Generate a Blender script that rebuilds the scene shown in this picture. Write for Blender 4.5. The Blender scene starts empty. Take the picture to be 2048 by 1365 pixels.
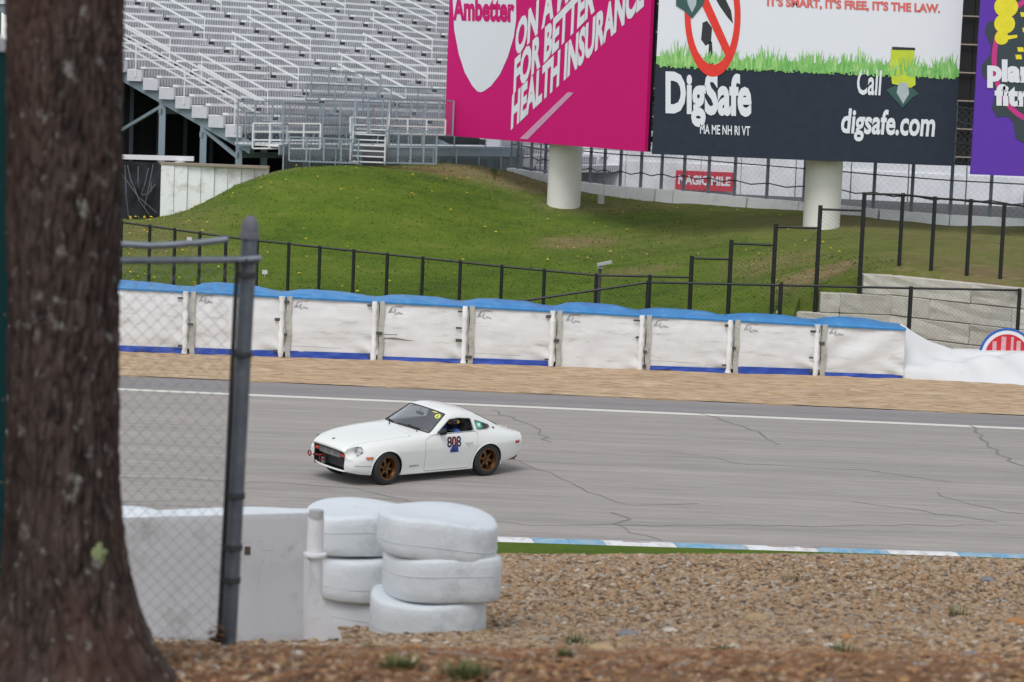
import bpy, bmesh, math, random
import numpy as np
from mathutils import Vector, Matrix
from mathutils.bvhtree import BVHTree
from mathutils.geometry import tessellate_polygon
R = math.radians
random.seed(7); np.random.seed(7)
D = bpy.data
SC = bpy.context.scene
COL = SC.collection

# ------------------------------------------------------------------ camera
F_PX, HORIZON, ROLL, CAM_H = 4800.0, 180.0, 0.040, 7.1     # in a 2048 px wide frame
PITCH = math.atan((682.5 - HORIZON) / F_PX)
cam_d = D.cameras.new('camera'); cam = D.objects.new('camera', cam_d); COL.objects.link(cam)
cam_d.sensor_width = 36.0; cam_d.lens = F_PX / 2048 * 36
cam.matrix_world = Matrix.Translation((0, 0, CAM_H)) @ Matrix.Rotation(R(90) - PITCH, 4, 'X') @ Matrix.Rotation(ROLL, 4, 'Z')
cam_d.clip_end = 2000; cam_d.clip_start = .1
cam_d.dof.use_dof = True; cam_d.dof.focus_distance = 43.5; cam_d.dof.aperture_fstop = 6.0
SC.camera = cam

# ------------------------------------------------------------------ sky, sun, exposure (bright overcast)
world = D.worlds.new('World'); SC.world = world; world.use_nodes = True
wn, wl = world.node_tree.nodes, world.node_tree.links
bg = wn['Background']; sky = wn.new('ShaderNodeTexSky'); sky.sky_type = 'NISHITA'; sky.sun_disc = False
SUN_EL, SUN_AZ = R(56), R(200)          # azimuth measured clockwise from +Y
sky.sun_elevation = SUN_EL; sky.sun_rotation = SUN_AZ; sky.dust_density = 1.0; sky.air_density = 1.0; sky.ozone_density = 1
hs = wn.new('ShaderNodeHueSaturation'); hs.inputs['Saturation'].default_value = .26
wl.new(sky.outputs[0], hs.inputs['Color']); wl.new(hs.outputs[0], bg.inputs['Color'])
bg.inputs['Strength'].default_value = .15
sun_d = D.lights.new('sun', 'SUN'); sun_d.energy = 1.25; sun_d.angle = R(28); sun_d.color = (1, .975, .945)
sun = D.objects.new('sun', sun_d); COL.objects.link(sun)
sv = Vector((math.sin(SUN_AZ) * math.cos(SUN_EL), math.cos(SUN_AZ) * math.cos(SUN_EL), math.sin(SUN_EL)))
sun.rotation_euler = sv.to_track_quat('Z', 'Y').to_euler(); sun.location = (0, 0, 60)
SC.view_settings.view_transform = 'Standard'; SC.view_settings.look = 'None'
SC.view_settings.exposure = 0.36; SC.view_settings.gamma = 1; SC.view_settings.use_curve_mapping = False

# ------------------------------------------------------------------ layout: a point of the photograph at a known distance or height
CR = cam.matrix_world.to_3x3()
def ray(px, py):
    return CR @ Vector(((px - 1024) / F_PX, (682.5 - py) / F_PX, -1))
def U(px, py, Y):
    d = ray(px, py); return Vector((0, 0, CAM_H)) + d * (Y / d.y)
def G(px, py, z=0.0):
    d = ray(px, py); return Vector((0, 0, CAM_H)) + d * ((z - CAM_H) / d.z)

# ------------------------------------------------------------------ materials
MATS = {}
def pbr(name, col, rough=.6, metal=0., var=.12, scale=4., bump=0., bscale=60., spec=.5, dirt=None, dirt_amt=.0, dscale=2.,
        stretch=(1, 1, 1), coords='Object', coat=0., rnd=0., emission=None):
    if name in MATS: return MATS[name]
    m = D.materials.new(name); m.use_nodes = True; n, l = m.node_tree.nodes, m.node_tree.links
    b = n['Principled BSDF']; b.inputs['Roughness'].default_value = rough; b.inputs['Metallic'].default_value = metal
    b.inputs['Specular IOR Level'].default_value = spec; b.inputs['Coat Weight'].default_value = coat
    b.inputs['Coat Roughness'].default_value = .06
    tc = n.new('ShaderNodeTexCoord'); mp = n.new('ShaderNodeMapping'); mp.inputs['Scale'].default_value = stretch
    l.new(tc.outputs[coords], mp.inputs[0])
    nz = n.new('ShaderNodeTexNoise'); nz.inputs['Scale'].default_value = scale; nz.inputs['Detail'].default_value = 6
    nz.inputs['Roughness'].default_value = .65
    l.new(mp.outputs[0], nz.inputs[0])
    mx = n.new('ShaderNodeMix'); mx.data_type = 'RGBA'
    c = Vector(col[:3])
    mx.inputs['A'].default_value = (*[max(0, v * (1 - var * 1.6)) for v in c], 1)
    mx.inputs['B'].default_value = (*[min(1, v * (1 + var * 1.6)) for v in c], 1)
    l.new(nz.outputs['Fac'], mx.inputs['Factor'])
    out = mx.outputs['Result']
    if dirt is not None:
        n2 = n.new('ShaderNodeTexNoise'); n2.inputs['Scale'].default_value = dscale; n2.inputs['Detail'].default_value = 8; n2.inputs['Roughness'].default_value = .75
        l.new(mp.outputs[0], n2.inputs[0])
        rp = n.new('ShaderNodeMapRange'); rp.inputs['From Min'].default_value = .62 - dirt_amt * .3; rp.inputs['From Max'].default_value = .82 - dirt_amt * .2
        l.new(n2.outputs['Fac'], rp.inputs[0])
        m2 = n.new('ShaderNodeMix'); m2.data_type = 'RGBA'; m2.inputs['B'].default_value = (*dirt, 1)
        l.new(rp.outputs[0], m2.inputs['Factor']); l.new(out, m2.inputs['A']); out = m2.outputs['Result']
    if rnd:
        oi = n.new('ShaderNodeObjectInfo'); h2 = n.new('ShaderNodeHueSaturation'); r2 = n.new('ShaderNodeMapRange')
        r2.inputs['To Min'].default_value = 1 - rnd; r2.inputs['To Max'].default_value = 1 + rnd
        l.new(oi.outputs['Random'], r2.inputs[0]); l.new(r2.outputs[0], h2.inputs['Value']); l.new(out, h2.inputs['Color']); out = h2.outputs[0]
    l.new(out, b.inputs['Base Color'])
    if bump:
        n3 = n.new('ShaderNodeTexNoise'); n3.inputs['Scale'].default_value = bscale; n3.inputs['Detail'].default_value = 5
        l.new(mp.outputs[0], n3.inputs[0])
        bp = n.new('ShaderNodeBump'); bp.inputs['Strength'].default_value = min(1, bump); bp.inputs['Distance'].default_value = .02
        l.new(n3.outputs['Fac'], bp.inputs['Height']); l.new(bp.outputs[0], b.inputs['Normal'])
    MATS[name] = m
    return m

def glass_mat(name, tint=(.75, .82, .85), alpha=.25, rough=.02):
    m = D.materials.new(name); m.use_nodes = True; n, l = m.node_tree.nodes, m.node_tree.links
    for x in list(n): n.remove(x)
    o = n.new('ShaderNodeOutputMaterial'); gl = n.new('ShaderNodeBsdfGlossy'); gl.inputs['Roughness'].default_value = rough
    tr = n.new('ShaderNodeBsdfTransparent'); tr.inputs['Color'].default_value = (*tint, 1)
    fr = n.new('ShaderNodeFresnel'); fr.inputs['IOR'].default_value = 1.5
    nz = n.new('ShaderNodeTexNoise'); nz.inputs['Scale'].default_value = 3
    ad = n.new('ShaderNodeMath'); ad.operation = 'MULTIPLY_ADD'; ad.inputs[1].default_value = .08; ad.inputs[2].default_value = alpha
    l.new(nz.outputs['Fac'], ad.inputs[0])
    a2 = n.new('ShaderNodeMath'); a2.operation = 'ADD'; a2.use_clamp = True
    l.new(fr.outputs[0], a2.inputs[0]); l.new(ad.outputs[0], a2.inputs[1])
    mx = n.new('ShaderNodeMixShader'); l.new(a2.outputs[0], mx.inputs[0]); l.new(tr.outputs[0], mx.inputs[1]); l.new(gl.outputs[0], mx.inputs[2])
    l.new(mx.outputs[0], o.inputs[0]); MATS[name] = m
    return m

# ------------------------------------------------------------------ objects
def empty(name, loc=(0, 0, 0), label=None, cat=None, group=None, rotz=0.):
    o = D.objects.new(name, None); COL.objects.link(o); o.location = loc; o.rotation_euler = (0, 0, rotz)
    o.empty_display_size = .1
    if label: o['label'] = label
    if cat: o['category'] = cat
    if group: o['group'] = group
    return o
def tag(o, label=None, cat=None, group=None, kind=None):
    if label: o['label'] = label
    if cat: o['category'] = cat
    if group: o['group'] = group
    if kind: o['kind'] = kind
    return o
def origin_of(p):
    v = Vector((0, 0, 0))
    while p is not None: v += p.location; p = p.parent
    return v

class MB:
    """collects shapes and links them as ONE mesh object"""
    def __init__(s): s.v, s.f = [], []
    def add(s, vs, fs):
        k = len(s.v); s.v += [tuple(p) for p in vs]; s.f += [tuple(i + k for i in f) for f in fs]; return s
    def box(s, c, d, rz=0., rx=0., ry=0.):
        m = Matrix.Rotation(rz, 3, 'Z') @ Matrix.Rotation(rx, 3, 'X') @ Matrix.Rotation(ry, 3, 'Y')
        vs = [Vector(c) + m @ Vector((x * d[0] / 2, y * d[1] / 2, z * d[2] / 2)) for x in (-1, 1) for y in (-1, 1) for z in (-1, 1)]
        return s.add(vs, [(0, 1, 3, 2), (4, 6, 7, 5), (0, 4, 5, 1), (2, 3, 7, 6), (0, 2, 6, 4), (1, 5, 7, 3)])
    def beam(s, a, b, w, h, up=(0, 0, 1)):
        a, b = Vector(a), Vector(b); t = (b - a).normalized(); sd = t.cross(Vector(up))
        if sd.length < 1e-4: sd = t.cross(Vector((1, 0, 0)))
        sd.normalize(); u = sd.cross(t)
        vs = [p + sd * x * w / 2 + u * z * h / 2 for p in (a, b) for x, z in ((-1, -1), (1, -1), (1, 1), (-1, 1))]
        return s.add(vs, [(3, 2, 1, 0), (4, 5, 6, 7), (0, 1, 5, 4), (1, 2, 6, 5), (2, 3, 7, 6), (3, 0, 4, 7)])
    def tube(s, pts, r, n=8, caps=True):
        pts = [Vector(p) for p in pts]; rs = r if isinstance(r, (list, tuple)) else [r] * len(pts)
        rings = []; prev = None
        for i, p in enumerate(pts):
            t = (pts[min(i + 1, len(pts) - 1)] - pts[max(i - 1, 0)]).normalized()
            if prev is None:
                x = t.cross(Vector((0, 0, 1)))
                if x.length < 1e-3: x = t.cross(Vector((1, 0, 0)))
            else: x = prev - t * prev.dot(t)
            x.normalize(); prev = x; y = t.cross(x)
            rings.append([p + (x * math.cos(a) + y * math.sin(a)) * rs[i] for a in [2 * math.pi * k / n for k in range(n)]])
        vs = [q for g in rings for q in g]; fs = []
        for i in range(len(pts) - 1):
            for k in range(n): fs.append((i * n + k, i * n + (k + 1) % n, (i + 1) * n + (k + 1) % n, (i + 1) * n + k))
        if caps: fs.append(tuple(range(n - 1, -1, -1))); fs.append(tuple((len(pts) - 1) * n + k for k in range(n)))
        return s.add(vs, fs)
    def lathe(s, prof, n=24, o=(0, 0, 0), axis='Z', arc=1.0):
        """prof: (radius, height) pairs"""
        vs, fs = [], []; m = len(prof)
        steps = n if arc >= 1 else n + 1
        for k in range(steps):
            a = 2 * math.pi * arc * k / n
            for r, h in prof:
                p = (r * math.cos(a), r * math.sin(a), h)
                if axis == 'Y': p = (p[0], p[2], p[1])
                if axis == 'X': p = (p[2], p[0], p[1])
                vs.append(Vector(p) + Vector(o))
        for k in range(n):
            k2 = (k + 1) % n if arc >= 1 else k + 1
            for i in range(m - 1): fs.append((k * m + i, k2 * m + i, k2 * m + i + 1, k * m + i + 1))
        return s.add(vs, fs)
    def prism(s, poly, ax, lo, hi):
        """polygon in the two other axes extruded along ax"""
        def P(q, w):
            return {'X': (w, q[0], q[1]), 'Y': (q[0], w, q[1]), 'Z': (q[0], q[1], w)}[ax]
        n = len(poly); vs = [P(q, lo) for q in poly] + [P(q, hi) for q in poly]
        fs = [tuple(range(n)), tuple(range(2 * n - 1, n - 1, -1))] + [(i, i + n, (i + 1) % n + n, (i + 1) % n) for i in range(n)]
        return s.add(vs, fs)
    def grid(s, fn, nu, nv):
        vs = [fn(i / nu, j / nv) for j in range(nv + 1) for i in range(nu + 1)]
        fs = [(j * (nu + 1) + i, j * (nu + 1) + i + 1, (j + 1) * (nu + 1) + i + 1, (j + 1) * (nu + 1) + i) for j in range(nv) for i in range(nu)]
        return s.add(vs, fs)
    def mesh(s, name, off=(0, 0, 0)):
        me = D.meshes.new(name); off = Vector(off)
        me.from_pydata([Vector(p) - off for p in s.v] if off.length else s.v, [], s.f)
        bm = bmesh.new(); bm.from_mesh(me); bmesh.ops.recalc_face_normals(bm, faces=bm.faces); bm.to_mesh(me); bm.free()
        return me
    def build(s, name, mat=None, parent=None, world=True, smooth=None, loc=None):
        off = origin_of(parent) if (world and parent is not None) else Vector(loc or (0, 0, 0))
        me = s.mesh(name, off); o = D.objects.new(name, me); COL.objects.link(o)
        if parent is not None: o.parent = parent
        elif loc is not None: o.location = loc
        if mat: me.materials.append(mat)
        if smooth is not None: shade(me, smooth)
        return o
def shade(me, ang=35):
    me.polygons.foreach_set('use_smooth', [True] * len(me.polygons))
    if ang < 179: me.set_sharp_from_angle(angle=R(ang))
def np_mesh(name, verts, faces, mat=None, parent=None, smooth=None):
    """fast mesh from numpy arrays of equal-sided faces"""
    me = D.meshes.new(name); verts = np.asarray(verts, np.float32); faces = np.asarray(faces, np.int32)
    off = origin_of(parent); verts = verts - np.array(off, np.float32)
    k = faces.shape[1]
    me.vertices.add(len(verts)); me.vertices.foreach_set('co', verts.ravel())
    me.loops.add(faces.size); me.loops.foreach_set('vertex_index', faces.ravel())
    me.polygons.add(len(faces)); me.polygons.foreach_set('loop_start', np.arange(0, faces.size, k, dtype=np.int32))
    me.update(calc_edges=True); me.validate()
    if smooth is not None: shade(me, smooth)
    o = D.objects.new(name, me); COL.objects.link(o); o.parent = parent
    if mat: me.materials.append(mat)
    return o
def copy_tree(o, parent=None):
    c = o.copy(); COL.objects.link(c); c.parent = parent
    for ch in list(o.children): copy_tree(ch, c)
    return c
def round_poly(pts, r, n=4):
    out = []; N = len(pts)
    for i in range(N):
        p0, p, p1 = Vector(pts[i - 1]), Vector(pts[i]), Vector(pts[(i + 1) % N])
        a, b = (p0 - p), (p1 - p); rr = min(r, a.length * .45, b.length * .45)
        a, b = p + a.normalized() * rr, p + b.normalized() * rr
        for k in range(n + 1):
            t = k / n; out.append(tuple(a * (1 - t) ** 2 + p * 2 * t * (1 - t) + b * t * t))
    return out
def text_mesh(s, w, h, shear=0., bold=.02, font_gap=1.0):
    """flat lettering as (verts2d, faces), fitted in a w x h box from the lower left corner"""
    cu = D.curves.new('t', 'FONT'); cu.body = s; cu.shear = shear; cu.offset = bold; cu.resolution_u = 3; cu.space_character = font_gap; cu.space_line = .85
    ob = D.objects.new('t', cu); COL.objects.link(ob)
    dg = bpy.context.evaluated_depsgraph_get(); me = D.meshes.new_from_object(ob.evaluated_get(dg))
    v = [(p.co.x, p.co.y) for p in me.vertices]; f = [tuple(q.vertices) for q in me.polygons]
    D.objects.remove(ob); D.curves.remove(cu); D.meshes.remove(me)
    x0, x1 = min(p[0] for p in v), max(p[0] for p in v); y0, y1 = min(p[1] for p in v), max(p[1] for p in v)
    return [((p[0] - x0) / (x1 - x0) * w, (p[1] - y0) / (y1 - y0) * h) for p in v], f
# ================================================================== THE CAR (local axes: x forward, y to its left, z up)
def build_car():
    paint = pbr('car_paint', (.72, .735, .71), rough=.32, var=.03, scale=3, coat=.5, dirt=(.45, .42, .36), dirt_amt=.0, dscale=3)
    black = pbr('black_rubber', (.012, .012, .013), rough=.7, var=.3, scale=8)
    dark = pbr('dark_interior', (.016, .016, .018), rough=.85, var=.3, scale=6)
    chrome = pbr('chrome', (.7, .7, .7), rough=.15, metal=1, var=.05)
    bronze = pbr('bronze_wheel', (.15, .078, .033), rough=.34, metal=.8, var=.2, scale=9)
    tyre_m = pbr('tyre_rubber', (.018, .019, .022), rough=.75, var=.25, scale=14, bump=.25, bscale=90)
    amber = pbr('amber_lens', (.55, .10, .01), rough=.2, var=.15, scale=30, coat=.6)
    redlens = pbr('red_lens', (.38, .02, .012), rough=.2, var=.15, scale=30, coat=.6)
    silver = pbr('silver_trim', (.55, .56, .56), rough=.35, metal=.6, var=.08)
    root = empty('sports_car', label='white vintage coupe with bronze wheels and number 808 on its door, cornering on the track', cat='car')
    XS = [1.875, 1.86, 1.79, 1.65, 1.48, 1.30, 1.10, .78, .34, -.24, -.38, -.60, -.82, -1.02, -1.30, -1.60, -1.86, -2.04]
    def row(ys, zs, xs=XS): return list(zip(xs, ys, zs))
    r10 = [(1.945,0,.645),(1.955,0,.660),(1.90,0,.718),(1.72,0,.778),(1.52,0,.824),(1.32,0,.860),(1.10,0,.892),(.80,0,.925),(.42,0,.952),(-.14,0,1.238),(-.24,0,1.270),
           (-.45,0,1.283),(-.72,0,1.256),(-1.0,0,1.188),(-1.33,0,1.068),(-1.63,0,.938),(-1.88,0,.838),(-2.05,0,.792)]
    r9y = [.30,.30,.31,.32,.33,.33,.34,.36,.38,.33,.33,.33,.33,.31,.30,.30,.31,.31]
    dxs = [.01]*8 + [.055, .035, .02] + [.0]*7
    r9 = [(x - dx, y, z - (.004 if i < 9 else .012)) for i, ((x, _, z), y, dx) in enumerate(zip(r10, r9y, dxs))]
    r8 = [(1.918,.45,.627),(1.925,.455,.640),(1.865,.46,.698),(1.70,.48,.752),(1.50,.51,.795),(1.3,.53,.83),(1.1,.545,.860),(.78,.60,.888),(.175,.672,.898),(-.275,.530,1.190),
          (-.34,.53,1.222),(-.50,.53,1.235),(-.73,.52,1.215),(-1.0,.50,1.148),(-1.32,.48,1.022),(-1.62,.475,.892),(-1.87,.48,.822),(-2.05,.48,.784)]
    r7 = [(1.897,.475,.608),(1.905,.48,.622),(1.845,.49,.682),(1.68,.54,.735),(1.49,.59,.775),(1.3,.62,.806),(1.1,.635,.834),(.76,.665,.860),(.115,.728,.880),(-.330,.588,1.150),
          (-.38,.595,1.166),(-.50,.60,1.172),(-.72,.595,1.150),(-.98,.585,1.082),(-1.3,.58,.970),(-1.6,.59,.872),(-1.86,.585,.812),(-2.04,.57,.772)]
    r6 = row([.475,.545,.58,.635,.675,.70,.71,.725,.752,.75,.748,.745,.745,.742,.73,.71,.665,.615], [.580,.600,.655,.715,.752,.785,.810,.832,.850,.856,.862,.867,.872,.872,.858,.828,.79,.752],
             [1.885,1.89,1.82,1.66,1.48,1.3,1.1,.76,.12,-.28,-.38,-.6,-.82,-1.02,-1.3,-1.6,-1.86,-2.045])
    r5 = row([.475,.61,.655,.705,.745,.768,.775,.78,.782,.78,.778,.778,.78,.787,.79,.775,.725,.655], [.545,.555,.595,.65,.685,.715,.74,.752,.76,.763,.767,.77,.775,.78,.775,.755,.725,.695],
             [1.88,1.855]+XS[2:])
    r4 = row([.475,.650,.70,.75,.78,.795,.80,.797,.793,.792,.792,.792,.797,.808,.815,.80,.745,.675], [.46,.46,.485,.52,.56,.60,.615,.625,.63,.635,.637,.64,.642,.645,.65,.65,.64,.63], [1.88,1.835]+XS[2:])
    r3 = row([.475,.655,.705,.755,.785,.795,.795,.788,.780,.780,.780,.780,.786,.80,.808,.79,.738,.67], [.40,.40,.42,.44,.45,.46,.46,.46,.46,.46,.46,.46,.46,.47,.48,.49,.50,.52], [1.89,1.84]+XS[2:])
    r2 = row([.475,.650,.70,.745,.772,.775,.770,.764,.758,.758,.758,.758,.763,.775,.778,.765,.715,.65], [.34,.33,.32,.31,.30,.30,.29,.29,.29,.29,.29,.29,.29,.30,.31,.33,.37,.42], [1.885,1.83,1.77]+XS[3:])
    r1 = row([.475,.60,.655,.705,.735,.75,.755,.755,.755,.755,.755,.755,.755,.755,.75,.74,.69,.62], [.275,.268,.258,.248,.235,.215,.20,.195,.195,.195,.195,.195,.195,.20,.24,.28,.33,.38], [1.865,1.81,1.75]+XS[3:])
    r0 = row([.45,.50,.53,.56,.58,.60,.60,.60,.60,.60,.60,.60,.60,.60,.60,.60,.57,.52], [.275,.268,.258,.248,.235,.215,.20,.195,.195,.195,.195,.195,.195,.20,.24,.28,.33,.38], [1.80,1.78,1.72]+XS[3:])
    def lift(r, dz): return [(x, y, z + dz * (1 if 9 <= i <= 13 else .5 if i == 14 else 0)) for i, (x, y, z) in enumerate(r)]
    def nose(r, k): return [(x, y, z + k * {1: .5, 2: 1, 3: 1, 4: 1, 5: .8, 6: .45, 7: .2}.get(i, 0)) for i, (x, y, z) in enumerate(r)]
    r6, r7, r8, r9, r10 = nose(r6, .016), nose(r7, .020), nose(r8, .024), nose(r9, .032), nose(r10, .034)
    r7, r8, r9, r10 = lift(r7, .012), lift(r8, .02), lift(r9, .028), lift(r10, .03)
    rows = [r0, r1, r2, r3, r4, r5, r6, r7, r8, r9, r10]
    full = rows + [[(x, -y, z) for x, y, z in r] for r in rows[-2::-1]]
    nr, ns = len(full), 18
    me = D.meshes.new('cage'); vs = [p for r in full for p in r]; fs = []; mi = []
    for j in range(nr - 1):
        for i in range(ns - 1):
            fs.append((j * ns + i, j * ns + i + 1, (j + 1) * ns + i + 1, (j + 1) * ns + i))
            jj = min(j, nr - 2 - j)
            mi.append(1 if (i == 8 and jj >= 8) else 2 if (i in (13, 14) and jj >= 8) else 0)
    me.from_pydata(vs, [], fs)
    me.polygons.foreach_set('material_index', mi)
    cr = me.attributes.new('crease_edge', 'FLOAT', 'EDGE')
    i_ok = lambda i: 6 <= i <= 14
    for e in me.edges:
        a, b = sorted(e.vertices); ja, ia, jb, ib = a // ns, a % ns, b // ns, b % ns
        sj = lambda j: min(j, nr - 1 - j)
        w = 0.; st = ia == ib; lo = min(sj(ja), sj(jb)); ln = ja == jb; k = sj(ja)
        if st and ia == 8 and lo >= 7: w = .95
        elif st and ia == 9 and lo >= 7: w = .75
        elif st and ia == 0: w = .95
        elif st and ia == 1 and lo >= 7: w = .6
        elif st and ia in (13, 15) and lo >= 8: w = .4
        elif ln and k in (7, 8) and ia == 8: w = .85
        elif ln and k == 8 and ia in (13, 14): w = .5
        elif ln and k == 7 and 9 <= ia <= 14: w = .45
        elif ln and k == 7 and ia < 8: w = .3
        elif ln and k == 6 and 8 <= ia <= 13: w = .35
        elif ln and k == 4: w = .55 if i_ok(ia) else .3
        elif ln and k == 2 and 4 <= ia <= 14: w = .85
        elif ln and k == 1: w = .8
        cr.data[e.index].value = w
    cage = D.objects.new('cage', me); COL.objects.link(cage)
    ss = cage.modifiers.new('s', 'SUBSURF'); ss.levels = 3; ss.render_levels = 3
    dg = bpy.context.evaluated_depsgraph_get()
    ev = D.meshes.new_from_object(cage.evaluated_get(dg)); D.objects.remove(cage)
    bm = bmesh.new(); bm.from_mesh(ev); bmesh.ops.recalc_face_normals(bm, faces=bm.faces)
    top = max(bm.faces, key=lambda f: f.calc_center_median().z)
    if top.normal.z < 0: bmesh.ops.reverse_faces(bm, faces=bm.faces)
    bvh = BVHTree.FromBMesh(bm)
    def sub(mat_idx, name):
        b2 = bm.copy(); bmesh.ops.delete(b2, geom=[f for f in b2.faces if f.material_index != mat_idx], context='FACES')
        m = D.meshes.new(name); b2.to_mesh(m); b2.free()
        m.polygons.foreach_set('material_index', [0] * len(m.polygons)); return m
    def link(me, name, mat, parent=root, sm=32):
        o = D.objects.new(name, me); COL.objects.link(o); o.parent = parent; me.materials.clear(); me.materials.append(mat); shade(me, sm); return o
    # ---- drape helpers: sit things on the body side (ray along y) or top (ray along -z)
    def side_y(x, z, sgn=1):
        h = bvh.ray_cast(Vector((x, 2 * sgn, z)), Vector((0, -sgn, 0))); return h[0].y if h[0] is not None else .78 * sgn
    def top_z(x, y):
        h = bvh.ray_cast(Vector((x, y, 3)), Vector((0, 0, -1))); return h[0].z if h[0] is not None else 0
    def drape_side(poly, name, mat, off=.004, sgn=1, parent=root, thick=0.):
        v2, f = poly if isinstance(poly, tuple) else (list(poly), [tuple(range(len(poly)))])
        b = bmesh.new(); vv = [b.verts.new((x, 0, z)) for x, z in v2]
        for q in f:
            try: b.faces.new([vv[i] for i in q])
            except ValueError: pass
        bmesh.ops.triangulate(b, faces=b.faces)
        for _ in range(3):
            long = [e for e in b.edges if e.calc_length() > .05]
            if long: bmesh.ops.subdivide_edges(b, edges=long, cuts=1); bmesh.ops.triangulate(b, faces=[q for q in b.faces if len(q.verts) > 3])
        for v in b.verts: v.co.y = side_y(v.co.x, v.co.z, sgn) + off * sgn
        if thick:
            r = bmesh.ops.extrude_face_region(b, geom=list(b.faces))
            for v in [g for g in r['geom'] if isinstance(g, bmesh.types.BMVert)]: v.co.y += thick * sgn
        bmesh.ops.recalc_face_normals(b, faces=b.faces)
        m = D.meshes.new(name); b.to_mesh(m); b.free(); return link(m, name, mat, parent, 40)
    def solid(me_src, th=.014):
        o = D.objects.new('x', me_src.copy()); COL.objects.link(o)
        s = o.modifiers.new('s', 'SOLIDIFY'); s.thickness = th; s.offset = -1; return o
    def boolean(o, cutters, op):
        """one cut at a time; a cut that fails is tried again a hair to the side"""
        dg = bpy.context.evaluated_depsgraph_get(); cur = D.meshes.new_from_object(o.evaluated_get(dg)); D.objects.remove(o)
        for c in cutters:
            n0 = len(cur.polygons); good = None
            for tr in range(14):
                a_ = D.objects.new('a', cur); COL.objects.link(a_); co = D.objects.new('c', c); COL.objects.link(co)
                co.location = (.0011 * tr, .0006 * tr * (-1) ** tr, .0007 * tr * (-1) ** (tr // 2))
                b = a_.modifiers.new('b', 'BOOLEAN'); b.object = co; b.operation = op; b.solver = 'EXACT'; b.use_hole_tolerant = tr % 2 == 1; b.use_self = tr % 4 >= 2
                dg = bpy.context.evaluated_depsgraph_get(); r = D.meshes.new_from_object(a_.evaluated_get(dg))
                D.objects.remove(a_); D.objects.remove(co)
                n1 = len(r.polygons)
                if (op == 'DIFFERENCE' and n1 > n0 * .45 and n1 != n0) or (op == 'INTERSECT' and 20 < n1 < n0 * .8): good = r; break
            if good is None: print('BOOLEAN FAILED', op, n0, n1)
            else:
                if tr: print('boolean retried', tr)
                cur = good
        return cur
    def pm(poly, ax, lo, hi): return MB().prism(poly, ax, lo, hi).mesh('c')
    shell = sub(0, 'shell')
    win = round_poly([(.05, .893), (-.305, 1.120), (-.50, 1.138), (-.80, 1.110), (-.82, .905)], .03)
    qwin = round_poly([(-.89, .915), (-.88, 1.078), (-1.02, 1.042), (-1.25, .965), (-1.235, .935), (-1.13, .912)], .03)
    door = round_poly([(.30, .235), (.32, .79), (.14, .872), (-.83, .890), (-.89, .86), (-.88, .70), (-.81, .45), (-.72, .235)], .03)
    hood = [(2.1, -.477), (2.1, .477), (1.83, .487), (1.66, .525), (1.3, .605), (1.0, .64), (.62, .662), (.57, .61), (.62, 0), (.57, -.61), (.62, -.662), (1.0, -.64), (1.3, -.605), (1.66, -.525), (1.83, -.487)]
    def grow(p, g):
        out = []; N = len(p); area = sum(p[i - 1][0] * p[i][1] - p[i][0] * p[i - 1][1] for i in range(N)); s = 1 if area > 0 else -1
        for i in range(N):
            a, b, c = Vector(p[i - 1]), Vector(p[i]), Vector(p[(i + 1) % N])
            n1 = Vector(((b - a).y, -(b - a).x)).normalized(); n2 = Vector(((c - b).y, -(c - b).x)).normalized(); n = (n1 + n2).normalized()
            out.append(tuple(b + n * g * s))
        return out
    def arch(x): return MB().lathe([(0, .40), (.338, .40), (.338, 1.2), (0, 1.2)], 48, (x, 0, .318), 'Y').mesh('c')
    def arch2(x): return MB().lathe([(0, -1.2), (.338, -1.2), (.338, -.40), (0, -.40)], 48, (x, 0, .318), 'Y').mesh('c')
    def scoop(sg, n=20):
        ts = np.linspace(0, 1, n)
        return [(1.665 + .37 * t, sg * (.606 - .030 * t), .648 - .035 * t - .02 * t * t) for t in ts], [.096 + .020 * t + .02 * t * t for t in ts]
    cut_all = [pm(win, 'Y', -1.2, 1.2), pm(qwin, 'Y', -1.2, 1.2), arch(1.15), arch(-1.15), arch2(1.15), arch2(-1.15)]
    # headlamp scoops: a slanted capsule bored in from the front corner
    for sg in (1, -1):
        mbx = MB(); mbx.tube(*scoop(sg), 48); cut_all.append(mbx.mesh('c'))
    gd, gh = grow(door, .009), grow(hood, .007)
    body = boolean(solid(shell), [pm(gd, 'Y', .3, 1.2), pm(gd, 'Y', -1.2, -.3), pm(gh, 'Z', .4, 2.)] + cut_all, 'DIFFERENCE')
    body_o = link(body, 'body', paint)
    for lo, hi in ((.3, 1.2), (-1.2, -.3)):
        d1 = boolean(solid(shell), [pm(door, 'Y', lo, hi)], 'INTERSECT')
        dr = link(d1, 'door', paint)
        sg = 1 if lo > 0 else -1
        # window frame on the door and belt trim
        MB().tube([(x, side_y(x, z, sg) + .002 * sg, z) for x, z in grow(win, .006)] + [(win[0][0], side_y(*win[0], sg), win[0][1])], .0085, 6).build('window_frame', silver, dr, world=False, smooth=40)
        if sg > 0:
            hb = MB(); y0 = side_y(-.66, .70)
            hb.tube([(-.60, y0 + .004, .70), (-.61, y0 + .026, .70), (-.74, y0 + .026, .70), (-.75, y0 + .004, .70)], .010, 8); hb.build('door_handle', chrome, dr, world=False, smooth=40)
            MB().lathe([(0, 0), (.011, 0), (.010, .008), (0, .009)], 12, (-.66, side_y(-.66, .655), .655), 'Y').build('door_lock', chrome, dr, world=False)
            # racing number sticker
            sq = [(-.125, .840), (-.125, .535), (-.535, .535), (-.535, .840)]
            st = drape_side(sq, 'number_sticker', pbr('sticker_white', (.72, .72, .76), rough=.35, var=.02), .003, 1, dr)
            def flip(t, x0, z0): return ([(x0 - a, z0 + b) for a, b in t[0]], t[1])
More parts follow.
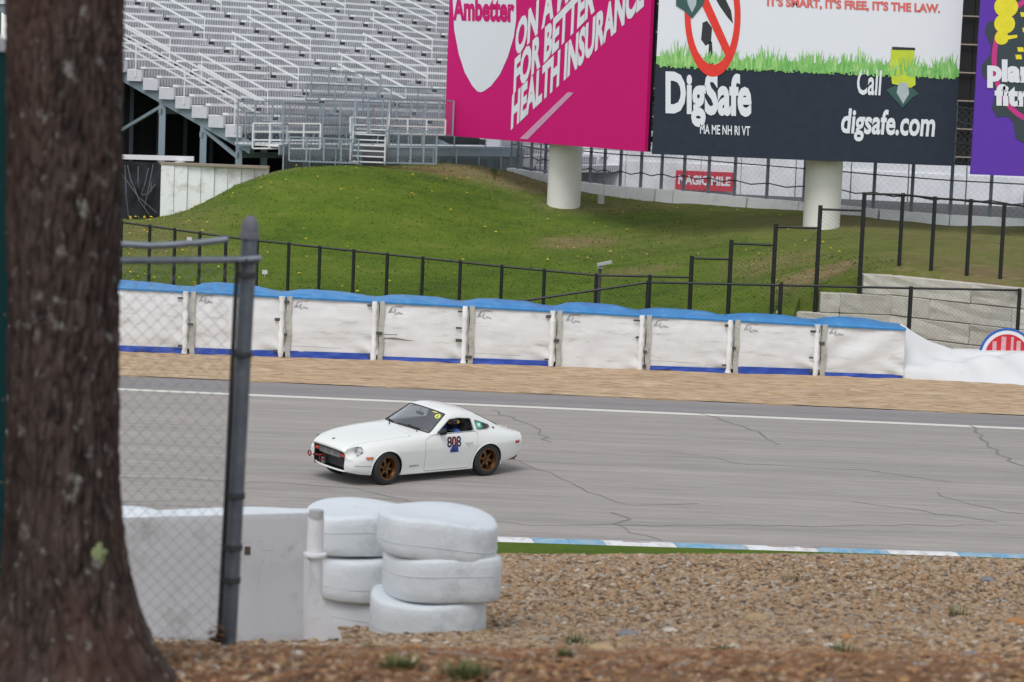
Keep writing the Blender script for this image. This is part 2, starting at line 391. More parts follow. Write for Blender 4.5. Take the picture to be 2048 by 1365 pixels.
            drape_side([(-.22, .835), (-.25, .68), (-.30, .72), (-.35, .66), (-.42, .69), (-.38, .83)], 'red_print', pbr('print_pale_red', (.62, .25, .26), rough=.4, var=.25, scale=20), .005, 1, st)
            drape_side([(-.25, .545), (-.27, .65), (-.305, .69), (-.34, .65), (-.39, .69), (-.45, .545)], 'blue_print', pbr('print_blue', (.05, .08, .46), rough=.4, var=.35, scale=20), .0055, 1, st)
            drape_side(flip(text_mesh('808', .325, .195, bold=.02, font_gap=.95), -.165, .640), 'race_number', pbr('print_black', (.012, .010, .014), rough=.4, var=.2), .007, 1, st)
            drape_side(flip(text_mesh('160', .185, .092, shear=.2, bold=.015), -.24, .548), 'class_number', MATS['print_black'], .008, 1, st)
        # inner door trim
    hd = link(boolean(solid(shell), [pm(hood, 'Z', .4, 2.)], 'INTERSECT'), 'hood', paint)
    em = MB(); em.lathe([(0, .006), (.028, .006), (.034, 0), (.034, -.01)], 20, (1.80, 0, top_z(1.80, 0) + .002), 'Z'); em.build('hood_emblem', pbr('emblem_grey', (.16, .17, .19), rough=.3, metal=.6), hd, world=False, smooth=30)
    # glass
    gl = glass_mat('windscreen_glass', (.60, .68, .75), .26)
    gd_ = glass_mat('dark_glass', (.25, .30, .33), .06)
    ws = link(sub(1, 'ws'), 'windscreen', gl); hg = link(sub(2, 'hg'), 'rear_window', gd_)
    def seal(mo, r, par, name='seal'):
        b = bmesh.new(); b.from_mesh(mo.data); es = [e for e in b.edges if e.is_boundary]
        start = es[0].verts[0]; loop = [start]; used = set(); cur = start
        while True:
            nx = [e for e in cur.link_edges if e.is_boundary and e not in used]
            if not nx: break
            used.add(nx[0]); cur = nx[0].other_vert(cur); loop.append(cur)
            if cur is start: break
        pts = [v.co.copy() for v in loop]; b.free()
        return MB().tube(pts, r, 6, caps=False).build(name, black, par, world=False, smooth=60)
    seal(ws, .010, ws); seal(hg, .006, hg)
    for sg in (1, -1):
        q = drape_side(qwin, 'quarter_window', gd_, -.006, sg)
        MB().tube([(x, side_y(x, z, sg) + .002 * sg, z) for x, z in grow(qwin, .004) + grow(qwin, .004)[:1]], .009, 6).build('window_trim', silver, q, world=False, smooth=40)
        if sg > 0:
            g = drape_side([(-.905, 1.06), (-.90, .935), (-1.055, .94), (-1.05, 1.025)], 'green_sticker', pbr('sticker_green', (.04, .38, .22), rough=.5, var=.1), .002, 1, q)
            drape_side([(-.94, 1.02), (-.94, .965), (-1.01, .965), (-1.01, 1.015)], 'white_panel', MATS['sticker_white'], .004, 1, g)
    # windscreen stickers
    def on_ws(u0, v0, du, dv, n=12, rad=None):
        a, b, c = Vector((-.265, .52, 1.19)), Vector((.17, .66, .905)), Vector((-.16, .1, 1.23))
        e1 = (b - a).normalized(); e2 = (c - a) - e1 * (c - a).dot(e1); e2.normalize()
        nrm = e1.cross(e2); nrm = -nrm if nrm.z < 0 else nrm
        return a + e1 * u0 + e2 * v0, e1, e2, nrm
    o_, e1, e2, nn = on_ws(.105, .075, 0, 0)
    yel = pbr('sticker_yellow', (.72, .74, .12), rough=.5, var=.05)
    def proj(p):
        h = bvh.ray_cast(p + nn * .5, -nn); return (h[0] + nn * .004) if h[0] is not None else p
    mb = MB(); ring = [proj(o_ + e1 * .062 * math.cos(a) + e2 * .05 * math.sin(a)) for a in np.linspace(0, 2 * math.pi, 14, endpoint=False)]
    mb.add(ring, [tuple(range(14))]); s1 = mb.build('yellow_sticker', yel, ws, world=False)
    tv, tf = text_mesh('2', .05, .07, bold=.01)
    MB().add([proj(o_ + e1 * (.035 - y) + e2 * (.025 - x)) + nn * .003 for x, y in tv], tf).build('sticker_number', MATS['print_black'], s1, world=False)
    o2, *_ = on_ws(.02, .13, 0, 0)
    MB().add([proj(o2 + e1 * a + e2 * b) for a, b in ((0, 0), (.02, 0), (.02, .10), (0, .10))], [(0, 1, 2, 3)]).build('yellow_strip', yel, ws, world=False)
    # C pillar badge
    bx, bz = -1.335, .915
    hb_ = bvh.ray_cast(Vector((bx, 2, bz)), Vector((0, -1, 0))); e_a = hb_[1].cross(Vector((0, 0, 1))).normalized(); e_b = e_a.cross(hb_[1])
    MB().tube([hb_[0] - hb_[1] * .002, hb_[0] + hb_[1] * .005], .030, 18).build('round_badge', MATS['emblem_grey'], root, world=False, smooth=30)
    # side marker lamps
    def rrect(x, z, w, h): return round_poly([(x - w / 2, z - h / 2), (x + w / 2, z - h / 2), (x + w / 2, z + h / 2), (x - w / 2, z + h / 2)], .02)
    for sg in (1, -1):
        f1 = drape_side(rrect(1.555, .555, .15, .062), 'side_marker', chrome, .002, sg, thick=.006); drape_side(rrect(1.555, .555, .125, .042), 'lens', amber, .010, sg, f1, thick=.008)
        f2 = drape_side(rrect(-1.88, .635, .13, .062), 'rear_side_marker', chrome, .002, sg, thick=.006); drape_side(rrect(-1.88, .635, .11, .045), 'lens', redlens, .010, sg, f2, thick=.008)
        # rub line where the bumper sat
        MB().tube([(x, side_y(x, .415 - (1.8 - x) * .03, sg) + .001 * sg, .415 - (1.8 - x) * .03) for x in np.linspace(1.81, 1.50, 10)], .005, 5).build('panel_seam', pbr('seam_grey', (.20, .19, .17), rough=.8), root, world=False)
    # script on the fender
    drape_side(([(.66 - a, .335 + b) for a, b in text_mesh('DATSUN Z', .22, .032, shear=.4, bold=.02)[0]], text_mesh('DATSUN Z', .22, .032, shear=.4, bold=.02)[1]), 'fender_script', MATS['print_black'], .003, 1)
    # headlamps with their scoops
    for sg in (1, -1):
        cx, cy, cz = 1.680, sg * .606, .646
        bowl = MB(); pts, rs = scoop(sg, 70); bowl.tube(pts, [r + .0005 for r in rs], 96, caps=False)
        keep = []
        for q in bowl.f:
            c = sum((Vector(bowl.v[i]) for i in q), Vector()) / 4
            h = bvh.find_nearest(c)
            if (c - h[0]).dot(h[1]) < -.0025 and c.x < 1.93: keep.append(q)
        bowl.f = keep; hl = bowl.build('headlight_scoop', paint, root, world=False, smooth=180)
        lamp = MB().lathe([(.0, .012), (.05, .010), (.078, -.004), (.082, -.02)], 24, (cx, cy, cz), 'X'); lamp.build('headlight', pbr('lamp_glass', (.55, .58, .60), rough=.12, var=.15, scale=18, metal=.35, coat=1.), root, world=False, smooth=60)
        MB().lathe([(.079, -.03), (.079, .012), (.088, .016), (.094, .004), (.094, -.03)], 28, (cx, cy, cz), 'X').build('headlight_ring', chrome, root, world=False, smooth=50)
    # nose: grille, turn lamps, mouth, valance lip
    def nose_x(y, z): return 1.90 - .045 * (y / .47) ** 2 + (z - .6) * .12
    g = MB()
    for k in range(7):
        z = .602 - k * .0165
        g.tube([(nose_x(y, z), y, z) for y in np.linspace(-.31, .31, 9)], .0040, 5)
    for y in (-.31, -.1, .1, .31): g.beam((nose_x(y, .6) - .004, y, .603), (nose_x(y, .5) - .004, y, .498), .008, .008)
    g.build('grille', pbr('grille_silver', (.36, .36, .35), rough=.4, metal=.3), root, world=False, smooth=40)
    for sg in (1, -1):
        t = MB().box((nose_x(.39, .55) - .02, sg * .385, .55), (.03, .135, .085)).build('turn_signal', black, root, world=False)
        MB().box((nose_x(.39, .55) + .002, sg * .388, .553), (.022, .105, .055)).build('lens', pbr('signal_red', (.50, .045, .01), rough=.2, var=.2, scale=30, coat=.6), t, world=False)
    # front valance: outer corners and lip
    def vx(y, z): return 1.875 - .10 * (abs(y) / .66) ** 3 - (.33 - z) * .15
    lip = MB()
    for a, b in ((-.478, .478),):
        ys = np.linspace(a, b, 21)
        prof = [(0, .285), (.018, .282), (.022, .262), (-.02, .240), (-.09, .236), (-.09, .250), (-.02, .262)]
        vs = [(1.875 - .10 * (abs(y) / .6) ** 2.4 + dx, y, z) for y in ys for dx, z in prof]; m = len(prof)
        lip.add(vs, [(i * m + k, (i + 1) * m + k, (i + 1) * m + (k + 1) % m, i * m + (k + 1) % m) for i in range(20) for k in range(m)])
    lip.build('valance_lip', paint, root, world=False, smooth=40)
    mo = MB(); mo.grid(lambda u, v: (1.70, -.47 + .94 * u, .25 + .37 * v), 2, 2)
    mo.grid(lambda u, v: (1.70 + .16 * u, -.47, .25 + .37 * v), 2, 2); mo.grid(lambda u, v: (1.70 + .16 * u, .47, .25 + .37 * v), 2, 2)
    mo.grid(lambda u, v: (1.70 + .15 * u, -.47 + .94 * v, .25), 2, 2)
    mo.grid(lambda u, v: (1.60 + .28 * u, -.46 + .92 * v, .615), 2, 2)
    mo.build('air_intake', black, root, world=False)
    MB().box((1.74, -.05, .40), (.03, .66, .20)).build('radiator', pbr('radiator_black', (.02, .02, .022), rough=.6, var=.4, scale=40), root, world=False)
    MB().box((1.80, -.27, .33), (.05, .07, .12), rx=.2).build('tow_bracket', pbr('steel_blue', (.20, .24, .26), rough=.5, metal=.4), root, world=False)
    # red tow hook on the far corner
    red = pbr('tow_red', (.22, .012, .010), rough=.4, var=.15)
    th = MB(); th.tube([(1.70, -.20, .46), (1.86, -.30, .42), (1.98, -.36, .43)], .017, 8)
    ringp = [(2.035 + .045 * math.cos(a), -.395 + .025 * math.sin(a) * .5, .455 + .045 * math.sin(a)) for a in np.linspace(0, 2 * math.pi, 18)]
    ringp = [(2.03, -.39 + .045 * math.cos(a), .45 + .045 * math.sin(a)) for a in np.linspace(0, 2 * math.pi, 18)]
    th.tube(ringp, .013, 8, caps=False); th.tube([(1.86, -.30, .42), (1.92, -.24, .35), (1.80, -.20, .36)], .014, 8); th.build('tow_hook', red, root, world=False, smooth=50)
    # wipers
    def xb(y): return .425 - .25 * (abs(y) / .672) ** 2
    for yp, yt in ((.52, .0), (-.12, -.60)):
        w = MB(); bl = [(xb(y) - .035, y, top_z(xb(y) - .035, y) + .016) for y in np.linspace(yp - .03, yt, 9)]
        w.tube(bl, .009, 5)
        px_ = xb(yp) + .085; w.tube([(px_, yp + .03, top_z(px_, yp) + .004), (px_ - .01, yp, top_z(px_, yp) + .035), (bl[3][0] + .03, bl[3][1], bl[3][2] + .03), bl[4]], .009, 5)
        w.build('wiper', black, root, world=False)
    # door mirror
    m = MB(); ym = side_y(-.05, .875)
    m.lathe([(0, 0), (.045, 0), (.050, .012), (.03, .02), (0, .02)], 14, (-.06, ym - .01, .878), 'Z')
    m.tube([(-.05, ym, .885), (-.045, ym + .04, .905), (-.045, ym + .07, .93)], [.024, .020, .022], 8)
    m.lathe([(0, .085), (.022, .075), (.045, .045), (.058, 0), (.062, -.035), (.056, -.045), (0, -.040)], 20, (-.035, ym + .075, .945), 'X')
    m.build('side_mirror', black, root, world=False, smooth=50)
    # antenna stub on rear fender
    MB().tube([(-1.70, .56, top_z(-1.70, .56) - .01), (-1.735, .56, top_z(-1.70, .56) + .07)], .005, 5).build('antenna', chrome, root, world=False)
    # arch lips
    for sg in (1, -1):
        for ax_ in (1.15, -1.15):
            pts = []
            for a in np.linspace(R(-12), R(192), 40):
                x, z = ax_ + .344 * math.cos(a), .318 + .344 * math.sin(a); pts.append((x, side_y(x, z, sg) - .002 * sg, z))
            MB().tube(pts, .011, 6).build('wheel_arch_lip', paint, root, world=False, smooth=60)
            MB().lathe([(.353, .35), (.353, .765)], 32, (ax_, 0, .335), 'Y') if False else None
            wh = MB()
            vs = []; na = 20
            for k in range(na + 1):
                a = R(-8 + 196 * k / na)
                for y in (.40, .77): vs.append((ax_ + .337 * math.cos(a), sg * y, .318 + .337 * math.sin(a)))
            wh.add(vs, [(2 * k, 2 * k + 2, 2 * k + 3, 2 * k + 1) for k in range(na)])
            wh.grid(lambda u, v: (ax_ - .36 + .72 * u, sg * .40, .20 + .50 * v), 2, 2); wh.build('wheel_well', dark, root, world=False, smooth=60)
    # tail panel, lamps, exhaust, floor
    tp = MB(); tp.grid(lambda u, v: (-2.045 - .02 * math.sin(v * 3), -.60 + 1.2 * u, .40 + .37 * v), 8, 4); tp.build('tail_panel', paint, root, world=False, smooth=60)
    for sg in (1, -1): MB().box((-2.07, sg * .40, .62), (.03, .36, .13)).build('tail_lamp', redlens, root, world=False)
    ex = MB(); ex.tube([(-1.7, .42, .24), (-2.10, .42, .25)], .032, 12); ex.build('exhaust_pipe', pbr('rusty_pipe', (.16, .09, .06), rough=.7, metal=.3, var=.4), root, world=False, smooth=40)
    MB().box((-1.93, .50, .315), (.20, .16, .03)).build('rear_bracket', MATS['rusty_pipe'], root, world=False)
    fl = MB().box((0, 0, .23), (3.3, 1.12, .05)); fl.box((1.25, 0, .42), (.9, .78, .32)); fl.box((-1.45, 0, .45), (.9, .78, .36))
    fl.grid(lambda u, v: (.62, -.68 + 1.36 * u, .25 + .62 * v), 2, 2); fl.build('floor_pan', dark, root, world=False)
    # cabin
    da = MB(); da.prism([(.36, .875), (.50, .66), (.16, .62), (.08, .80), (.12, .855)], 'Y', -.60, .60); da.build('dashboard', pbr('dash_vinyl', (.03, .032, .036), rough=.7, var=.2), root, world=False, smooth=40)
    for sy in (.36, -.36):
        se = MB(); se.prism(round_poly([(-.22, .36), (-.62, .32), (-.84, .96), (-.74, 1.0), (-.54, .50), (-.22, .47)], .05), 'Y', sy - .22, sy + .22); se.build('seat', pbr('seat_fabric', (.02, .02, .024), rough=.9, var=.3, scale=20), root, world=False, smooth=50)
    sw = MB(); sw.tube([(.0 - .05 * math.cos(a), .36 + .17 * math.sin(a), .84 + .155 * math.cos(a)) for a in np.linspace(0, 2 * math.pi, 24)], .013, 8, caps=False)
    sw.tube([(.0, .36, .84), (.2, .36, .78)], .02, 8); sw.beam((.0, .20, .84), (.0, .52, .84), .03, .012); sw.build('steering_wheel', black, root, world=False, smooth=50)
    rb = MB(); rb.tube([(-.86, .52, .45), (-.86, .52, 1.0), (-.84, .38, 1.14), (-.84, -.38, 1.14), (-.86, -.52, 1.0), (-.86, -.52, .45)], .022, 8); rb.tube([(-.86, .46, 1.05), (-1.4, .44, .60)], .02, 8)
    rb.build('roll_bar', pbr('roll_bar_grey', (.06, .06, .065), rough=.5, metal=.3), root, world=False, smooth=50)
    mi_ = MB(); mi_.box((-.12, -.02, 1.13), (.02, .20, .055)); mi_.tube([(-.12, -.02, 1.14), (-.14, -.02, 1.215)], .008, 6); mi_.build('rear_view_mirror', black, root, world=False)
    MB().box((.15, -.10, .95), (.04, .10, .08)).build('gauge_pod', black, root, world=False)
    # ---- wheels
    def wheel(x, y, sg, steer=0.):
        w = empty('wheel'); w.parent = root; w.location = (x, y, .299); w.rotation_euler = (0, 0, steer)
        W = .10
        t = MB().lathe([(.195, -W * .92), (.215, -W), (.255, -W * 1.06), (.279, -W * 1.0), (.293, -W * .88), (.2985, -W * .6), (.299, 0), (.2985, W * .6), (.293, W * .88), (.279, W * 1.0), (.255, W * 1.06), (.215, W), (.195, W * .92)], 48, (0, 0, 0), 'Y')
        for k in range(5):
            yy = -.07 + k * .035
        t.build('tyre', tyre_m, w, world=False, smooth=40)
        s = sg
        rim = MB().lathe([(.150, -s * .085), (.176, -s * .085), (.178, s * .035), (.190, s * .065), (.194, s * .088), (.209, s * .094), (.213, s * .099), (.206, s * .103), (.190, s * .098), (.182, s * .07), (.168, s * .05), (.164, s * .0), (.160, -s * .06)], 40, (0, 0, 0), 'Y')
        rm = rim.build('rim', bronze, w, world=False, smooth=35)
        sp = MB(); ns_ = 6
        for k in range(ns_):
            a = 2 * math.pi * k / ns_ + .25
            c, si = math.cos(a), math.sin(a)
            pts = []
            for r_, wd, y_, th_ in ((.040, .030, .030, .022), (.075, .024, .045, .020), (.12, .020, .042, .018), (.166, .026, .030, .018)):
                pts.append((r_, wd, y_, th_))
            vs = []
            for r_, wd, y_, th_ in pts:
                for q, dy in ((-1, 0), (1, 0), (1, -1), (-1, -1)):
                    vs.append((c * r_ - si * wd * q, s * (y_ + dy * th_), si * r_ + c * wd * q))
            fs = [(i * 4 + k2, i * 4 + (k2 + 1) % 4, i * 4 + 4 + (k2 + 1) % 4, i * 4 + 4 + k2) for i in range(3) for k2 in range(4)] + [(0, 1, 2, 3), (15, 14, 13, 12)]
            sp.add(vs, fs)
        sp.lathe([(0, s * .030), (.030, s * .055), (.034, s * .055), (.036, s * .042), (.07, s * .040), (.072, s * .01), (0, s * .01)], 24, (0, 0, 0), 'Y')
        for k in range(4):
            a = 2 * math.pi * k / 4 + .5; sp.lathe([(0, s * .055), (.009, s * .055), (.009, s * .03)], 6, (.052 * math.cos(a), 0, .052 * math.sin(a)), 'Y')
        sp.build('spokes', bronze, w, world=False, smooth=35)
        MB().lathe([(0, -s * .02), (.13, -s * .02), (.13, -s * .035), (0, -s * .035)], 28, (0, 0, 0), 'Y').build('brake_disc', pbr('brake_steel', (.05, .045, .04), rough=.5, metal=.5), w, world=False, smooth=35)
        return w
    wheel(1.15, .695, 1, R(6)); wheel(1.15, -.695, -1, R(6)); wheel(-1.15, .705, 1); wheel(-1.15, -.705, -1)
    return root
car = build_car()
P0 = G(768, 965); P1 = G(969, 955)
vv_ = (P0 - P1); CAR_YAW = math.atan2(vv_.y, vv_.x) 
CAR_YAW = math.atan2(-math.sin(R(40)), -math.cos(R(40)))
car.rotation_euler = (0, 0, CAR_YAW)
mid = (P0 + P1) / 2; off = Matrix.Rotation(CAR_YAW, 3, 'Z') @ Vector((0, .70, 0))
car.location = (mid.x - off.x, mid.y - off.y, .004)

BODY_ROLL = Matrix.Translation((0, 0, .28)) @ Matrix.Rotation(R(-3.6), 4, 'X') @ Matrix.Translation((0, 0, -.28))
for ch in list(car.children):
    if not ch.name.startswith('wheel') or ch.name.startswith('wheel_arch'):
        ch.matrix_local = BODY_ROLL @ ch.matrix_local

def skin_mesh(name, joints, edges, mat, parent, sub=2, root=0):
    """one continuous surface grown round a skeleton: joints = [(x, y, z, radius)]"""
    me = D.meshes.new(name); me.from_pydata([j[:3] for j in joints], edges, [])
    o = D.objects.new(name, me); COL.objects.link(o)
    sk = o.modifiers.new('k', 'SKIN'); sk.use_smooth_shade = True
    for i, j in enumerate(joints):
        r = j[3]; me.skin_vertices[0].data[i].radius = (r, r) if not isinstance(r, tuple) else r
    me.skin_vertices[0].data[root].use_root = True
    s = o.modifiers.new('s', 'SUBSURF'); s.levels = s.render_levels = sub
    dg = bpy.context.evaluated_depsgraph_get(); m = D.meshes.new_from_object(o.evaluated_get(dg)); D.objects.remove(o)
    r = D.objects.new(name, m); COL.objects.link(r); r.parent = parent; m.materials.clear(); m.materials.append(mat); shade(m, 180); return r
def build_driver():
    blue = pbr('blue_shirt', (.03, .10, .33), rough=.85, var=.3, scale=14, bump=.3, bscale=25)
    skin_ = pbr('skin', (.42, .22, .15), rough=.55, var=.1, scale=12); helm = pbr('helmet_black', (.01, .01, .012), rough=.25, coat=.8, var=.1)
    root = empty('person', label='driver in a black helmet and blue shirt at the open window of the white car', cat='person')
    hx, hy, hz = -.56, .41, 1.02
    J = [(-.56, .36, .42, .15), (-.60, .36, .60, .15), (-.60, .37, .79, .15), (-.62, .385, .86, .075),
         (-.57, .56, .845, .078), (-.40, .60, .70, .052), (-.16, .54, .82, .040), (-.09, .52, .875, .030),
         (-.57, .18, .845, .078), (-.42, .12, .68, .052), (-.14, .22, .80, .040),
         (-.25, .48, .50, .085), (.05, .46, .44, .06), (-.25, .26, .50, .085), (.05, .28, .44, .06)]
    Ed = [(0, 1), (1, 2), (2, 3), (2, 4), (4, 5), (5, 6), (6, 7), (2, 8), (8, 9), (9, 10), (0, 11), (11, 12), (0, 13), (13, 14)]
    skin_mesh('clothed_body', J, Ed, blue, root)
    # head with face, then helmet with face opening
    h = MB()
    def hf(u, v):
        th, ph = u * 2 * math.pi, (v - .5) * math.pi
        x, y, z = .095 * math.cos(ph) * math.cos(th), .078 * math.cos(ph) * math.sin(th), .115 * math.sin(ph)
        if x > 0:
            x += .022 * math.exp(-((z + .015) / .018) ** 2 - (y / .013) ** 2) - .008 * math.exp(-((z - .02) / .014) ** 2 - ((abs(y) - .032) / .016) ** 2)
            x += .006 * math.exp(-((z + .055) / .01) ** 2 - (y / .025) ** 2)
        return (hx + x, hy + y, hz + z)
    h.grid(hf, 40, 30); hd = h.build('head', skin_, root, world=False, smooth=180)
    for s in (-1, 1):
        MB().lathe([(0, -.008), (.008, 0), (0, .008)], 10, (hx + .082, hy + s * .031, hz + .02), 'X').build('eye', pbr('eye_dark', (.03, .02, .015), rough=.2), hd, world=False, smooth=180)
    hel = MB(); vv, ff = [], []
    nu, nv = 40, 26
    for j in range(nv + 1):
        for i in range(nu):
            th, ph = i / nu * 2 * math.pi, (j / nv - .5) * math.pi
            vv.append((hx - .01 + .150 * math.cos(ph) * math.cos(th), hy + .125 * math.cos(ph) * math.sin(th), hz + .015 + .145 * math.sin(ph)))
    for j in range(nv):
        for i in range(nu):
            th = (i + .5) / nu * 2 * math.pi; th = th - 2 * math.pi if th > math.pi else th; ph = ((j + .5) / nv - .5) * math.pi
            if abs(th) < R(58) and R(-16) < ph < R(26): continue
            if ph < R(-62): continue
            ff.append((j * nu + i, j * nu + (i + 1) % nu, (j + 1) * nu + (i + 1) % nu, (j + 1) * nu + i))
    hel.add(vv, ff); ho = hel.build('helmet', helm, root, world=False, smooth=180)
    vis = MB(); vis.grid(lambda u, v: (hx - .01 + .162 * math.cos(R(24 + 30 * v)) * math.cos(R(-60 + 120 * u)), hy + .137 * math.cos(R(24 + 30 * v)) * math.sin(R(-60 + 120 * u)), hz + .015 + .157 * math.sin(R(24 + 30 * v))), 16, 6)
    vis.build('visor', pbr('visor_grey', (.16, .17, .21), rough=.15, coat=1), ho, world=False, smooth=180)
    MB().lathe([(0, .128), (.03, .126), (.032, .11), (0, .1)], 16, (hx - .03, hy, hz + .02), 'Y').build('yellow_vent', pbr('vent_yellow', (.60, .48, .02), rough=.4), ho, world=False)
    MB().lathe([(.10, -.13), (.12, -.14), (.13, -.165), (.11, -.19), (.09, -.18), (.10, -.13)], 20, (hx, hy, hz + .01)).build('neck_collar', helm, root, world=False, smooth=60)
    # hands round the wheel rim
    for (wx, wy, wz) in ((-.06, .52, .89), (-.10, .24, .84)):
        hj = [(wx - .035, wy, wz - .02, .026), (wx, wy, wz + .005, .030)]; he = [(0, 1)]
        for k in range(4):
            a = (k - 1.5) * .019; b = len(hj); L = (.9, 1, .95, .75)[k]
            hj += [(wx + .03 * L, wy + a, wz + .02, .010), (wx + .05 * L, wy + a, wz + .002, .009), (wx + .038 * L, wy + a, wz - .022, .008)]
            he += [(1, b), (b, b + 1), (b + 1, b + 2)]
        b = len(hj); hj += [(wx - .005, wy - .035, wz - .01, .011), (wx + .02, wy - .042, wz - .018, .009)]; he += [(0, b), (b, b + 1)]
        skin_mesh('hand', hj, he, skin_, root, 1, 1)
    return root
driver = build_driver(); driver.location = car.location; driver.rotation_euler = car.rotation_euler
for ch in driver.children: ch.matrix_local = BODY_ROLL @ ch.matrix_local
# ================================================================== GROUND
def rbf(points):
    P = np.array([(p[0], p[1]) for p in points], float); Z = np.array([p[2] for p in points], float)
    def K(r): return np.sqrt(r * r + 9.0)
    n = len(P); A = np.zeros((n + 3, n + 3)); A[:n, :n] = K(np.linalg.norm(P[:, None] - P[None], axis=2)) + np.eye(n) * -.02
    A[:n, n] = 1; A[:n, n + 1:] = P; A[n, :n] = 1; A[n + 1:, :n] = P.T
    w = np.linalg.solve(A, np.concatenate([Z, np.zeros(3)]))
    def f(x, y):
        x, y = np.asarray(x, float), np.asarray(y, float)
        r = np.sqrt((x[..., None] - P[:, 0]) ** 2 + (y[..., None] - P[:, 1]) ** 2 + 9.0)
        return (r * w[:n]).sum(-1) + w[n] + w[n + 1] * x + w[n + 2] * y
    return f
_rng = np.random.default_rng(3)
def vnoise(x, y, scale, octaves=4, seed=0):
    """smooth value noise with numpy"""
    out = np.zeros(np.broadcast(x, y).shape); amp = 1.; tot = 0
    for o in range(octaves):
        g = np.random.default_rng(seed * 31 + o).random((64, 64)); s = scale * 2 ** o
        u, v = np.asarray(x) * s, np.asarray(y) * s; iu, iv = np.floor(u).astype(int), np.floor(v).astype(int); fu, fv = u - iu, v - iv
        fu, fv = fu * fu * (3 - 2 * fu), fv * fv * (3 - 2 * fv)
        a, b = g[iu % 64, iv % 64], g[(iu + 1) % 64, iv % 64]; c, d = g[iu % 64, (iv + 1) % 64], g[(iu + 1) % 64, (iv + 1) % 64]
        out += amp * ((a * (1 - fu) + b * fu) * (1 - fv) + (c * (1 - fu) + d * fu) * fv); tot += amp; amp *= .5
    return out / tot * 2 - 1
def line_y(a, b):
    """far/near border of a strip: world line through two photographed points on the flat ground"""
    A, B = G(*a), G(*b); k = (B.y - A.y) / (B.x - A.x)
    return lambda x: A.y + k * (x - A.x)
y_kerb_in = line_y((1000, 1077), (2048, 1112))
y_kerb_out = line_y((1000, 1087), (2048, 1120))
y_line = line_y((235, 779), (2048, 858))
y_edge = line_y((235, 752), (2048, 832))
y_barrier = line_y((235, 704), (1808, 761))
XL, XR = -70, 70
def strip(name, f0, f1, z, mat, label=None, kind='structure', x0=XL, x1=XR, n=40, jit0=0., jit1=0., ny=1):
    m = MB(); rg = np.random.default_rng(len(name))
    j0, j1 = rg.normal(0, 1, n + 1) * jit0, rg.normal(0, 1, n + 1) * jit1
    def fn(u, v):
        x = x0 + (x1 - x0) * u; i = int(round(u * n)); return (x, (f0(x) + j0[i]) * (1 - v) + (f1(x) + j1[i]) * v, z)
    m.grid(fn, n, ny); o = m.build(name, mat); o['kind'] = kind; return o

def node_mat(name):
    m = D.materials.new(name); m.use_nodes = True; MATS[name] = m
    return m, m.node_tree.nodes, m.node_tree.links, m.node_tree.nodes['Principled BSDF']
def ramp(n, pts):
    r = n.new('ShaderNodeValToRGB'); e = r.color_ramp.elements
    while len(e) < len(pts): e.new(.5)
    for k, (p, c) in enumerate(pts): e[k].position = p; e[k].color = (*c, 1)
    return r
def noise(n, l, vec, scale, detail=6, rough=.6):
    t = n.new('ShaderNodeTexNoise'); t.inputs['Scale'].default_value = scale; t.inputs['Detail'].default_value = detail; t.inputs['Roughness'].default_value = rough
    l.new(vec, t.inputs[0]); return t.outputs['Fac']
def mapping(n, l, scale, coord='Object'):
    tc = n.new('ShaderNodeTexCoord'); mp = n.new('ShaderNodeMapping'); mp.inputs['Scale'].default_value = scale; l.new(tc.outputs[coord], mp.inputs[0]); return mp.outputs[0]
def mixc(n, l, fac, a, b):
    m = n.new('ShaderNodeMix'); m.data_type = 'RGBA'
    for s, v in (('Factor', fac), ('A', a), ('B', b)):
        if isinstance(v, (tuple, float, int)): m.inputs[s].default_value = (*v, 1) if isinstance(v, tuple) else v
        else: l.new(v, m.inputs[s])
    return m.outputs['Result']

def asphalt(name, base, stretch=.07):
    m, n, l, b = node_mat(name); b.inputs['Roughness'].default_value = .88
    v1 = mapping(n, l, (stretch, 1, 1)); v2 = mapping(n, l, (1, 1, 1)); v3 = mapping(n, l, (.03, 1, 1))
    r1 = ramp(n, [(.3, tuple(c * .70 for c in base)), (.7, tuple(c * 1.27 for c in base))]); l.new(noise(n, l, v1, 7, 9, .82), r1.inputs[0])
    r2 = ramp(n, [(.35, (.86, .86, .87)), (.65, (1.08, 1.07, 1.05))]); l.new(noise(n, l, v3, 1.1, 5), r2.inputs[0])
    mm = n.new('ShaderNodeMix'); mm.data_type = 'RGBA'; mm.blend_type = 'MULTIPLY'; mm.inputs['Factor'].default_value = 1
    l.new(r1.outputs[0], mm.inputs['A']); l.new(r2.outputs[0], mm.inputs['B'])
    r3 = ramp(n, [(.42, (.82, .81, .80)), (.5, (1, 1, 1)), (.62, (1.18, 1.17, 1.15))]); l.new(noise(n, l, v2, 38, 3, .8), r3.inputs[0])
    m3 = n.new('ShaderNodeMix'); m3.data_type = 'RGBA'; m3.blend_type = 'MULTIPLY'; m3.inputs['Factor'].default_value = .8
    l.new(mm.outputs['Result'], m3.inputs['A']); l.new(r3.outputs[0], m3.inputs['B']); l.new(m3.outputs['Result'], b.inputs['Base Color'])
    bp = n.new('ShaderNodeBump'); bp.inputs['Distance'].default_value = .01; bp.inputs['Strength'].default_value = .5
    l.new(noise(n, l, v2, 60, 4, .8), bp.inputs['Height']); l.new(bp.outputs[0], b.inputs['Normal']); return m
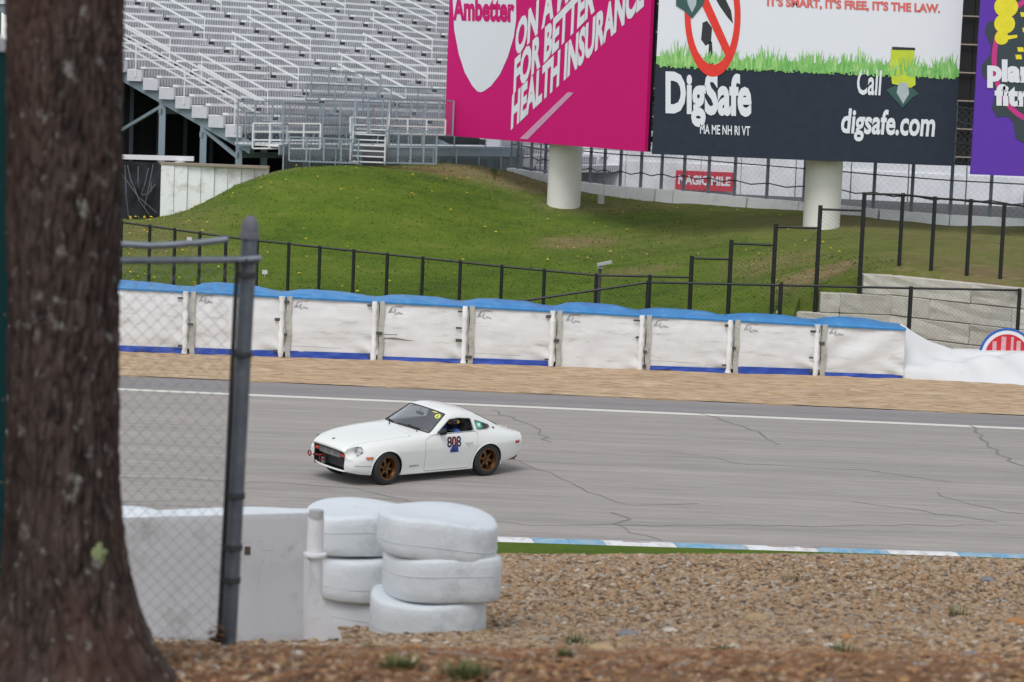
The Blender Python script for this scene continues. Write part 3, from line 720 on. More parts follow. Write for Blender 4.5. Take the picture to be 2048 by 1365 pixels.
def gravel_mat(name, cols, scale=14, stretch=(.35, 1, 1)):
    m, n, l, b = node_mat(name); b.inputs['Roughness'].default_value = .95
    v = mapping(n, l, stretch); v1 = mapping(n, l, (1, 1, 1))
    vo = n.new('ShaderNodeTexVoronoi'); vo.inputs['Scale'].default_value = scale; vo.inputs['Randomness'].default_value = 1; l.new(v, vo.inputs[0])
    sp = n.new('ShaderNodeSeparateColor'); l.new(vo.outputs['Color'], sp.inputs[0])
    r = ramp(n, [(i / (len(cols) - 1), c) for i, c in enumerate(cols)]); l.new(sp.outputs[0], r.inputs[0])
    r2 = ramp(n, [(.3, (.80, .78, .76)), (.7, (1.12, 1.12, 1.12))]); l.new(noise(n, l, v, 1.3, 8, .8), r2.inputs[0])
    mm = n.new('ShaderNodeMix'); mm.data_type = 'RGBA'; mm.blend_type = 'MULTIPLY'; mm.inputs['Factor'].default_value = 1
    l.new(r.outputs[0], mm.inputs['A']); l.new(r2.outputs[0], mm.inputs['B']); l.new(mm.outputs['Result'], b.inputs['Base Color'])
    bp = n.new('ShaderNodeBump'); bp.inputs['Distance'].default_value = .05; bp.inputs['Strength'].default_value = .9; bp.invert = True
    l.new(vo.outputs['Distance'], bp.inputs['Height']); l.new(bp.outputs[0], b.inputs['Normal']); return m
M_ASPH = asphalt('asphalt', (.31, .288, .270)); M_ASPH2 = asphalt('asphalt_runoff', (.235, .225, .222))
M_GRAVEL = gravel_mat('gravel_tan', [(.30, .20, .12), (.42, .29, .17), (.50, .36, .22), (.38, .27, .17), (.54, .42, .29)], 9)
M_GR1 = None
# wide base of rough grass out to the horizon
def grass_mat(name):
    m, n, l, b = node_mat(name); b.inputs['Roughness'].default_value = .95; b.inputs['Specular IOR Level'].default_value = .2
    v = mapping(n, l, (.6, 1, 1)); tc = n.new('ShaderNodeTexCoord'); 
    r = ramp(n, [(.22, (.044, .084, .008)), (.45, (.080, .138, .011)), (.62, (.108, .165, .015)), (.8, (.160, .185, .035))]); nzb = noise(n, l, mapping(n, l, (.25, .45, 1)), .8, 4, .6); av = n.new('ShaderNodeMath'); av.operation = 'MULTIPLY_ADD'; av.inputs[1].default_value = .9; l.new(nzb, av.inputs[0]); sb_ = n.new('ShaderNodeMath'); sb_.operation = 'SUBTRACT'; sb_.inputs[1].default_value = .45; l.new(noise(n, l, v, 1.4, 9, .8), sb_.inputs[0]); l.new(sb_.outputs[0], av.inputs[2]); l.new(av.outputs[0], r.inputs[0])
    fine = ramp(n, [(.35, (.82, .82, .8)), (.65, (1.18, 1.18, 1.12))]); l.new(noise(n, l, v, 16, 6, .8), fine.inputs[0])
    mm = n.new('ShaderNodeMix'); mm.data_type = 'RGBA'; mm.blend_type = 'MULTIPLY'; mm.inputs['Factor'].default_value = 1
    l.new(r.outputs[0], mm.inputs['A']); l.new(fine.outputs[0], mm.inputs['B'])
    # worn, brown turf: a painted-in attribute gives how much (where the soil really is bare)
    at = n.new('ShaderNodeAttribute'); at.attribute_name = 'bare'
    r2 = ramp(n, [(.3, (.15, .12, .04)), (.55, (.24, .18, .09)), (.75, (.40, .31, .20))]); l.new(noise(n, l, v, 3.5, 8, .8), r2.inputs[0])
    nz = noise(n, l, v, 2.2, 8, .85); ma = n.new('ShaderNodeMath'); ma.operation = 'MULTIPLY_ADD'; ma.inputs[1].default_value = 2.6; ma.inputs[2].default_value = -1.3
    l.new(nz, ma.inputs[0]); ad = n.new('ShaderNodeMath'); ad.operation = 'ADD'; ad.use_clamp = True; l.new(ma.outputs[0], ad.inputs[0]); l.new(at.outputs['Fac'], ad.inputs[1])
    mu = n.new('ShaderNodeMath'); mu.operation = 'MULTIPLY'; mu.use_clamp = True; l.new(ad.outputs[0], mu.inputs[0]); l.new(at.outputs['Fac'], mu.inputs[1])
    sc_ = n.new('ShaderNodeMath'); sc_.operation = 'MULTIPLY'; sc_.use_clamp = True; sc_.inputs[1].default_value = 1.6; l.new(mu.outputs[0], sc_.inputs[0])
    l.new(mixc(n, l, sc_.outputs[0], mm.outputs['Result'], r2.outputs[0]), b.inputs['Base Color'])
    bp = n.new('ShaderNodeBump'); bp.inputs['Distance'].default_value = .08; bp.inputs['Strength'].default_value = .8
    l.new(noise(n, l, v, 12, 6, .8), bp.inputs['Height']); l.new(bp.outputs[0], b.inputs['Normal']); return m
M_GRASS = grass_mat('grass_turf')
g = MB(); g.grid(lambda u, v: (-500 + 1000 * u, -300 + 1100 * v, -.03), 4, 4); g.build('ground', M_GRASS)['kind'] = 'structure'
tk = strip('race_track', lambda x: y_kerb_in(x), y_line, 0, M_ASPH); tk['label'] = 'grey race track asphalt with cracks and worn streaks'
strip('run_off_asphalt', lambda x: y_line(x) + .14, y_edge, 0, M_ASPH2)
M_WPAINT = pbr('road_paint', (.62, .61, .56), rough=.8, var=.06, scale=3, dirt=(.30, .29, .27), dirt_amt=.3, dscale=6)
strip('edge_line', lambda x: y_line(x) - .16, lambda x: y_line(x) + .16, .004, M_WPAINT)
strip('inner_edge_line', lambda x: y_kerb_in(x) - .02, lambda x: y_kerb_in(x) + .10, .004, pbr('road_paint_cream', (.50, .46, .38), rough=.85, var=.1))
strip('gravel_trap', lambda x: y_edge(x), lambda x: y_barrier(x) + 3.5, .004, M_GRAVEL, n=200, jit0=.09)
# low ridges of loose gravel in front of the barrier: real relief
def ridge():
    nx, ny = 700, 26; xs = np.linspace(-22, 24, nx); X = np.repeat(xs[None], ny, 0)
    Y0, Y1 = y_edge(xs) + .05, y_barrier(xs) + .9; V = np.linspace(0, 1, ny)[:, None]; Y = Y0 * (1 - V) + Y1 * V
    Z = .012 + .05 * np.sin(np.pi * np.clip(V, 0, 1)) ** .5 * (.5 + .5 * vnoise(X * .35, Y * 1.6, 1., 4, 5)) + .022 * vnoise(X, Y * 2, 3.1, 2, 8) * np.clip(V * 8, 0, 1)
    Z = Z + np.clip((V - .80) * 5, 0, 1) * .035 * (1 + vnoise(X, Y, .8, 2, 4))
    v = np.stack([X, Y, Z], -1).reshape(-1, 3); i = np.arange(ny - 1)[:, None] * nx + np.arange(nx - 1)[None]
    f = np.stack([i, i + 1, i + nx + 1, i + nx], -1).reshape(-1, 4); o = np_mesh('raked_gravel', v, f, M_GRAVEL, smooth=180); tag(o, kind='stuff', label='loose tan gravel raked in front of the barrier'); return o
ridge()
# cracks in the asphalt
def crack(pts, w, z=.004, name='crack'):
    P = []
    for a, b in zip(pts[:-1], pts[1:]):
        A, B = G(*a), G(*b); n = max(2, int((B - A).length / .35))
        for k in range(n): P.append(A.lerp(B, k / n))
    P.append(G(*pts[-1])); rg = random.Random(len(pts) * 7 + int(pts[0][0])); m = MB(); vs = []
    for i, p in enumerate(P):
        t = (P[min(i + 1, len(P) - 1)] - P[max(0, i - 1)]).normalized(); s = Vector((-t.y, t.x, 0)); j = s * rg.uniform(-.11, .11)
        ww = w * rg.uniform(.4, 1.2); vs += [(p.x + j.x + s.x * ww / 2, p.y + j.y + s.y * ww / 2, z), (p.x + j.x - s.x * ww / 2, p.y + j.y - s.y * ww / 2, z)]
    m.add(vs, [(2 * i, 2 * i + 2, 2 * i + 3, 2 * i + 1) for i in range(len(P) - 1)])
    return m.build(name, pbr('crack_tar', (.185, .172, .163), rough=.9, var=.3), tk)
for pts, w in [([(495, 965), (600, 968), (700, 978), (800, 1000), (920, 1035), (1060, 1052), (1230, 1050), (1312, 1082)], .035),
               ([(1232, 1050), (1248, 1038), (1232, 1026)], .06), ([(1230, 1050), (1400, 1052), (1700, 1052), (2048, 1052)], .03),
               ([(1400, 826), (1480, 850), (1560, 890)], .06), ([(1945, 852), (1962, 880), (1995, 905), (2048, 935)], .07), ([(1870, 985), (1940, 1010), (2048, 1030)], .03),
               ([(1000, 905), (1080, 940), (1170, 985), (1260, 1012), (1400, 1010)], .035), ([(240, 955), (460, 962), (500, 966)], .03), ([(240, 1003), (380, 1002), (500, 1005)], .03),
               ([(980, 820), (1060, 850), (1100, 885)], .05), ([(1700, 1005), (1840, 1022), (1990, 1046)], .03), ([(560, 1003), (760, 996), (860, 1012)], .025), ([(1350, 905), (1500, 930), (1720, 940), (1900, 965)], .025)]:
    crack(pts, w)
# painted kerb: blocks of blue and white, raised
kb_blue = pbr('kerb_blue', (.10, .32, .50), rough=.6, var=.25, scale=5, dirt=(.38, .42, .44), dirt_amt=.8, dscale=4); kb_white = pbr('kerb_white', (.66, .67, .68), rough=.6, var=.08, scale=5, dirt=(.40, .36, .33), dirt_amt=.5, dscale=4)
kb_red = pbr('kerb_old_red', (.33, .10, .12), rough=.7, var=.3)
kerb = empty('kerb', (6, y_kerb_in(6), 0), 'blue and white painted kerb along the near edge of the track', 'kerb')
xk = G(1058, 1082).x; seg = (G(1200, 1086).x - G(1058, 1082).x) 
for k in range(-26, 26):
    x0, x1 = xk + seg * k, xk + seg * (k + 1); skw = .10
    for (a, b_) in ((x0, (x0 + x1) / 2 - .004), ((x0 + x1) / 2 + .004, x1 - .008)):
        m = MB(); vs = []
        for x, s in ((a, 0), (b_, 0)):
            for t, h in ((-.005, .004), (.04, .03), (.5, .045), (.93, .02), (1, -.02)):
                y = y_kerb_in(x) + (y_kerb_out(x) - y_kerb_in(x)) * t; vs.append((x + skw * t, y, h))
        m.add(vs, [(i, i + 1, i + 6, i + 5) for i in range(4)] + [(0, 5, 9, 4)]); m.build('kerb_block', kb_blue if k % 2 == 0 else kb_white, kerb)
for (a, b_) in ((1245, 1300), (1535, 1590), (1600, 1640)):
    A, B = G(a, 1087 + (a - 1245) * .035), G(b_, 1087 + (b_ - 1245) * .035); x0, x1 = A.x, B.x
    MB().grid(lambda u, v: (x0 + (x1 - x0) * u, y_kerb_in(x0) + (y_kerb_out(x0) - y_kerb_in(x0)) * (.28 + .12 * v), .044 + .002 * v), 2, 1).build('faded_red_mark', kb_red, kerb)
# verge strip between the kerb and the near bank
def in_front(x): return y_kerb_out(x) - 2.4

# ------------------------------------------------------------------ near bank (the camera stands on it)
near_pts = []
for px_, off in ((-600, .0), (200, 0), (1000, 0), (1700, .08), (2300, .12), (3200, .12)):
    for (Y, z) in ((-6, 5.6), (0, 5.55), (5.0, 5.52), (6.2, 5.48)):
        near_pts.append(((px_ - 1024) / F_PX * max(Y, 8) * 1.5, Y, z))
for (px, py, Y) in ((60, 1352, 6.0), (330, 1318, 7.2), (458, 1287, 7.66), (320, 1300, 9.5), (600, 1289, 10.9), (740, 1280, 11.4), (900, 1268, 11.9), (980, 1266, 12.1),
                    (1024, 1362, 6.4), (1500, 1365, 6.3), (2048, 1368, 6.2), (1400, 1310, 8.6), (2048, 1320, 8.4), (1024, 1312, 9.0), (1300, 1255, 10.8), (2048, 1265, 10.6),
                    (1024, 1190, 14.0), (1500, 1180, 14.0), (2048, 1190, 14.0), (1024, 1114, 16.4), (1400, 1116, 16.4), (1700, 1113, 16.4), (2048, 1123, 16.4), (300, 1095, 16.4), (2500, 1150, 16.4)):
    p = U(px, py, Y); near_pts.append((p.x, p.y, p.z))
for x in (-14, -7, 7, 14): near_pts.append((x, 16.4, 3.95)); near_pts.append((x, 9, 5.2))
for x in (-14, -5, 0, 5, 14): near_pts += [(x, 20, 3.0), (x, 26, 1.65), (x, 32, .45), (x, 34.6, -.02)]
_nz = rbf(near_pts)
Y_TOE = 34.5
def near_z(x, y):
    x, y = np.asarray(x, float), np.asarray(y, float)
    z = _nz(np.clip(x, -16, 16), np.clip(y, -6, 34.6)); t = np.clip((y - 17) / 3, 0, 1)
    prof = np.interp(y, [16, 18, 22, 28, 33, 35], [3.98, 3.45, 2.45, 1.15, .15, -.04])
    return z * (1 - t) + prof * t
def bank_mesh():
    xs = np.unique(np.concatenate([np.linspace(-40, -6, 40), np.linspace(-6, 9, 420), np.linspace(9, 40, 40)])); ys = np.unique(np.concatenate([np.linspace(-10, 5, 20), np.linspace(5, 17.5, 360), np.linspace(17.5, 35.2, 40)]))
    X, Y = np.meshgrid(xs, ys); Z = near_z(X, Y)
    Z = Z + .018 * vnoise(X, Y, 1.3, 4, 2) * (Y > 4) + .010 * vnoise(X, Y, 14., 3, 3)
    v = np.stack([X, Y, Z], -1).reshape(-1, 3); nx = len(xs); i = np.arange(len(ys) - 1)[:, None] * nx + np.arange(nx - 1)[None]
    return np_mesh('bank', v, np.stack([i, i + 1, i + nx + 1, i + nx], -1).reshape(-1, 4), None, smooth=180), X, Y
bank, bX, bY = bank_mesh(); bank['kind'] = 'structure'
def bank_mat():
    m, n, l, b = node_mat('bank_soil'); b.inputs['Roughness'].default_value = 1; b.inputs['Specular IOR Level'].default_value = .2
    v = mapping(n, l, (1, 1, 1)); vs = mapping(n, l, (.5, 1, 1))
    vo = n.new('ShaderNodeTexVoronoi'); vo.inputs['Scale'].default_value = 34; l.new(vs, vo.inputs[0]); sp = n.new('ShaderNodeSeparateColor'); l.new(vo.outputs['Color'], sp.inputs[0])
    gr = ramp(n, [(0, (.13, .08, .045)), (.35, (.30, .20, .12)), (.7, (.42, .31, .20)), (1, (.50, .42, .33))]); l.new(sp.outputs[0], gr.inputs[0])
    so = ramp(n, [(.28, (.035, .025, .018)), (.42, (.085, .055, .036)), (.52, (.14, .068, .034)), (.66, (.20, .080, .028)), (.8, (.22, .17, .12))]); l.new(noise(n, l, vs, 9, 9, .8), so.inputs[0])
    at = n.new('ShaderNodeAttribute'); at.attribute_name = 'litter'
    nz = noise(n, l, v, 3.2, 7, .8); ma = n.new('ShaderNodeMath'); ma.operation = 'MULTIPLY_ADD'; ma.inputs[1].default_value = 2.; ma.inputs[2].default_value = -1.
    l.new(nz, ma.inputs[0]); ad = n.new('ShaderNodeMath'); ad.operation = 'ADD'; ad.use_clamp = True; l.new(ma.outputs[0], ad.inputs[0]); l.new(at.outputs['Fac'], ad.inputs[1])
    c = mixc(n, l, ad.outputs[0], gr.outputs[0], so.outputs[0])
    at2 = n.new('ShaderNodeAttribute'); at2.attribute_name = 'green'
    gn = ramp(n, [(.3, (.04, .075, .012)), (.7, (.10, .14, .03))]); l.new(noise(n, l, vs, 20, 6, .8), gn.inputs[0])
    l.new(mixc(n, l, at2.outputs['Fac'], c, gn.outputs[0]), b.inputs['Base Color'])
    bp = n.new('ShaderNodeBump'); bp.inputs['Distance'].default_value = .02; bp.inputs['Strength'].default_value = .9; bp.invert = True
    l.new(vo.outputs['Distance'], bp.inputs['Height']); l.new(bp.outputs[0], b.inputs['Normal']); return m
bank.data.materials.append(bank_mat())
lit = bank.data.attributes.new('litter', 'FLOAT', 'POINT'); lit.data.foreach_set('value', np.clip((9.3 - bY + 1.6 * vnoise(bX, bY, 1.1, 4, 9)) / 3.0, 0, 1).ravel().astype(np.float32))
gr_ = bank.data.attributes.new('green', 'FLOAT', 'POINT'); gr_.data.foreach_set('value', np.clip((bY - 18) / 3, 0, 1).ravel().astype(np.float32))
vg = MB(); vg.grid(lambda u, v: (-40 + 80 * u, (33.6) * (1 - v) + (y_kerb_out(-40 + 80 * u) - .02) * v, .006 + .02 * v), 60, 6); vg.build('grass_verge', M_GRASS)['kind'] = 'structure'

# stones lying on the bank (real stones, one mesh per size class because nobody could count them)
def ico():
    bm = bmesh.new(); bmesh.ops.create_icosphere(bm, subdivisions=1, radius=1); v = np.array([q.co[:] for q in bm.verts]); f = np.array([[q.index for q in t.verts] for t in bm.faces]); bm.free(); return v, f
IV, IF = ico()
def stone_mat():
    m, n, l, b = node_mat('stones'); b.inputs['Roughness'].default_value = .9
    at = n.new('ShaderNodeAttribute'); at.attribute_name = 'tone'
    r = ramp(n, [(0, (.09, .058, .036)), (.14, (.20, .125, .07)), (.34, (.33, .225, .135)), (.55, (.41, .295, .185)), (.70, (.34, .195, .095)), (.85, (.46, .36, .25)), (.95, (.27, .255, .235)), (1, (.56, .49, .40))])
    l.new(at.outputs['Fac'], r.inputs[0])
    v = mapping(n, l, (1, 1, 1)); r2 = ramp(n, [(.3, (.75, .73, .7)), (.7, (1.15, 1.15, 1.15))]); l.new(noise(n, l, v, 60, 4, .7), r2.inputs[0])
    mm = n.new('ShaderNodeMix'); mm.data_type = 'RGBA'; mm.blend_type = 'MULTIPLY'; mm.inputs['Factor'].default_value = 1; l.new(r.outputs[0], mm.inputs['A']); l.new(r2.outputs[0], mm.inputs['B'])
    l.new(mm.outputs['Result'], b.inputs['Base Color']); return m
M_STONE = stone_mat()
def stones(name, X, Y, S, label, seed=1, tone=None):
    rg = np.random.default_rng(seed); n = len(X); Z = near_z(X, Y)
    A = rg.random((n, 3)) * 2 * np.pi; sc = S[:, None] * (0.65 + .7 * rg.random((n, 3))) * np.array([1.25, 1, .62])
    ca, sa = np.cos(A[:, 0]), np.sin(A[:, 0]); jit = 1 + .22 * rg.normal(size=(n, len(IV), 1))
    V = IV[None] * np.clip(jit, .6, 1.5) * sc[:, None]; x = V[..., 0] * ca[:, None] - V[..., 1] * sa[:, None]; y = V[..., 0] * sa[:, None] + V[..., 1] * ca[:, None]
    tl = (rg.random((n, 1)) - .5) * .7; z = V[..., 2] + x * tl
    P = np.stack([x + X[:, None], y + Y[:, None], z + (Z + S * .22)[:, None]], -1).reshape(-1, 3)
    F_ = (IF[None] + (np.arange(n) * len(IV))[:, None, None]).reshape(-1, 3)
    o = np_mesh(name, P, F_, M_STONE); t = o.data.attributes.new('tone', 'FLOAT', 'POINT'); tn = rg.random(n) if tone is None else tone(rg, n)
    t.data.foreach_set('value', np.repeat(tn, len(IV)).astype(np.float32)); tag(o, label, kind='stuff'); return o
rg = np.random.default_rng(11)
def scatter(n, y0, y1, pxl=-150, pxr=2250, p=1.):
    Y = y0 + (y1 - y0) * rg.random(n) ** p; X = ((pxl + (pxr - pxl) * rg.random(n)) - 1024) / F_PX * Y; return X, Y
X, Y = scatter(56000, 10.0, 17.6, 700, 2750, .85); stones('gravel', X, Y, .008 + .014 * rg.random(len(X)) ** 1.8, 'tan gravel stones piled on the bank above the kerb', 2)
X, Y = scatter(7000, 7.6, 10.3, 700, 2150, .55); stones('gravel', X, Y, .006 + .013 * rg.random(len(X)) ** 1.8, 'thinning tan gravel at the foot of the bank', 7)
X, Y = scatter(19000, 6.2, 10.8, -300, 2750, .9); stones('pebbles', X, Y, .004 + .013 * rg.random(len(X)) ** 2.2, 'pebbles among the pine litter in the foreground', 3)
X, Y = scatter(6000, 9.0, 12.6, 200, 1000, .8); stones('pebbles', X, Y, .006 + .016 * rg.random(len(X)) ** 2.2, 'grey and tan pebbles at the foot of the white barrier', 5)
# larger rocks, one object each
big = [(498, 1340, 6.9, .030, 'rounded'), (985, 1306, 8.8, .034, 'wedge'), (2048, 1245, 11.2, .05, 'flat'), (1502, 1243, 11.6, .055, 'flat')]
def rock(px, py, Y, s, tonev, lab):
    p = U(px, py, Y); rg2 = random.Random(int(px)); bm = bmesh.new(); bmesh.ops.create_icosphere(bm, subdivisions=3, radius=1)
    k = [Vector((rg2.uniform(-1, 1), rg2.uniform(-1, 1), rg2.uniform(-1, 1))).normalized() for _ in range(9)]
    for v in bm.verts:
        d = min(1.0, min((.78 + .1 * (i % 3)) / max(.05, v.co.normalized().dot(q)) for i, q in enumerate(k))); v.co = v.co * d; v.co.x *= s * 1.35; v.co.y *= s; v.co.z *= s * .7
    me = D.meshes.new('rock'); bm.to_mesh(me); bm.free(); shade(me, 30); o = D.objects.new('rock', me); COL.objects.link(o)
    o.location = (p.x, Y, float(near_z(p.x, Y)) + s * .35); me.materials.append(pbr('rock_%s' % tonev[0], tonev[1], rough=.9, var=.3, scale=30, bump=.5, bscale=80)); tag(o, lab, 'rock'); return o
T = {'tan': ('tan', (.42, .30, .17)), 'orange': ('orange', (.40, .20, .07)), 'grey': ('grey', (.20, .21, .23)), 'pale': ('pale', (.55, .50, .43))}
for a in [(1512, 1233, 11.7, .045, T['tan'], 'flat tan rock in the middle of the gravel bank'), (1255, 1263, 10.4, .034, T['grey'], 'grey rock left of centre on the lower gravel bank'),
          (2032, 1243, 11.2, .04, T['orange'], 'rusty orange rock at the right edge of the gravel'), (1943, 1318, 8.3, .022, T['grey'], 'small blue-grey stone at the lower right among pine litter'),
          (1692, 1273, 9.9, .022, T['orange'], 'orange stone in the litter right of centre'), (1660, 1295, 9.2, .022, T['pale'], 'pale stone just below the orange stone'),
          (1340, 1258, 10.6, .028, T['pale'], 'pale oval rock beside the grey rock'), (595, 1338, 7.0, .018, T['pale'], 'pale flat stone on the soil below the white barrier'),
          (205, 1335, 6.3, .020, T['orange'], 'orange stone at the foot of the tree trunk'), (830, 1318, 8.2, .03, T['orange'], 'reddish stone in front of the tyre stacks'),
          (1975, 1158, 14.6, .032, T['grey'], 'dark rock high on the gravel at the right'), (1200, 1332, 7.6, .035, T['tan'], 'tan rock in the foreground litter right of the sticks')]: rock(*a)
# pine needles, twigs and leaves
def litter():
    n = 34000; rg = np.random.default_rng(21); Y = 5.8 + 4.9 * rg.random(n) ** 1.25; X = ((-300 + 3000 * rg.random(n)) - 1024) / F_PX * Y
    keep = rg.random(n) < np.clip((9.4 - Y) / 3.2, .04, 1) * np.clip(.35 + .6 * (X + 1), .2, 1); X, Y = X[keep], Y[keep]; n = len(X); Z = near_z(X, Y) + .004 + .012 * rg.random(n)
    a = rg.random(n) * np.pi; L = .03 + .04 * rg.random(n); w = .0009 + .0008 * rg.random(n); dx, dy = np.cos(a) * L, np.sin(a) * L; sx, sy = -np.sin(a) * w, np.cos(a) * w; dz = (rg.random(n) - .4) * .012
    P = np.stack([np.stack([X - dx / 2 - sx, Y - dy / 2 - sy, Z], -1), np.stack([X + dx / 2 - sx, Y + dy / 2 - sy, Z + dz], -1), np.stack([X + dx / 2 + sx, Y + dy / 2 + sy, Z + dz + .001], -1), np.stack([X - dx / 2 + sx, Y - dy / 2 + sy, Z + .001], -1)], 1).reshape(-1, 3)
    o = np_mesh('pine_needles', P, np.arange(n * 4).reshape(-1, 4), pbr('dead_needles', (.20, .085, .035), rough=.9, var=.5, scale=8)); tag(o, 'dead red brown pine needles covering the foreground', kind='stuff')
litter()
def leaf_litter():
    n = 900; rg = np.random.default_rng(22); Y = 5.9 + 4 * rg.random(n); X = ((-80 + 2250 * rg.random(n)) - 1024) / F_PX * Y; Z = near_z(X, Y) + .008; P = []; 
    for x, y, z in zip(X, Y, Z):
        a = rg.random() * 6.28; s = .008 + .018 * rg.random(); t = (rg.random() - .5) * .6
        for u, v in ((-1.4, 0), (0, .7), (1.4, 0), (0, -.7)): P.append((x + (u * math.cos(a) - v * math.sin(a)) * s, y + (u * math.sin(a) + v * math.cos(a)) * s, z + s * t * u + (.3 * s if v else 0)))
    o = np_mesh('fallen_leaves', P, np.arange(n * 4).reshape(-1, 4), pbr('dead_leaf', (.30, .17, .07), rough=.8, var=.5, scale=5)); tag(o, 'dry fallen leaves scattered over the foreground soil', kind='stuff')
leaf_litter()
def weed(px, py, Y, h, n, lab, col=(.095, .11, .035), seed=0, wid=.0035):
    p = U(px, py, Y); z0 = float(near_z(p.x, Y)); rg2 = random.Random(seed + int(px)); m = MB()
    for _ in range(n):
        a = rg2.uniform(0, 6.28); r = rg2.uniform(0, h * (2.6 if h > .045 else 1.2)); bx, by = p.x + math.cos(a) * r * .5, Y + math.sin(a) * r * .5; L = h * rg2.uniform(.5, 1.1); ln = rg2.uniform(.1, .8)
        sx, sy = -math.sin(a) * wid, math.cos(a) * wid; q = []
        for t in (0, .4, .75, 1): q.append((bx + math.cos(a) * L * ln * t * t, by + math.sin(a) * L * ln * t * t, z0 + L * t * (1 - .25 * t * ln), (1 - t) + .08))
        vs = []
        for x, y, z, k in q: vs += [(x - sx * k, y - sy * k, z), (x + sx * k, y + sy * k, z)]
        m.add(vs, [(0, 1, 3, 2), (2, 3, 5, 4), (4, 5, 7, 6)])
    o = m.build('weed', pbr('weed_green_%d' % seed, col, rough=.8, var=.35, scale=20), loc=(p.x, Y, z0)); tag(o, lab, 'weed'); return o
for i, a in enumerate([(380, 1300, 9.3, .05, 60, 'small green tuft at the foot of the barrier right of the tree'), (735, 1310, 8.2, .035, 40, 'low green tuft left of the tyre stacks'), (800, 1335, 6.55, .048, 170, 'leafy weed patch at the bottom of the picture left of centre'),
          (925, 1345, 6.4, .055, 190, 'tallest green weed patch among the foreground sticks'), (1130, 1325, 7.0, .04, 90, 'weed clump right of the sticks'), (1150, 1268, 9.8, .06, 60, 'small tuft on the lower gravel bank'),
          (1190, 1315, 8.2, .05, 50, 'sparse tuft beside the tan foreground rock'), (1690, 1318, 8.3, .05, 80, 'bright green moss tuft at the lower right'), (1445, 1312, 8.5, .045, 50, 'small tuft below the middle of the gravel'),
          (1590, 1165, 14.4, .07, 40, 'yellow green plant alone on the upper gravel'), (1918, 1220, 12.1, .06, 50, 'green sprout on the gravel at the right')]): weed(*a, seed=i)
for i, (pts, r, lab) in enumerate([([(1120, 1330, 7.6), (1180, 1338, 7.4), (1260, 1345, 7.3)], .004, 'thin grey stick lying right of the weeds'), ([(830, 1365, 6.7), (829, 1320, 6.75)], .0045, 'short white stick standing in the foreground weeds'),
                         ([(850, 1338, 7.2), (930, 1352, 7.0), (1010, 1366, 6.8)], .005, 'long grey stick lying in the foreground weeds'), ([(1280, 1327, 7.9), (1380, 1326, 7.9)], .005, 'pale stick lying right of centre in the foreground')]):
    P = [U(*p) for p in pts]
    if i != 1: P = [Vector((p.x, p.y, float(near_z(p.x, p.y)) + .012)) for p in P]
    s = MB().tube(P, r, 6); o = s.build('stick', pbr('stick_white' if i == 1 else 'stick_grey', (.6, .57, .52) if i == 1 else (.28, .22, .18), rough=.9, var=.3, scale=15), loc=P[0]); tag(o, lab, 'stick')
# ================================================================== GRASS HILL BEHIND THE BARRIER
hp = []
for (px, py, Y) in ((240, 449, 84), (285, 447, 84.2), (280, 452, 88), (320, 441, 84), (430, 395, 84.5), (535, 346, 84.5), (600, 337, 85.5), (750, 333, 87), (900, 335, 89.5), (1000, 338, 92),
                    (1125, 434, 83), (1640, 478, 75.4), (1020, 352, 93.5), (1097, 368, 91.5), (1164, 383, 89.5), (1217, 393, 88), (1317, 403, 86), (1396, 409, 85), (1500, 414, 83.5), (1602, 421, 82.5), (1760, 437, 81), (2048, 450, 80),
                    (1740, 548, 66.8), (1785, 550, 66.6), (1900, 563, 65.3), (2048, 578, 63.6), (1650, 588, 66.6), (1600, 610, 66.5)):
    p = U(px, py, Y); hp.append((p.x, p.y, p.z))
for px, Y, z in ((100, 71.5, .9), (245, 71, .85), (600, 69, .55), (1000, 67.5, .35), (1200, 66.7, .32), (1380, 66.2, .35), (1480, 66.2, .6), (500, 77, 1.9), (900, 75, 1.55), (1150, 74, 1.5), (1400, 71, 1.55), (1050, 79, 2.15)):
    hp.append(((px - 1024) / F_PX * Y, Y, z))
for x in (-22, -14): hp += [(x, 66, .5), (x, 74, 1.2), (x, 84, 2.2)]
for x in (-10, -4, 2, 6): hp.append((x, 64.2, -.1))
for x in (16, 20): hp += [(x, 66, 2.4), (x, 80, 3.2)]
_hz = rbf(hp)
OV = U(2048, 450, 80).z
def wall_line(x):
    """front face of the concrete block wall: across, then towards the track"""
    xc = U(1787, 560, 66.6).x
    return 66.6 if x < xc else max(61.6, 66.6 - (x - xc) * .95)
xc_ = U(1787, 560, 66.6).x; xl_ = U(1553, 620, 66.6).x
def hill_z(x, y): return _hz(np.asarray(x, float), np.asarray(y, float))
def front_y(x):
    b = y_barrier(0) + 2.6
    if x < xl_: return b
    if x < xl_ + .6: return b + (66.9 - b) * (x - xl_) / .6
    return wall_line(x) + .35
nw_top = [(1020, 336, 93.5), (1060, 342, 92.5), (1097, 349, 91.5), (1155, 363, 89.8), (1217, 371, 88), (1317, 378.5, 86), (1352, 381, 85.6), (1407, 386, 85), (1500, 395.5, 83.5), (1602, 404, 82.5), (1681, 411, 81.7), (1760, 419, 81), (1900, 430, 80.5), (2048, 438, 80), (2250, 450, 79)]
nwp = [U(*q) for q in nw_top]
def hill_end(x):
    return 98. if x < nwp[0].x - .5 else float(np.interp(x, [p.x for p in nwp], [p.y for p in nwp])) + .1
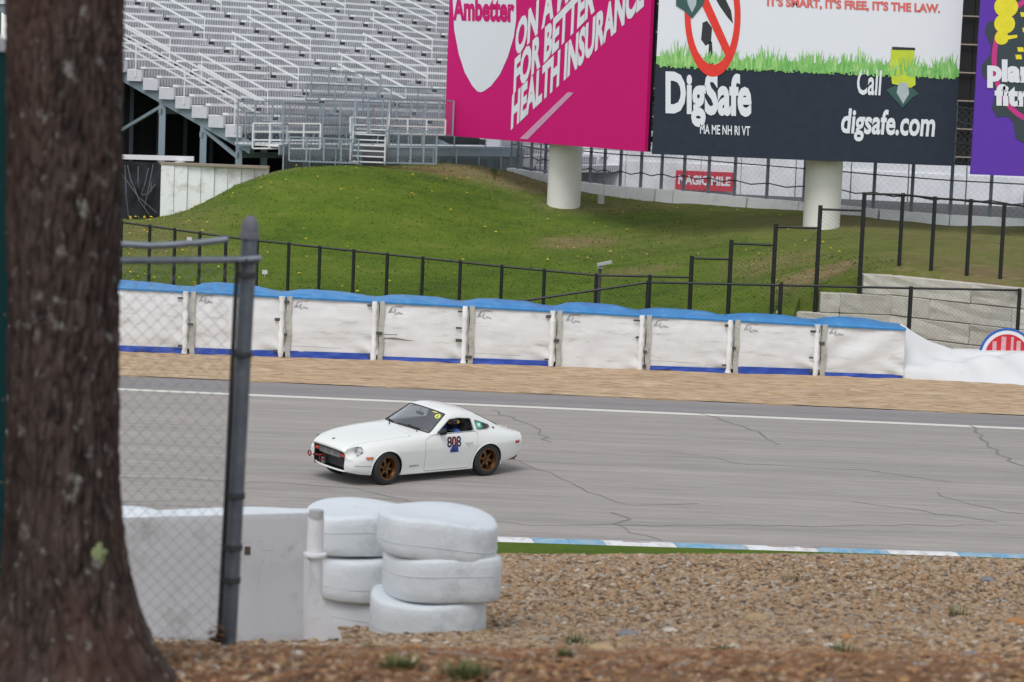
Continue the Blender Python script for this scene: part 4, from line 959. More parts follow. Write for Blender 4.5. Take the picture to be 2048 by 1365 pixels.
def hill():
    nx, ny = 260, 120; xs = np.linspace(-30, 30, nx); ys = np.linspace(0, 1, ny); F0 = np.array([front_y(x) for x in xs])
    X = np.repeat(xs[None], ny, 0); F1 = np.array([hill_end(x) for x in xs]); Y = F0[None] + (F1[None] - F0[None]) * ys[:, None] ** 1.15
    Z = hill_z(X, Y); Z = Z + .05 * vnoise(X, Y, .9, 4, 6)
    v = np.stack([X, Y, Z], -1); Z0 = v[0:1].copy(); Z0[..., 2] = -.2; v = np.concatenate([Z0, v], 0); ny2 = ny + 1
    i = np.arange(ny2 - 1)[:, None] * nx + np.arange(nx - 1)[None]
    o = np_mesh('hill', v.reshape(-1, 3), np.stack([i, i + 1, i + nx + 1, i + nx], -1).reshape(-1, 4), M_GRASS, smooth=180); o['kind'] = 'structure'
    # where the turf is worn to soil
    spots = [(980, 362, 90, 4.2, 1.3, .9), (1060, 385, 88, 3, .9, .7), (860, 352, 88, 3.5, .8, .65), (1350, 470, 79, 5, 2.0, .32), (1500, 450, 79, 6, 1.6, .38), (1560, 505, 72, 2.2, 1.0, .55), (1640, 550, 68.6, 1.6, .5, .8),
             (1900, 520, 68, 4, 1.8, .50), (2010, 540, 66, 3.0, 1.4, .62), (1840, 470, 74, 4, 1.6, .3), (1290, 500, 74, 1.8, .4, .5), (1160, 475, 79, 1.8, .6, .6), (1700, 440, 79.5, 6, 1.2, .55), (540, 350, 85, 1.2, .5, 1), (250, 470, 78, 4, 2.5, .45), (1230, 420, 85, 4, 1, .5)]
    X2, Y2 = v[..., 0], v[..., 1]; B = np.zeros_like(X2)
    for px, py, Yd, rx, ry, a in spots:
        p = U(px, py, Yd); B = np.maximum(B, min(1, a * 1.25) * np.exp(-(np.abs(X2 - p.x) / rx) ** 2.6 - (np.abs(Y2 - p.y) / (ry * 2.4)) ** 2.6))
    B = np.maximum(B, np.clip((X2 + .3 * (Y2 - 78) + 1) / 13, 0, 1) * .58)
    at = o.data.attributes.new('bare', 'FLOAT', 'POINT'); at.data.foreach_set('value', B.ravel().astype(np.float32)); return B, X2, Y2
hill()
# grass blades standing in the turf, and dandelions
def tufts():
    n = 60000; rg = np.random.default_rng(31); Y = 64.5 + 27 * rg.random(n); X = ((180 + 1900 * rg.random(n)) - 1024) / F_PX * Y
    fy = np.array([front_y(x) for x in X]); k = (Y > fy + .1) & (X + .35 * (Y - 80) < 6.5) & (Y < np.array([hill_end(x) for x in X]) - .3); X, Y = X[k], Y[k]; n = len(X); Z = hill_z(X, Y) + .05 * vnoise(X, Y, .9, 4, 6) - .02
    a = rg.random(n) * 6.28; h = .03 + .05 * rg.random(n) ** 2; w = .02 + .03 * rg.random(n); lx, ly = (rg.random(n) - .5) * .1, (rg.random(n) - .5) * .1
    P = np.stack([np.stack([X - np.cos(a) * w, Y - np.sin(a) * w, Z], -1), np.stack([X + np.cos(a) * w, Y + np.sin(a) * w, Z], -1), np.stack([X + lx, Y + ly, Z + h], -1)], 1).reshape(-1, 3)
    o = np_mesh('grass', P, np.arange(n * 3).reshape(-1, 3), pbr('grass_blades', (.105, .165, .020), rough=.9, var=.3, scale=2.2)); tag(o, 'short spring grass growing over the hill', kind='stuff')
    m = 260; Yd = 66 + 21 * rg.random(m); Xd = ((250 + 1500 * rg.random(m) ** 1.7) - 1024) / F_PX * Yd
    fy = np.array([front_y(x) for x in Xd]); k = (Yd > fy + .2) & (vnoise(Xd, Yd, .22, 2, 12) > -.25); Xd, Yd = Xd[k], Yd[k]; Zd = hill_z(Xd, Yd) + .10; P = []; F_ = []
    for x, y, z in zip(Xd, Yd, Zd):
        s = .022 + .03 * rg.random(); b = len(P)
        P += [(x + s * math.cos(t), y + s * math.sin(t), z) for t in np.linspace(0, 5.24, 6)] + [(x, y, z + s * .6)]
        F_ += [(b + i, b + (i + 1) % 6, b + 6) for i in range(6)]
    o = np_mesh('dandelions', P, F_, pbr('dandelion_yellow', (.68, .47, .02), rough=.8, var=.2)); tag(o, 'yellow dandelions dotted over the green slope', kind='stuff')
tufts()

# ------------------------------------------------------------------ barrier of wrapped blocks along the gravel
def canvas_mat():
    m, n, l, b = node_mat('white_canvas'); b.inputs['Roughness'].default_value = .75
    v = mapping(n, l, (1, 1, 1)); v2 = mapping(n, l, (.6, 1, 3.5)); oi = n.new('ShaderNodeObjectInfo')
    ad = n.new('ShaderNodeVectorMath'); ad.operation = 'MULTIPLY_ADD'; ad.inputs[1].default_value = (1, 1, 1); l.new(v2, ad.inputs[0])
    cx = n.new('ShaderNodeCombineXYZ'); mu = n.new('ShaderNodeMath'); mu.operation = 'MULTIPLY'; mu.inputs[1].default_value = 40; l.new(oi.outputs['Random'], mu.inputs[0]); l.new(mu.outputs[0], cx.inputs[0]); l.new(mu.outputs[0], cx.inputs[2]); l.new(cx.outputs[0], ad.inputs[2])
    r = ramp(n, [(.30, (.42, .415, .39)), (.43, (.63, .635, .64)), (.6, (.69, .70, .71))]); l.new(noise(n, l, ad.outputs[0], .9, 9, .72), r.inputs[0])
    r2 = ramp(n, [(.56, (1, 1, 1)), (.66, (.80, .77, .70)), (.78, (.42, .40, .35))]); l.new(noise(n, l, ad.outputs[0], 2.3, 10, .72), r2.inputs[0])
    mm = n.new('ShaderNodeMix'); mm.data_type = 'RGBA'; mm.blend_type = 'MULTIPLY'; mm.inputs['Factor'].default_value = 1; l.new(r.outputs[0], mm.inputs['A']); l.new(r2.outputs[0], mm.inputs['B'])
    l.new(mm.outputs['Result'], b.inputs['Base Color']); return m
M_CANVAS = canvas_mat()
M_BLUE = pbr('blue_tarp', (.03, .20, .47), rough=.42, var=.2, scale=2, dirt=(.14, .34, .55), dirt_amt=.3, dscale=1.5)
M_DBLUE = pbr('blue_hem', (.008, .045, .30), rough=.5, var=.3, scale=2)
M_STRAP = pbr('grey_strap', (.42, .41, .37), rough=.8, var=.25, scale=3, dirt=(.16, .15, .12), dirt_amt=.5, dscale=5)
M_PRINT = pbr('faded_print', (.19, .20, .21), rough=.8, var=.6, scale=9, dirt=(.5, .5, .5), dirt_amt=.9, dscale=7)
M_FLAP = pbr('white_flap', (.74, .74, .73), rough=.6, var=.05, dirt=(.4, .38, .33), dirt_amt=.3)
bd = [5, 192, 380, 572, 757, 937, 1112, 1290, 1466, 1640, 1808]
def base_y(px): return 705 + (px - 235) * (761 - 705) / (1808 - 235)
def top_y(px): return 573 + (px - 235) * (656 - 573) / (1808 - 235) - 1
whats = ['hidden mostly by the tree trunk', 'seen through the chain-link by the tree', 'crossed by the grey gate post', 'just right of the grey gate post',
         'with a dark scuff mark', 'just right of the scuffed one', 'without a blue hem', 'just right of the one without hem', 'second from the tarpaulin', 'beside the tarpaulin, with diagonal folds']
for k in range(10):
    a, b_ = G(bd[k], base_y(bd[k])), G(bd[k + 1], base_y(bd[k + 1])); s_ = F_PX / ((a.y + b_.y) / 2); u = (b_ - a).normalized(); nrm = Vector((u.y, -u.x, 0))
    W = (b_ - a).length - .03; H0 = (base_y(bd[k]) - top_y(bd[k])) / s_ * 1.0; H1 = (base_y(bd[k + 1]) - top_y(bd[k + 1])) / s_; rgk = np.random.default_rng(50 + k); rk = random.Random(k)
    root = empty('barrier_block', a, 'white canvas barrier block, blue top, ' + whats[k], 'barrier', 'canvas barrier blocks along the gravel trap')
    dep = 1.15; hem = .0 if k == 6 else (.15, .17, .18, .19, .13, .17, 0, .14, .20, .13)[k]
    def P(x, y, z): return tuple(a + u * x - nrm * y + Vector((0, 0, z)))
    def Hx(t): return H0 * (1 - t) + H1 * t
    def face(t, v, bulge=1):
        z = hem + (Hx(t) - hem) * v; x = W * t
        d = -.045 * math.sin(math.pi * v) * math.sin(math.pi * t) ** .4
        d += .026 * float(vnoise(x * .9 + k * 7, z * 2.2, 1., 3, k + 20)) + .020 * float(vnoise(x * 3 + k * 5, z * 1.5, 1., 3, k + 40))
        q = math.exp(-((t - 1) / .22) ** 2 - (v / .25) ** 2); d -= .05 * q * math.sin((t * 14 + v * 18))  # pulled corner folds
        if k == 9: d -= .03 * math.sin((x * .8 - z * .9) * 6.0) * math.exp(-((v - .5) / .5) ** 2)
        if k == 6: d += .03 * math.exp(-((t - .4) / .1) ** 2 - ((v - .2) / .2) ** 2)
        return d
    m = MB(); m.grid(lambda s, v: P(W * s, face(s, v), hem + (Hx(s) - hem) * v), 56, 30)
    m.grid(lambda s, v: P(0, dep * s, hem + (H0 - hem) * v), 2, 2); m.grid(lambda s, v: P(W, dep * s, hem + (H1 - hem) * v), 2, 2); m.grid(lambda s, v: P(W * s, dep, hem + (Hx(s) - hem) * v), 2, 2)
    cov = m.build('canvas_cover', M_CANVAS, root, smooth=60)
    def bulge(t): 
        e = np.interp(t, [-.09, 0, .10, .25, .5, .68, .85, 1], [.0, .05, .15, .19, .17, .14, .04, .0]); return float(e) * (.50 + .45 * rk0)
    rk0 = rk.random()
    def topf(s, v):
        t = -.07 + 1.07 * s; x = W * t; prof = [(-.055, -.075), (-.062, -.02), (-.03, .01), (.22, .55), (.50, .9), (.75, 1), (1.0, .75), (1.2, .0)]
        f = v * 7; i = min(6, int(f)); q = f - i; yy = prof[i][0] * (1 - q) + prof[i + 1][0] * q; zz = prof[i][1] * (1 - q) + prof[i + 1][1] * q
        w_ = float(vnoise(x * 1.2 + k * 3, yy * 2, 1., 3, k)) * .03
        z = Hx(min(max(t, 0), 1)) + (zz if i < 2 and f < 2 else zz * bulge(t) if f >= 2 else zz) + (w_ if f > 2.5 else 0); return P(x, yy, max(z, .3) if f < 6.9 else Hx(.5) - .1)
    m = MB(); m.grid(topf, 48, 21); m.build('blue_top_cover', M_BLUE, root, smooth=80)
    if hem:
        m = MB(); m.grid(lambda s, v: P(W * (.0 + .985 * s), -.02 + .02 * float(vnoise(s * 9 + k, v * 2, 1., 2, k + 9)) - .03 * (1 - v), .06 * max(0, float(vnoise(s * 4 + k * 3, 0., 1., 2, k + 60))) * (1 - v) + .02 * (vnoise(np.array(s * 7.), np.array(0.), 1., 2, k) if v < .5 else 0) + (hem + .012) * v), 40, 4); m.build('blue_hem', M_DBLUE, root, smooth=80)
    # lacing flap at the left end: a bright tube and a grey strip with dark buckles
    fl = MB(); fl.tube([P(-.14, -.06 + .02 * math.sin(z * 5 + k), z) for z in np.linspace(.04, H0 - .03, 12)], [.05 + .035 * abs(math.sin(j * 1.3 + k)) for j in range(12)], 10); fl.build('lacing_flap', M_FLAP, root, smooth=60)
    st = MB(); st.grid(lambda s, v: P(-.02 + .13 * s + .012 * math.sin(v * 12 + k), -.062, .03 + (H0 - .05) * v), 2, 12); st.build('lacing_strip', M_STRAP, root, smooth=60)
    for j in range(3 + k % 2):
        z = .18 + (H0 - .35) * j / (2 + k % 2) + rk.uniform(-.06, .06); bx = rk.choice((-.24, -.20, -.05))
        MB().box(P(bx, -.085, z), (.12 + rk.random() * .14, .02, .04 + rk.random() * .05), rz=math.atan2(u.y, u.x)).build('buckle', pbr('buckle_dark', (.06, .06, .055), rough=.7, var=.4), root)
    # printed maker's mark, upper left corner
    mk = MB(); o3 = (.17 + .07 * rk.random(), H0 - .25 - .07 * rk.random())
    for poly in ([(0, .02), (.06, .10), (.20, .12), (.18, .09), (.09, .085), (.05, .02)], [(-.02, -.01), (.10, .0), (.08, .03), (-.0, .03)], [(.12, .06), (.17, .06), (.15, .0), (.22, -.03), (.14, -.04), (.10, .0)], [(.20, .02), (.34, -.01), (.30, -.03), (.19, -.01)], [(.20, .12), (.34, .11), (.30, .095), (.2, .10)]):
        mk.add([P(o3[0] + x * 1.1, face(min(.99, max(0, (o3[0] + x) / W)), min(1, (o3[1] + z * .8 - hem) / (H0 - hem))) - .006, o3[1] + z * 1.5) for x, z in poly], [tuple(range(len(poly)))])
    mk.build('printed_mark', M_PRINT, root)
    # wrinkle lines sewn near the foot
    if k in (3, 5, 7): MB().tube([P(W * t, face(t, .09) - .004, hem + .13 + .01 * math.sin(t * 9)) for t in np.linspace(.05, .6, 12)], .003, 4).build('stitched_seam', pbr('seam_thread', (.30, .30, .29), rough=.9), root)
    if k == 4:
        m = MB(); m.add([P(W * t, face(t, .38) - .006, .60 + .02 * math.sin(t * 12) + dz * (1 - abs(t - .17) / .25)) for t in np.linspace(.0, .42, 14) for dz in (-.02, .02)], [(2 * i, 2 * i + 2, 2 * i + 3, 2 * i + 1) for i in range(13)]); m.build('scuff_mark', pbr('scuff', (.14, .13, .11), rough=.9, var=.5, scale=10), root)
        m = MB(); m.add([P(W * t, face(t, .45) - .006, .72 + .0 * t + dz * .5) for t in np.linspace(.02, .2, 6) for dz in (-.015, .012)], [(2 * i, 2 * i + 2, 2 * i + 3, 2 * i + 1) for i in range(5)]); m.build('scuff_mark', MATS['scuff'], root)
# white tarpaulin running on from the end of the barrier
A, B = G(1800, 760), G(2120, 777)
tz = [(1800, 655), (1822, 668), (1850, 680), (1905, 699), (1960, 703), (2048, 708), (2120, 712), (2360, 724)]
def tarp(s, v):
    px = 1800 + 560 * s; base = G(px, 760.5 + (px - 1800) * .052); py = np.interp(px, [q[0] for q in tz], [q[1] for q in tz]); dep = .15 + 1.0 * v + .25 * s
    top = U(px, py, base.y + .95 + .4 * s); f = v ** .75
    x = base.x * (1 - v) + top.x * v; y = base.y * (1 - v) + top.y * v; z = top.z * f
    z += (.13 * math.sin((px - 1800) * .022 - v * 6.0 + 1) + .05 * math.sin((px - 1800) * .05 + v * 9) * math.sin(math.pi * v) + .03 * float(vnoise(px * .03, v * 3, 1., 3, 77))) * (1 if 0 < v < 1 else 0); return (x, y, max(z, .0) + .005)
m = MB(); m.grid(tarp, 90, 26); m.grid(lambda s, v: tuple(Vector(tarp(s, 1)) + Vector((0, .8 * v, -v * (tarp(s, 1)[2] - .02)))), 30, 2)
o = m.build('tarpaulin', pbr('white_tarp', (.58, .595, .605), rough=.55, var=.03, scale=2, dirt=(.5, .48, .44), dirt_amt=.1), smooth=70, loc=A); tag(o, 'crumpled white tarpaulin sloping down from the end of the barrier', 'tarpaulin')
wb = MB(); p0, p1 = G(1900, 764.5), G(2150, 778); T0, T1 = U(1900, 700, p0.y + 1.1), U(2150, 706, p1.y + 1.1)
wb.grid(lambda s, v: (p0.x + (p1.x - p0.x) * s, p0.y + (p1.y - p0.y) * s + 1.1 + .35 * (v > .95), (T0.z * (1 - s) + T1.z * s) * min(1, v / .95)), 12, 20); wb.build('low_white_wall', pbr('low_wall_white', (.66, .68, .69), rough=.6, var=.05, scale=2), loc=(p0.x, p0.y + 1.1, 0), smooth=40)
tag(D.objects['low_white_wall'], 'smooth low white wall behind the tarpaulin at the right edge', 'wall')
# round sign, half hidden by the tarpaulin
c = U(2013, 712, 63.0); rr = 56 / (F_PX / 63.0); rt = empty('round_sign', (c.x, c.y, 0), 'round red sign with white and blue rim above the white tarpaulin', 'sign')
def disc(r0, r1, y, seg=48):
    m = MB(); m.add([(c.x + r * math.cos(t), c.y + y, c.z + r * math.sin(t)) for t in np.linspace(0, 2 * math.pi, seg, endpoint=False) for r in (r0, r1)], [(2 * i, 2 * i + 1, (2 * i + 3) % (2 * seg), (2 * i + 2) % (2 * seg)) for i in range(seg)]); return m
MB().lathe([(0, -.02), (rr, -.02), (rr, .02), (0, .02)], 48, c, 'Y').build('sign_board', pbr('sign_blue', (.03, .12, .42), rough=.5, var=.1), rt)
disc(.0, rr * .91, -.026).build('white_ring', pbr('sign_white', (.72, .73, .76), rough=.5, var=.03), rt); disc(.0, rr * .78, -.031).build('red_field', pbr('sign_red', (.55, .02, .035), rough=.5, var=.12), rt)
for dx, w in ((-.46, .15), (-.14, .17), (.17, .10), (.40, .15)):
    h = math.sqrt(.78 ** 2 - (abs(dx) + w / 2) ** 2) - .06
    MB().add([(c.x + rr * (dx + a * w / 2), c.y - .036, c.z + rr * b) for a, b in ((-1, -.3), (1, -.3), (1, h), (-1, h))], [(0, 1, 2, 3)]).build('white_bar', pbr('sign_pink_white', (.62, .35, .38), rough=.5, var=.2, scale=8), rt)
MB().beam((c.x, c.y + .06, -.1), (c.x, c.y + .06, c.z), .07, .07).build('post', pbr('post_grey', (.15, .16, .17), rough=.6), rt)

# ------------------------------------------------------------------ concrete block wall
M_CONC = pbr('block_concrete', (.45, .43, .375), rough=.92, var=.16, scale=5, bump=.6, bscale=14, rnd=.09)
bw = empty('retaining_wall', (xc_, 66.6, 0), 'stepped retaining wall of large pale concrete blocks behind the tarpaulin', 'wall')
zt = U(1787, 551, 66.6).z; ch = .56
def conc_block(p, d, L, h, dep, rz, seed, nm='concrete_block'):
    rg2 = random.Random(seed); bm = bmesh.new(); bmesh.ops.create_cube(bm, size=1); bmesh.ops.subdivide_edges(bm, edges=bm.edges[:], cuts=2, use_grid_fill=True)
    for v in bm.verts:
        v.co.x *= L - .006; v.co.y *= dep; v.co.z *= h - .014
        if v.co.y < 0: v.co.y += rg2.uniform(-.03, .02)
        v.co.x += rg2.uniform(-.006, .006); v.co.z += rg2.uniform(-.006, .006)
    bmesh.ops.bevel(bm, geom=[e for e in bm.edges if e.calc_face_angle(0) > .6], offset=.02, segments=1, affect='EDGES')
    me = D.meshes.new(nm); bm.to_mesh(me); bm.free(); me.materials.append(M_CONC); o = D.objects.new(nm, me); COL.objects.link(o); o.parent = bw
    mid = p + d * L / 2; o.location = Vector((mid.x, mid.y, p.z + h / 2)) - bw.location; o.rotation_euler = (0, 0, rz); return o
dl = Vector((1, 0, 0)); xs_step = [U(1727, 560, 66.6).x, U(1641, 600, 66.6).x, U(1553, 630, 66.6).x, U(1500, 650, 66.6).x]
for r_ in range(5):
    zb = zt - ch * (r_ + 1); x1 = xc_; xs0 = xs_step[min(r_, 3)]; i = 0
    while x1 > xs0 + .05:
        L = min(1.45, x1 - xs0); L = L if x1 - xs0 - L > .3 else x1 - xs0
        conc_block(Vector((x1 - L, 66.9, zb)), dl, L, ch, .6, 0, r_ * 17 + i); x1 -= L; i += 1
d2 = Vector((1, -.95, -.0)).normalized(); rz2 = math.atan2(-.95, 1); slope_ = 0
for r_ in range(5):
    zb = zt - ch * (r_ + 1); t = -.05; i = 0
    while t < 7.2:
        L = 2.6 if not (i == 0 and r_ % 2) else 1.3
        pz = Vector((xc_, 66.6, zb - .0)) + d2 * t + Vector((.2, .22, 0)); conc_block(pz, d2, L, ch, .6, rz2, r_ * 31 + i + 500); t += L; i += 1

xe = xc_ + 7.2 * d2.x
for r_ in range(5):
    for i in range(4): conc_block(Vector((xe + .2 + i * 2.6 - (1.3 if r_ % 2 else 0), 61.75, zt - ch * (r_ + 1))), dl, 2.6, ch, .6, 0, r_ * 13 + i + 900)

# ------------------------------------------------------------------ black chain-link fences
M_BLK = pbr('fence_black', (.012, .014, .013), rough=.5, metal=.3, var=.3)
def link_mesh(name, pts, mat, parent, cell=.09, wire=.006, tops=None, bots=None):
    """diamond mesh as thin ribbons between a list of stations (x, y) with top and bottom heights"""
    V, F_ = [], []
    for i in range(len(pts) - 1):
        (xa, ya), (xb_, yb_) = pts[i], pts[i + 1]; L = math.hypot(xb_ - xa, yb_ - ya); n = max(1, int(L / cell)); ux, uy = (xb_ - xa) / L, (yb_ - ya) / L
        for s in (1, -1):
            hmax = max(tops[i] - bots[i], tops[i + 1] - bots[i + 1])
            for k in range(-int(hmax / cell) - 1, n + 1) if s > 0 else range(0, n + int(hmax / cell) + 2):
                # line t = k*cell + s*(z - z0)
                q = []
                for t_, z_ in (None,) if False else ():
                    pass
                t0 = k * cell; lo, hi = 0., hmax
                ta, tb = t0, t0 + s * hmax
                tmin, tmax = min(ta, tb), max(ta, tb); c0, c1 = max(0, tmin), min(L, tmax)
                if c1 - c0 < .02: continue
                for (t1) in (c0, c1):
                    zz = (t1 - t0) * s; f = t1 / L; bz, tz_ = bots[i] * (1 - f) + bots[i + 1] * f, tops[i] * (1 - f) + tops[i + 1] * f; q.append((xa + ux * t1, ya + uy * t1, min(bz + zz, tz_)))
                b = len(V); w = wire / 2
                V += [(q[0][0], q[0][1], q[0][2] - w), (q[0][0], q[0][1], q[0][2] + w), (q[1][0], q[1][1], q[1][2] + w), (q[1][0], q[1][1], q[1][2] - w)]; F_.append((b, b + 1, b + 2, b + 3))
    return np_mesh(name, V, F_, mat, parent)
def fence(stations, lab, grp=None, step=False, rail_r=.034, post_r=.050, cell=.12, wire=.004, deep=.0):
    """stations: (px, py of the rail, Y, base z or None, post?)"""
    P = [U(px, py, Y) for px, py, Y, *_ in stations]; B = [(float(hill_z(p.x, p.y)) - .05) if st[3] is None else st[3] for p, st in zip(P, stations)]
    root = empty('chain_link_fence', (P[0].x, P[0].y, B[0]), lab, 'fence', grp)
    for i in range(len(P) - 1): MB().tube([P[i], P[i + 1]], rail_r, 6).build('top_rail', M_BLK, root, smooth=50)
    for i, st in enumerate(stations):
        if st[4]: MB().tube([(P[i].x, P[i].y, B[i]), (P[i].x, P[i].y, P[i].z + .05)], post_r, 7).build('post', M_BLK, root, smooth=50)
    link_mesh('wire_mesh', [(p.x, p.y) for p in P], M_BLK, root, cell, wire, [p.z for p in P], B)
    return root
Yf = lambda px: 70.5 + (px - 245) * (66.0 - 70.5) / (1380 - 245)
st = []
for px in (60, 118, 178, 243, 300, 350, 400, 452, 515, 578, 640, 708, 775, 846, 921, 1004, 1089, 1193, 1300, 1382):
    py = np.interp(px, [60, 245, 480, 1000, 1190, 1382], [420, 445, 478, 533, 551, 555]); st.append((px, float(py), Yf(px), None, True))
fence(st, 'long black chain-link fence crossing the grass behind the barrier')
steps = [(1384, 517, 1462, 519), (1462, 487, 1551, 491), (1551, 454, 1641, 457), (1641, 419, 1729, 422), (1729, 388, 1806, 390)]
root = empty('chain_link_fence', (U(1384, 517, 66.4).x, 66.4, 0), 'stepped black fence climbing the slope beside the concrete block wall', 'fence')
rk2 = 66.75
for a0, b0, a1, b1 in steps:
    p, q = U(a0, b0, rk2), U(a1, b1, rk2); MB().tube([p, q], .036, 6).build('top_rail', M_BLK, root, smooth=50)
    zb = [max(0, float(hill_z(p.x, 67.2))) - .1, max(0, float(hill_z(q.x, 67.2))) - .1]; link_mesh('wire_mesh', [(p.x, p.y), (q.x, q.y)], M_BLK, root, .12, .004, [p.z, q.z], zb)
for px, py in ((1384, 512), (1463, 480), (1552, 448), (1641, 411), (1729, 385)):
    p = U(px, py, rk2); MB().tube([(p.x, p.y, -.1), p], .062, 7).build('post', M_BLK, root, smooth=50)
st = [(1806, 390, 66.7, None, True), (1870, 397, 66.0, None, True), (1942, 402, 65.3, None, True), (2009, 409, 64.6, None, True), (2085, 416, 63.9, None, True), (2165, 424, 63.2, None, True)]
fence([(a, b_, c_ + .6, 2.0, e) for a, b_, c_, d_, e in st], 'black fence standing on top of the concrete block wall at the right', post_r=.058)
# low fence just behind the barrier
Yl = y_barrier(6) + 2.0
st = [(1040, 603, Yl, 0., False), (1297, 565, Yl, 0., True), (1562, 571, Yl, 0., True), (1822, 577, Yl, 0., True), (2040, 581, Yl, 0., True), (2300, 588, Yl, 0., True)]
lf = fence(st, 'low black fence with a sloping end rail right behind the barrier', rail_r=.034, post_r=.06)
# lamp-like grey cap on a post behind the fence
p = U(1207, 527, 67.2); q = U(1197, 605, 67.2); r_ = empty('marker_post', (q.x, q.y, float(hill_z(q.x, q.y)) - .1), 'short post with a tilted grey cap in the grass behind the long fence', 'post')
MB().tube([(q.x, q.y, float(hill_z(q.x, q.y)) - .1), (q.x, q.y, p.z - .05)], .05, 8).build('post_shaft', pbr('post_dark', (.06, .065, .06), rough=.6), r_)
MB().box((p.x + .03, p.y, p.z), (.42, .3, .07), ry=-.25).box((q.x, q.y, p.z - .12), (.16, .16, .06)).build('tilted_cap', pbr('cap_grey', (.35, .36, .36), rough=.6, var=.2), r_)
p = U(1201, 423, 85.5); zz = float(hill_z(p.x, p.y)); h = U(1201, 390, 85.5).z
tag(MB().tube([(p.x, p.y, zz - .1), (p.x, p.y, h)], .12, 12).build('short_post', pbr('post_white', (.5, .52, .5), rough=.7, var=.1), loc=(p.x, p.y, zz)), 'short pale post in the grass just right of the left billboard column', 'post')
for px, py, Y, lab in ((532, 470, 73, 'small white marker in the grass right of the gate post'), (380, 436, 77, 'small white marker in the grass below the white retaining wall')):
    p = U(px, py, Y); z0 = float(hill_z(p.x, p.y)); o = MB().box((p.x, p.y, z0 + .12), (.16, .05, .12)).tube([(p.x, p.y, z0 - .05), (p.x, p.y, z0 + .1)], .015, 5).build('marker', pbr('marker_white', (.6, .6, .6), rough=.7), loc=(p.x, p.y, z0)); tag(o, lab, 'marker')

# ------------------------------------------------------------------ oval track behind the hill, its walls and catch fence
M_OV = asphalt('oval_asphalt', (.075, .078, .085), .2)
OX0 = nwp[0].x
m = MB(); m.grid(lambda u, v: (OX0 + (30 - OX0) * u, (hill_end(OX0 + (30 - OX0) * u) - .05) * (1 - v) + 112 * v, OV - .12), 60, 2); m.build('oval_track', M_OV)['kind'] = 'structure'
M_WWALL = pbr('white_wall', (.72, .75, .76), rough=.75, var=.08, scale=1.2, dirt=(.36, .40, .38), dirt_amt=.35, dscale=.8)
iw = empty('inner_wall', (nwp[0].x, nwp[0].y, 3), 'low white concrete wall curving along the near side of the oval track', 'wall')
for i in range(len(nwp) - 1):
    a, b_ = nwp[i], nwp[i + 1]; n = max(1, round((b_ - a).length / 3.0))
    for k in range(n):
        p, q = a.lerp(b_, k / n), a.lerp(b_, (k + 1) / n); t = (q - p).normalized() * .012; nrm = Vector((-t.y, t.x, 0)).normalized() * .16
        m = MB(); prof = [(-1.6, -.6), (-1.25, -.1), (-1.1, 0), (1.1, 0), (1.25, -.1), (1.6, -1.1)]
        zb = min(float(hill_z(p.x, p.y)), float(hill_z(q.x, q.y))) - .4; hh = p.z - zb
        prof = [(-1.7, -hh), (-1.2, -.15), (-1.05, 0), (1.05, 0), (1.2, -.15), (1.7, -hh)]
        vs = [Vector((e.x, e.y, e.z)) + nrm * s + Vector((0, 0, dz)) for e in (p + t, q - t) for s, dz in prof]
        m.add(vs, [(0, 1, 2, 3, 4, 5), (11, 10, 9, 8, 7, 6)] + [(i_, i_ + 6, (i_ + 1) % 6 + 6, (i_ + 1) % 6) for i_ in range(6)]); m.build('wall_segment', M_WWALL, iw)
# catch fence on that wall
M_POST = pbr('galvanised_dark', (.17, .20, .24), rough=.55, metal=.4, var=.2); M_CABLE = pbr('cable_dark', (.05, .06, .07), rough=.6, metal=.3)
cf = empty('catch_fence', tuple(nwp[1]), 'grey steel catch fence with cables along the oval track behind the billboards', 'fence')
fx = [1035, 1062, 1090, 1122, 1152, 1180, 1208, 1240, 1281, 1322, 1367, 1416, 1468, 1533, 1607, 1672, 1746, 1822, 1900, 1979, 2065, 2155]
pf = []
for px in fx:
    i = max(j for j in range(len(nw_top) - 1) if nw_top[j][0] <= px); a, b_ = nw_top[i], nw_top[i + 1]; f = (px - a[0]) / (b_[0] - a[0]); p = U(px, a[1] * (1 - f) + b_[1] * f, a[2] * (1 - f) + b_[2] * f); pf.append(p)
    tube = [(p.x, p.y, p.z - .1), (p.x, p.y, p.z + 3.6), (p.x - .05, p.y + .5, p.z + 4.6), (p.x - .1, p.y + 1.3, p.z + 5.1)]; MB().tube(tube, .06, 8).build('fence_post', M_POST, cf, smooth=40)
for h in (.55, 1.15, 1.75, 2.4, 3.1, 3.6):
    m = MB()
    for a, b_ in zip(pf[:-1], pf[1:]):
        sag = .05; m.tube([a + Vector((0, -.09, h)), a.lerp(b_, .5) + Vector((0, -.09, h - sag * ((h * 7) % 2))), b_ + Vector((0, -.09, h))], .022, 5)
    m.build('cable', M_CABLE, cf)
link_mesh('wire_mesh', [(p.x, p.y) for p in pf], pbr('galvanised_wire', (.38, .41, .43), rough=.5, metal=.5), cf, .22, .007, [p.z + 3.6 for p in pf], [p.z for p in pf])
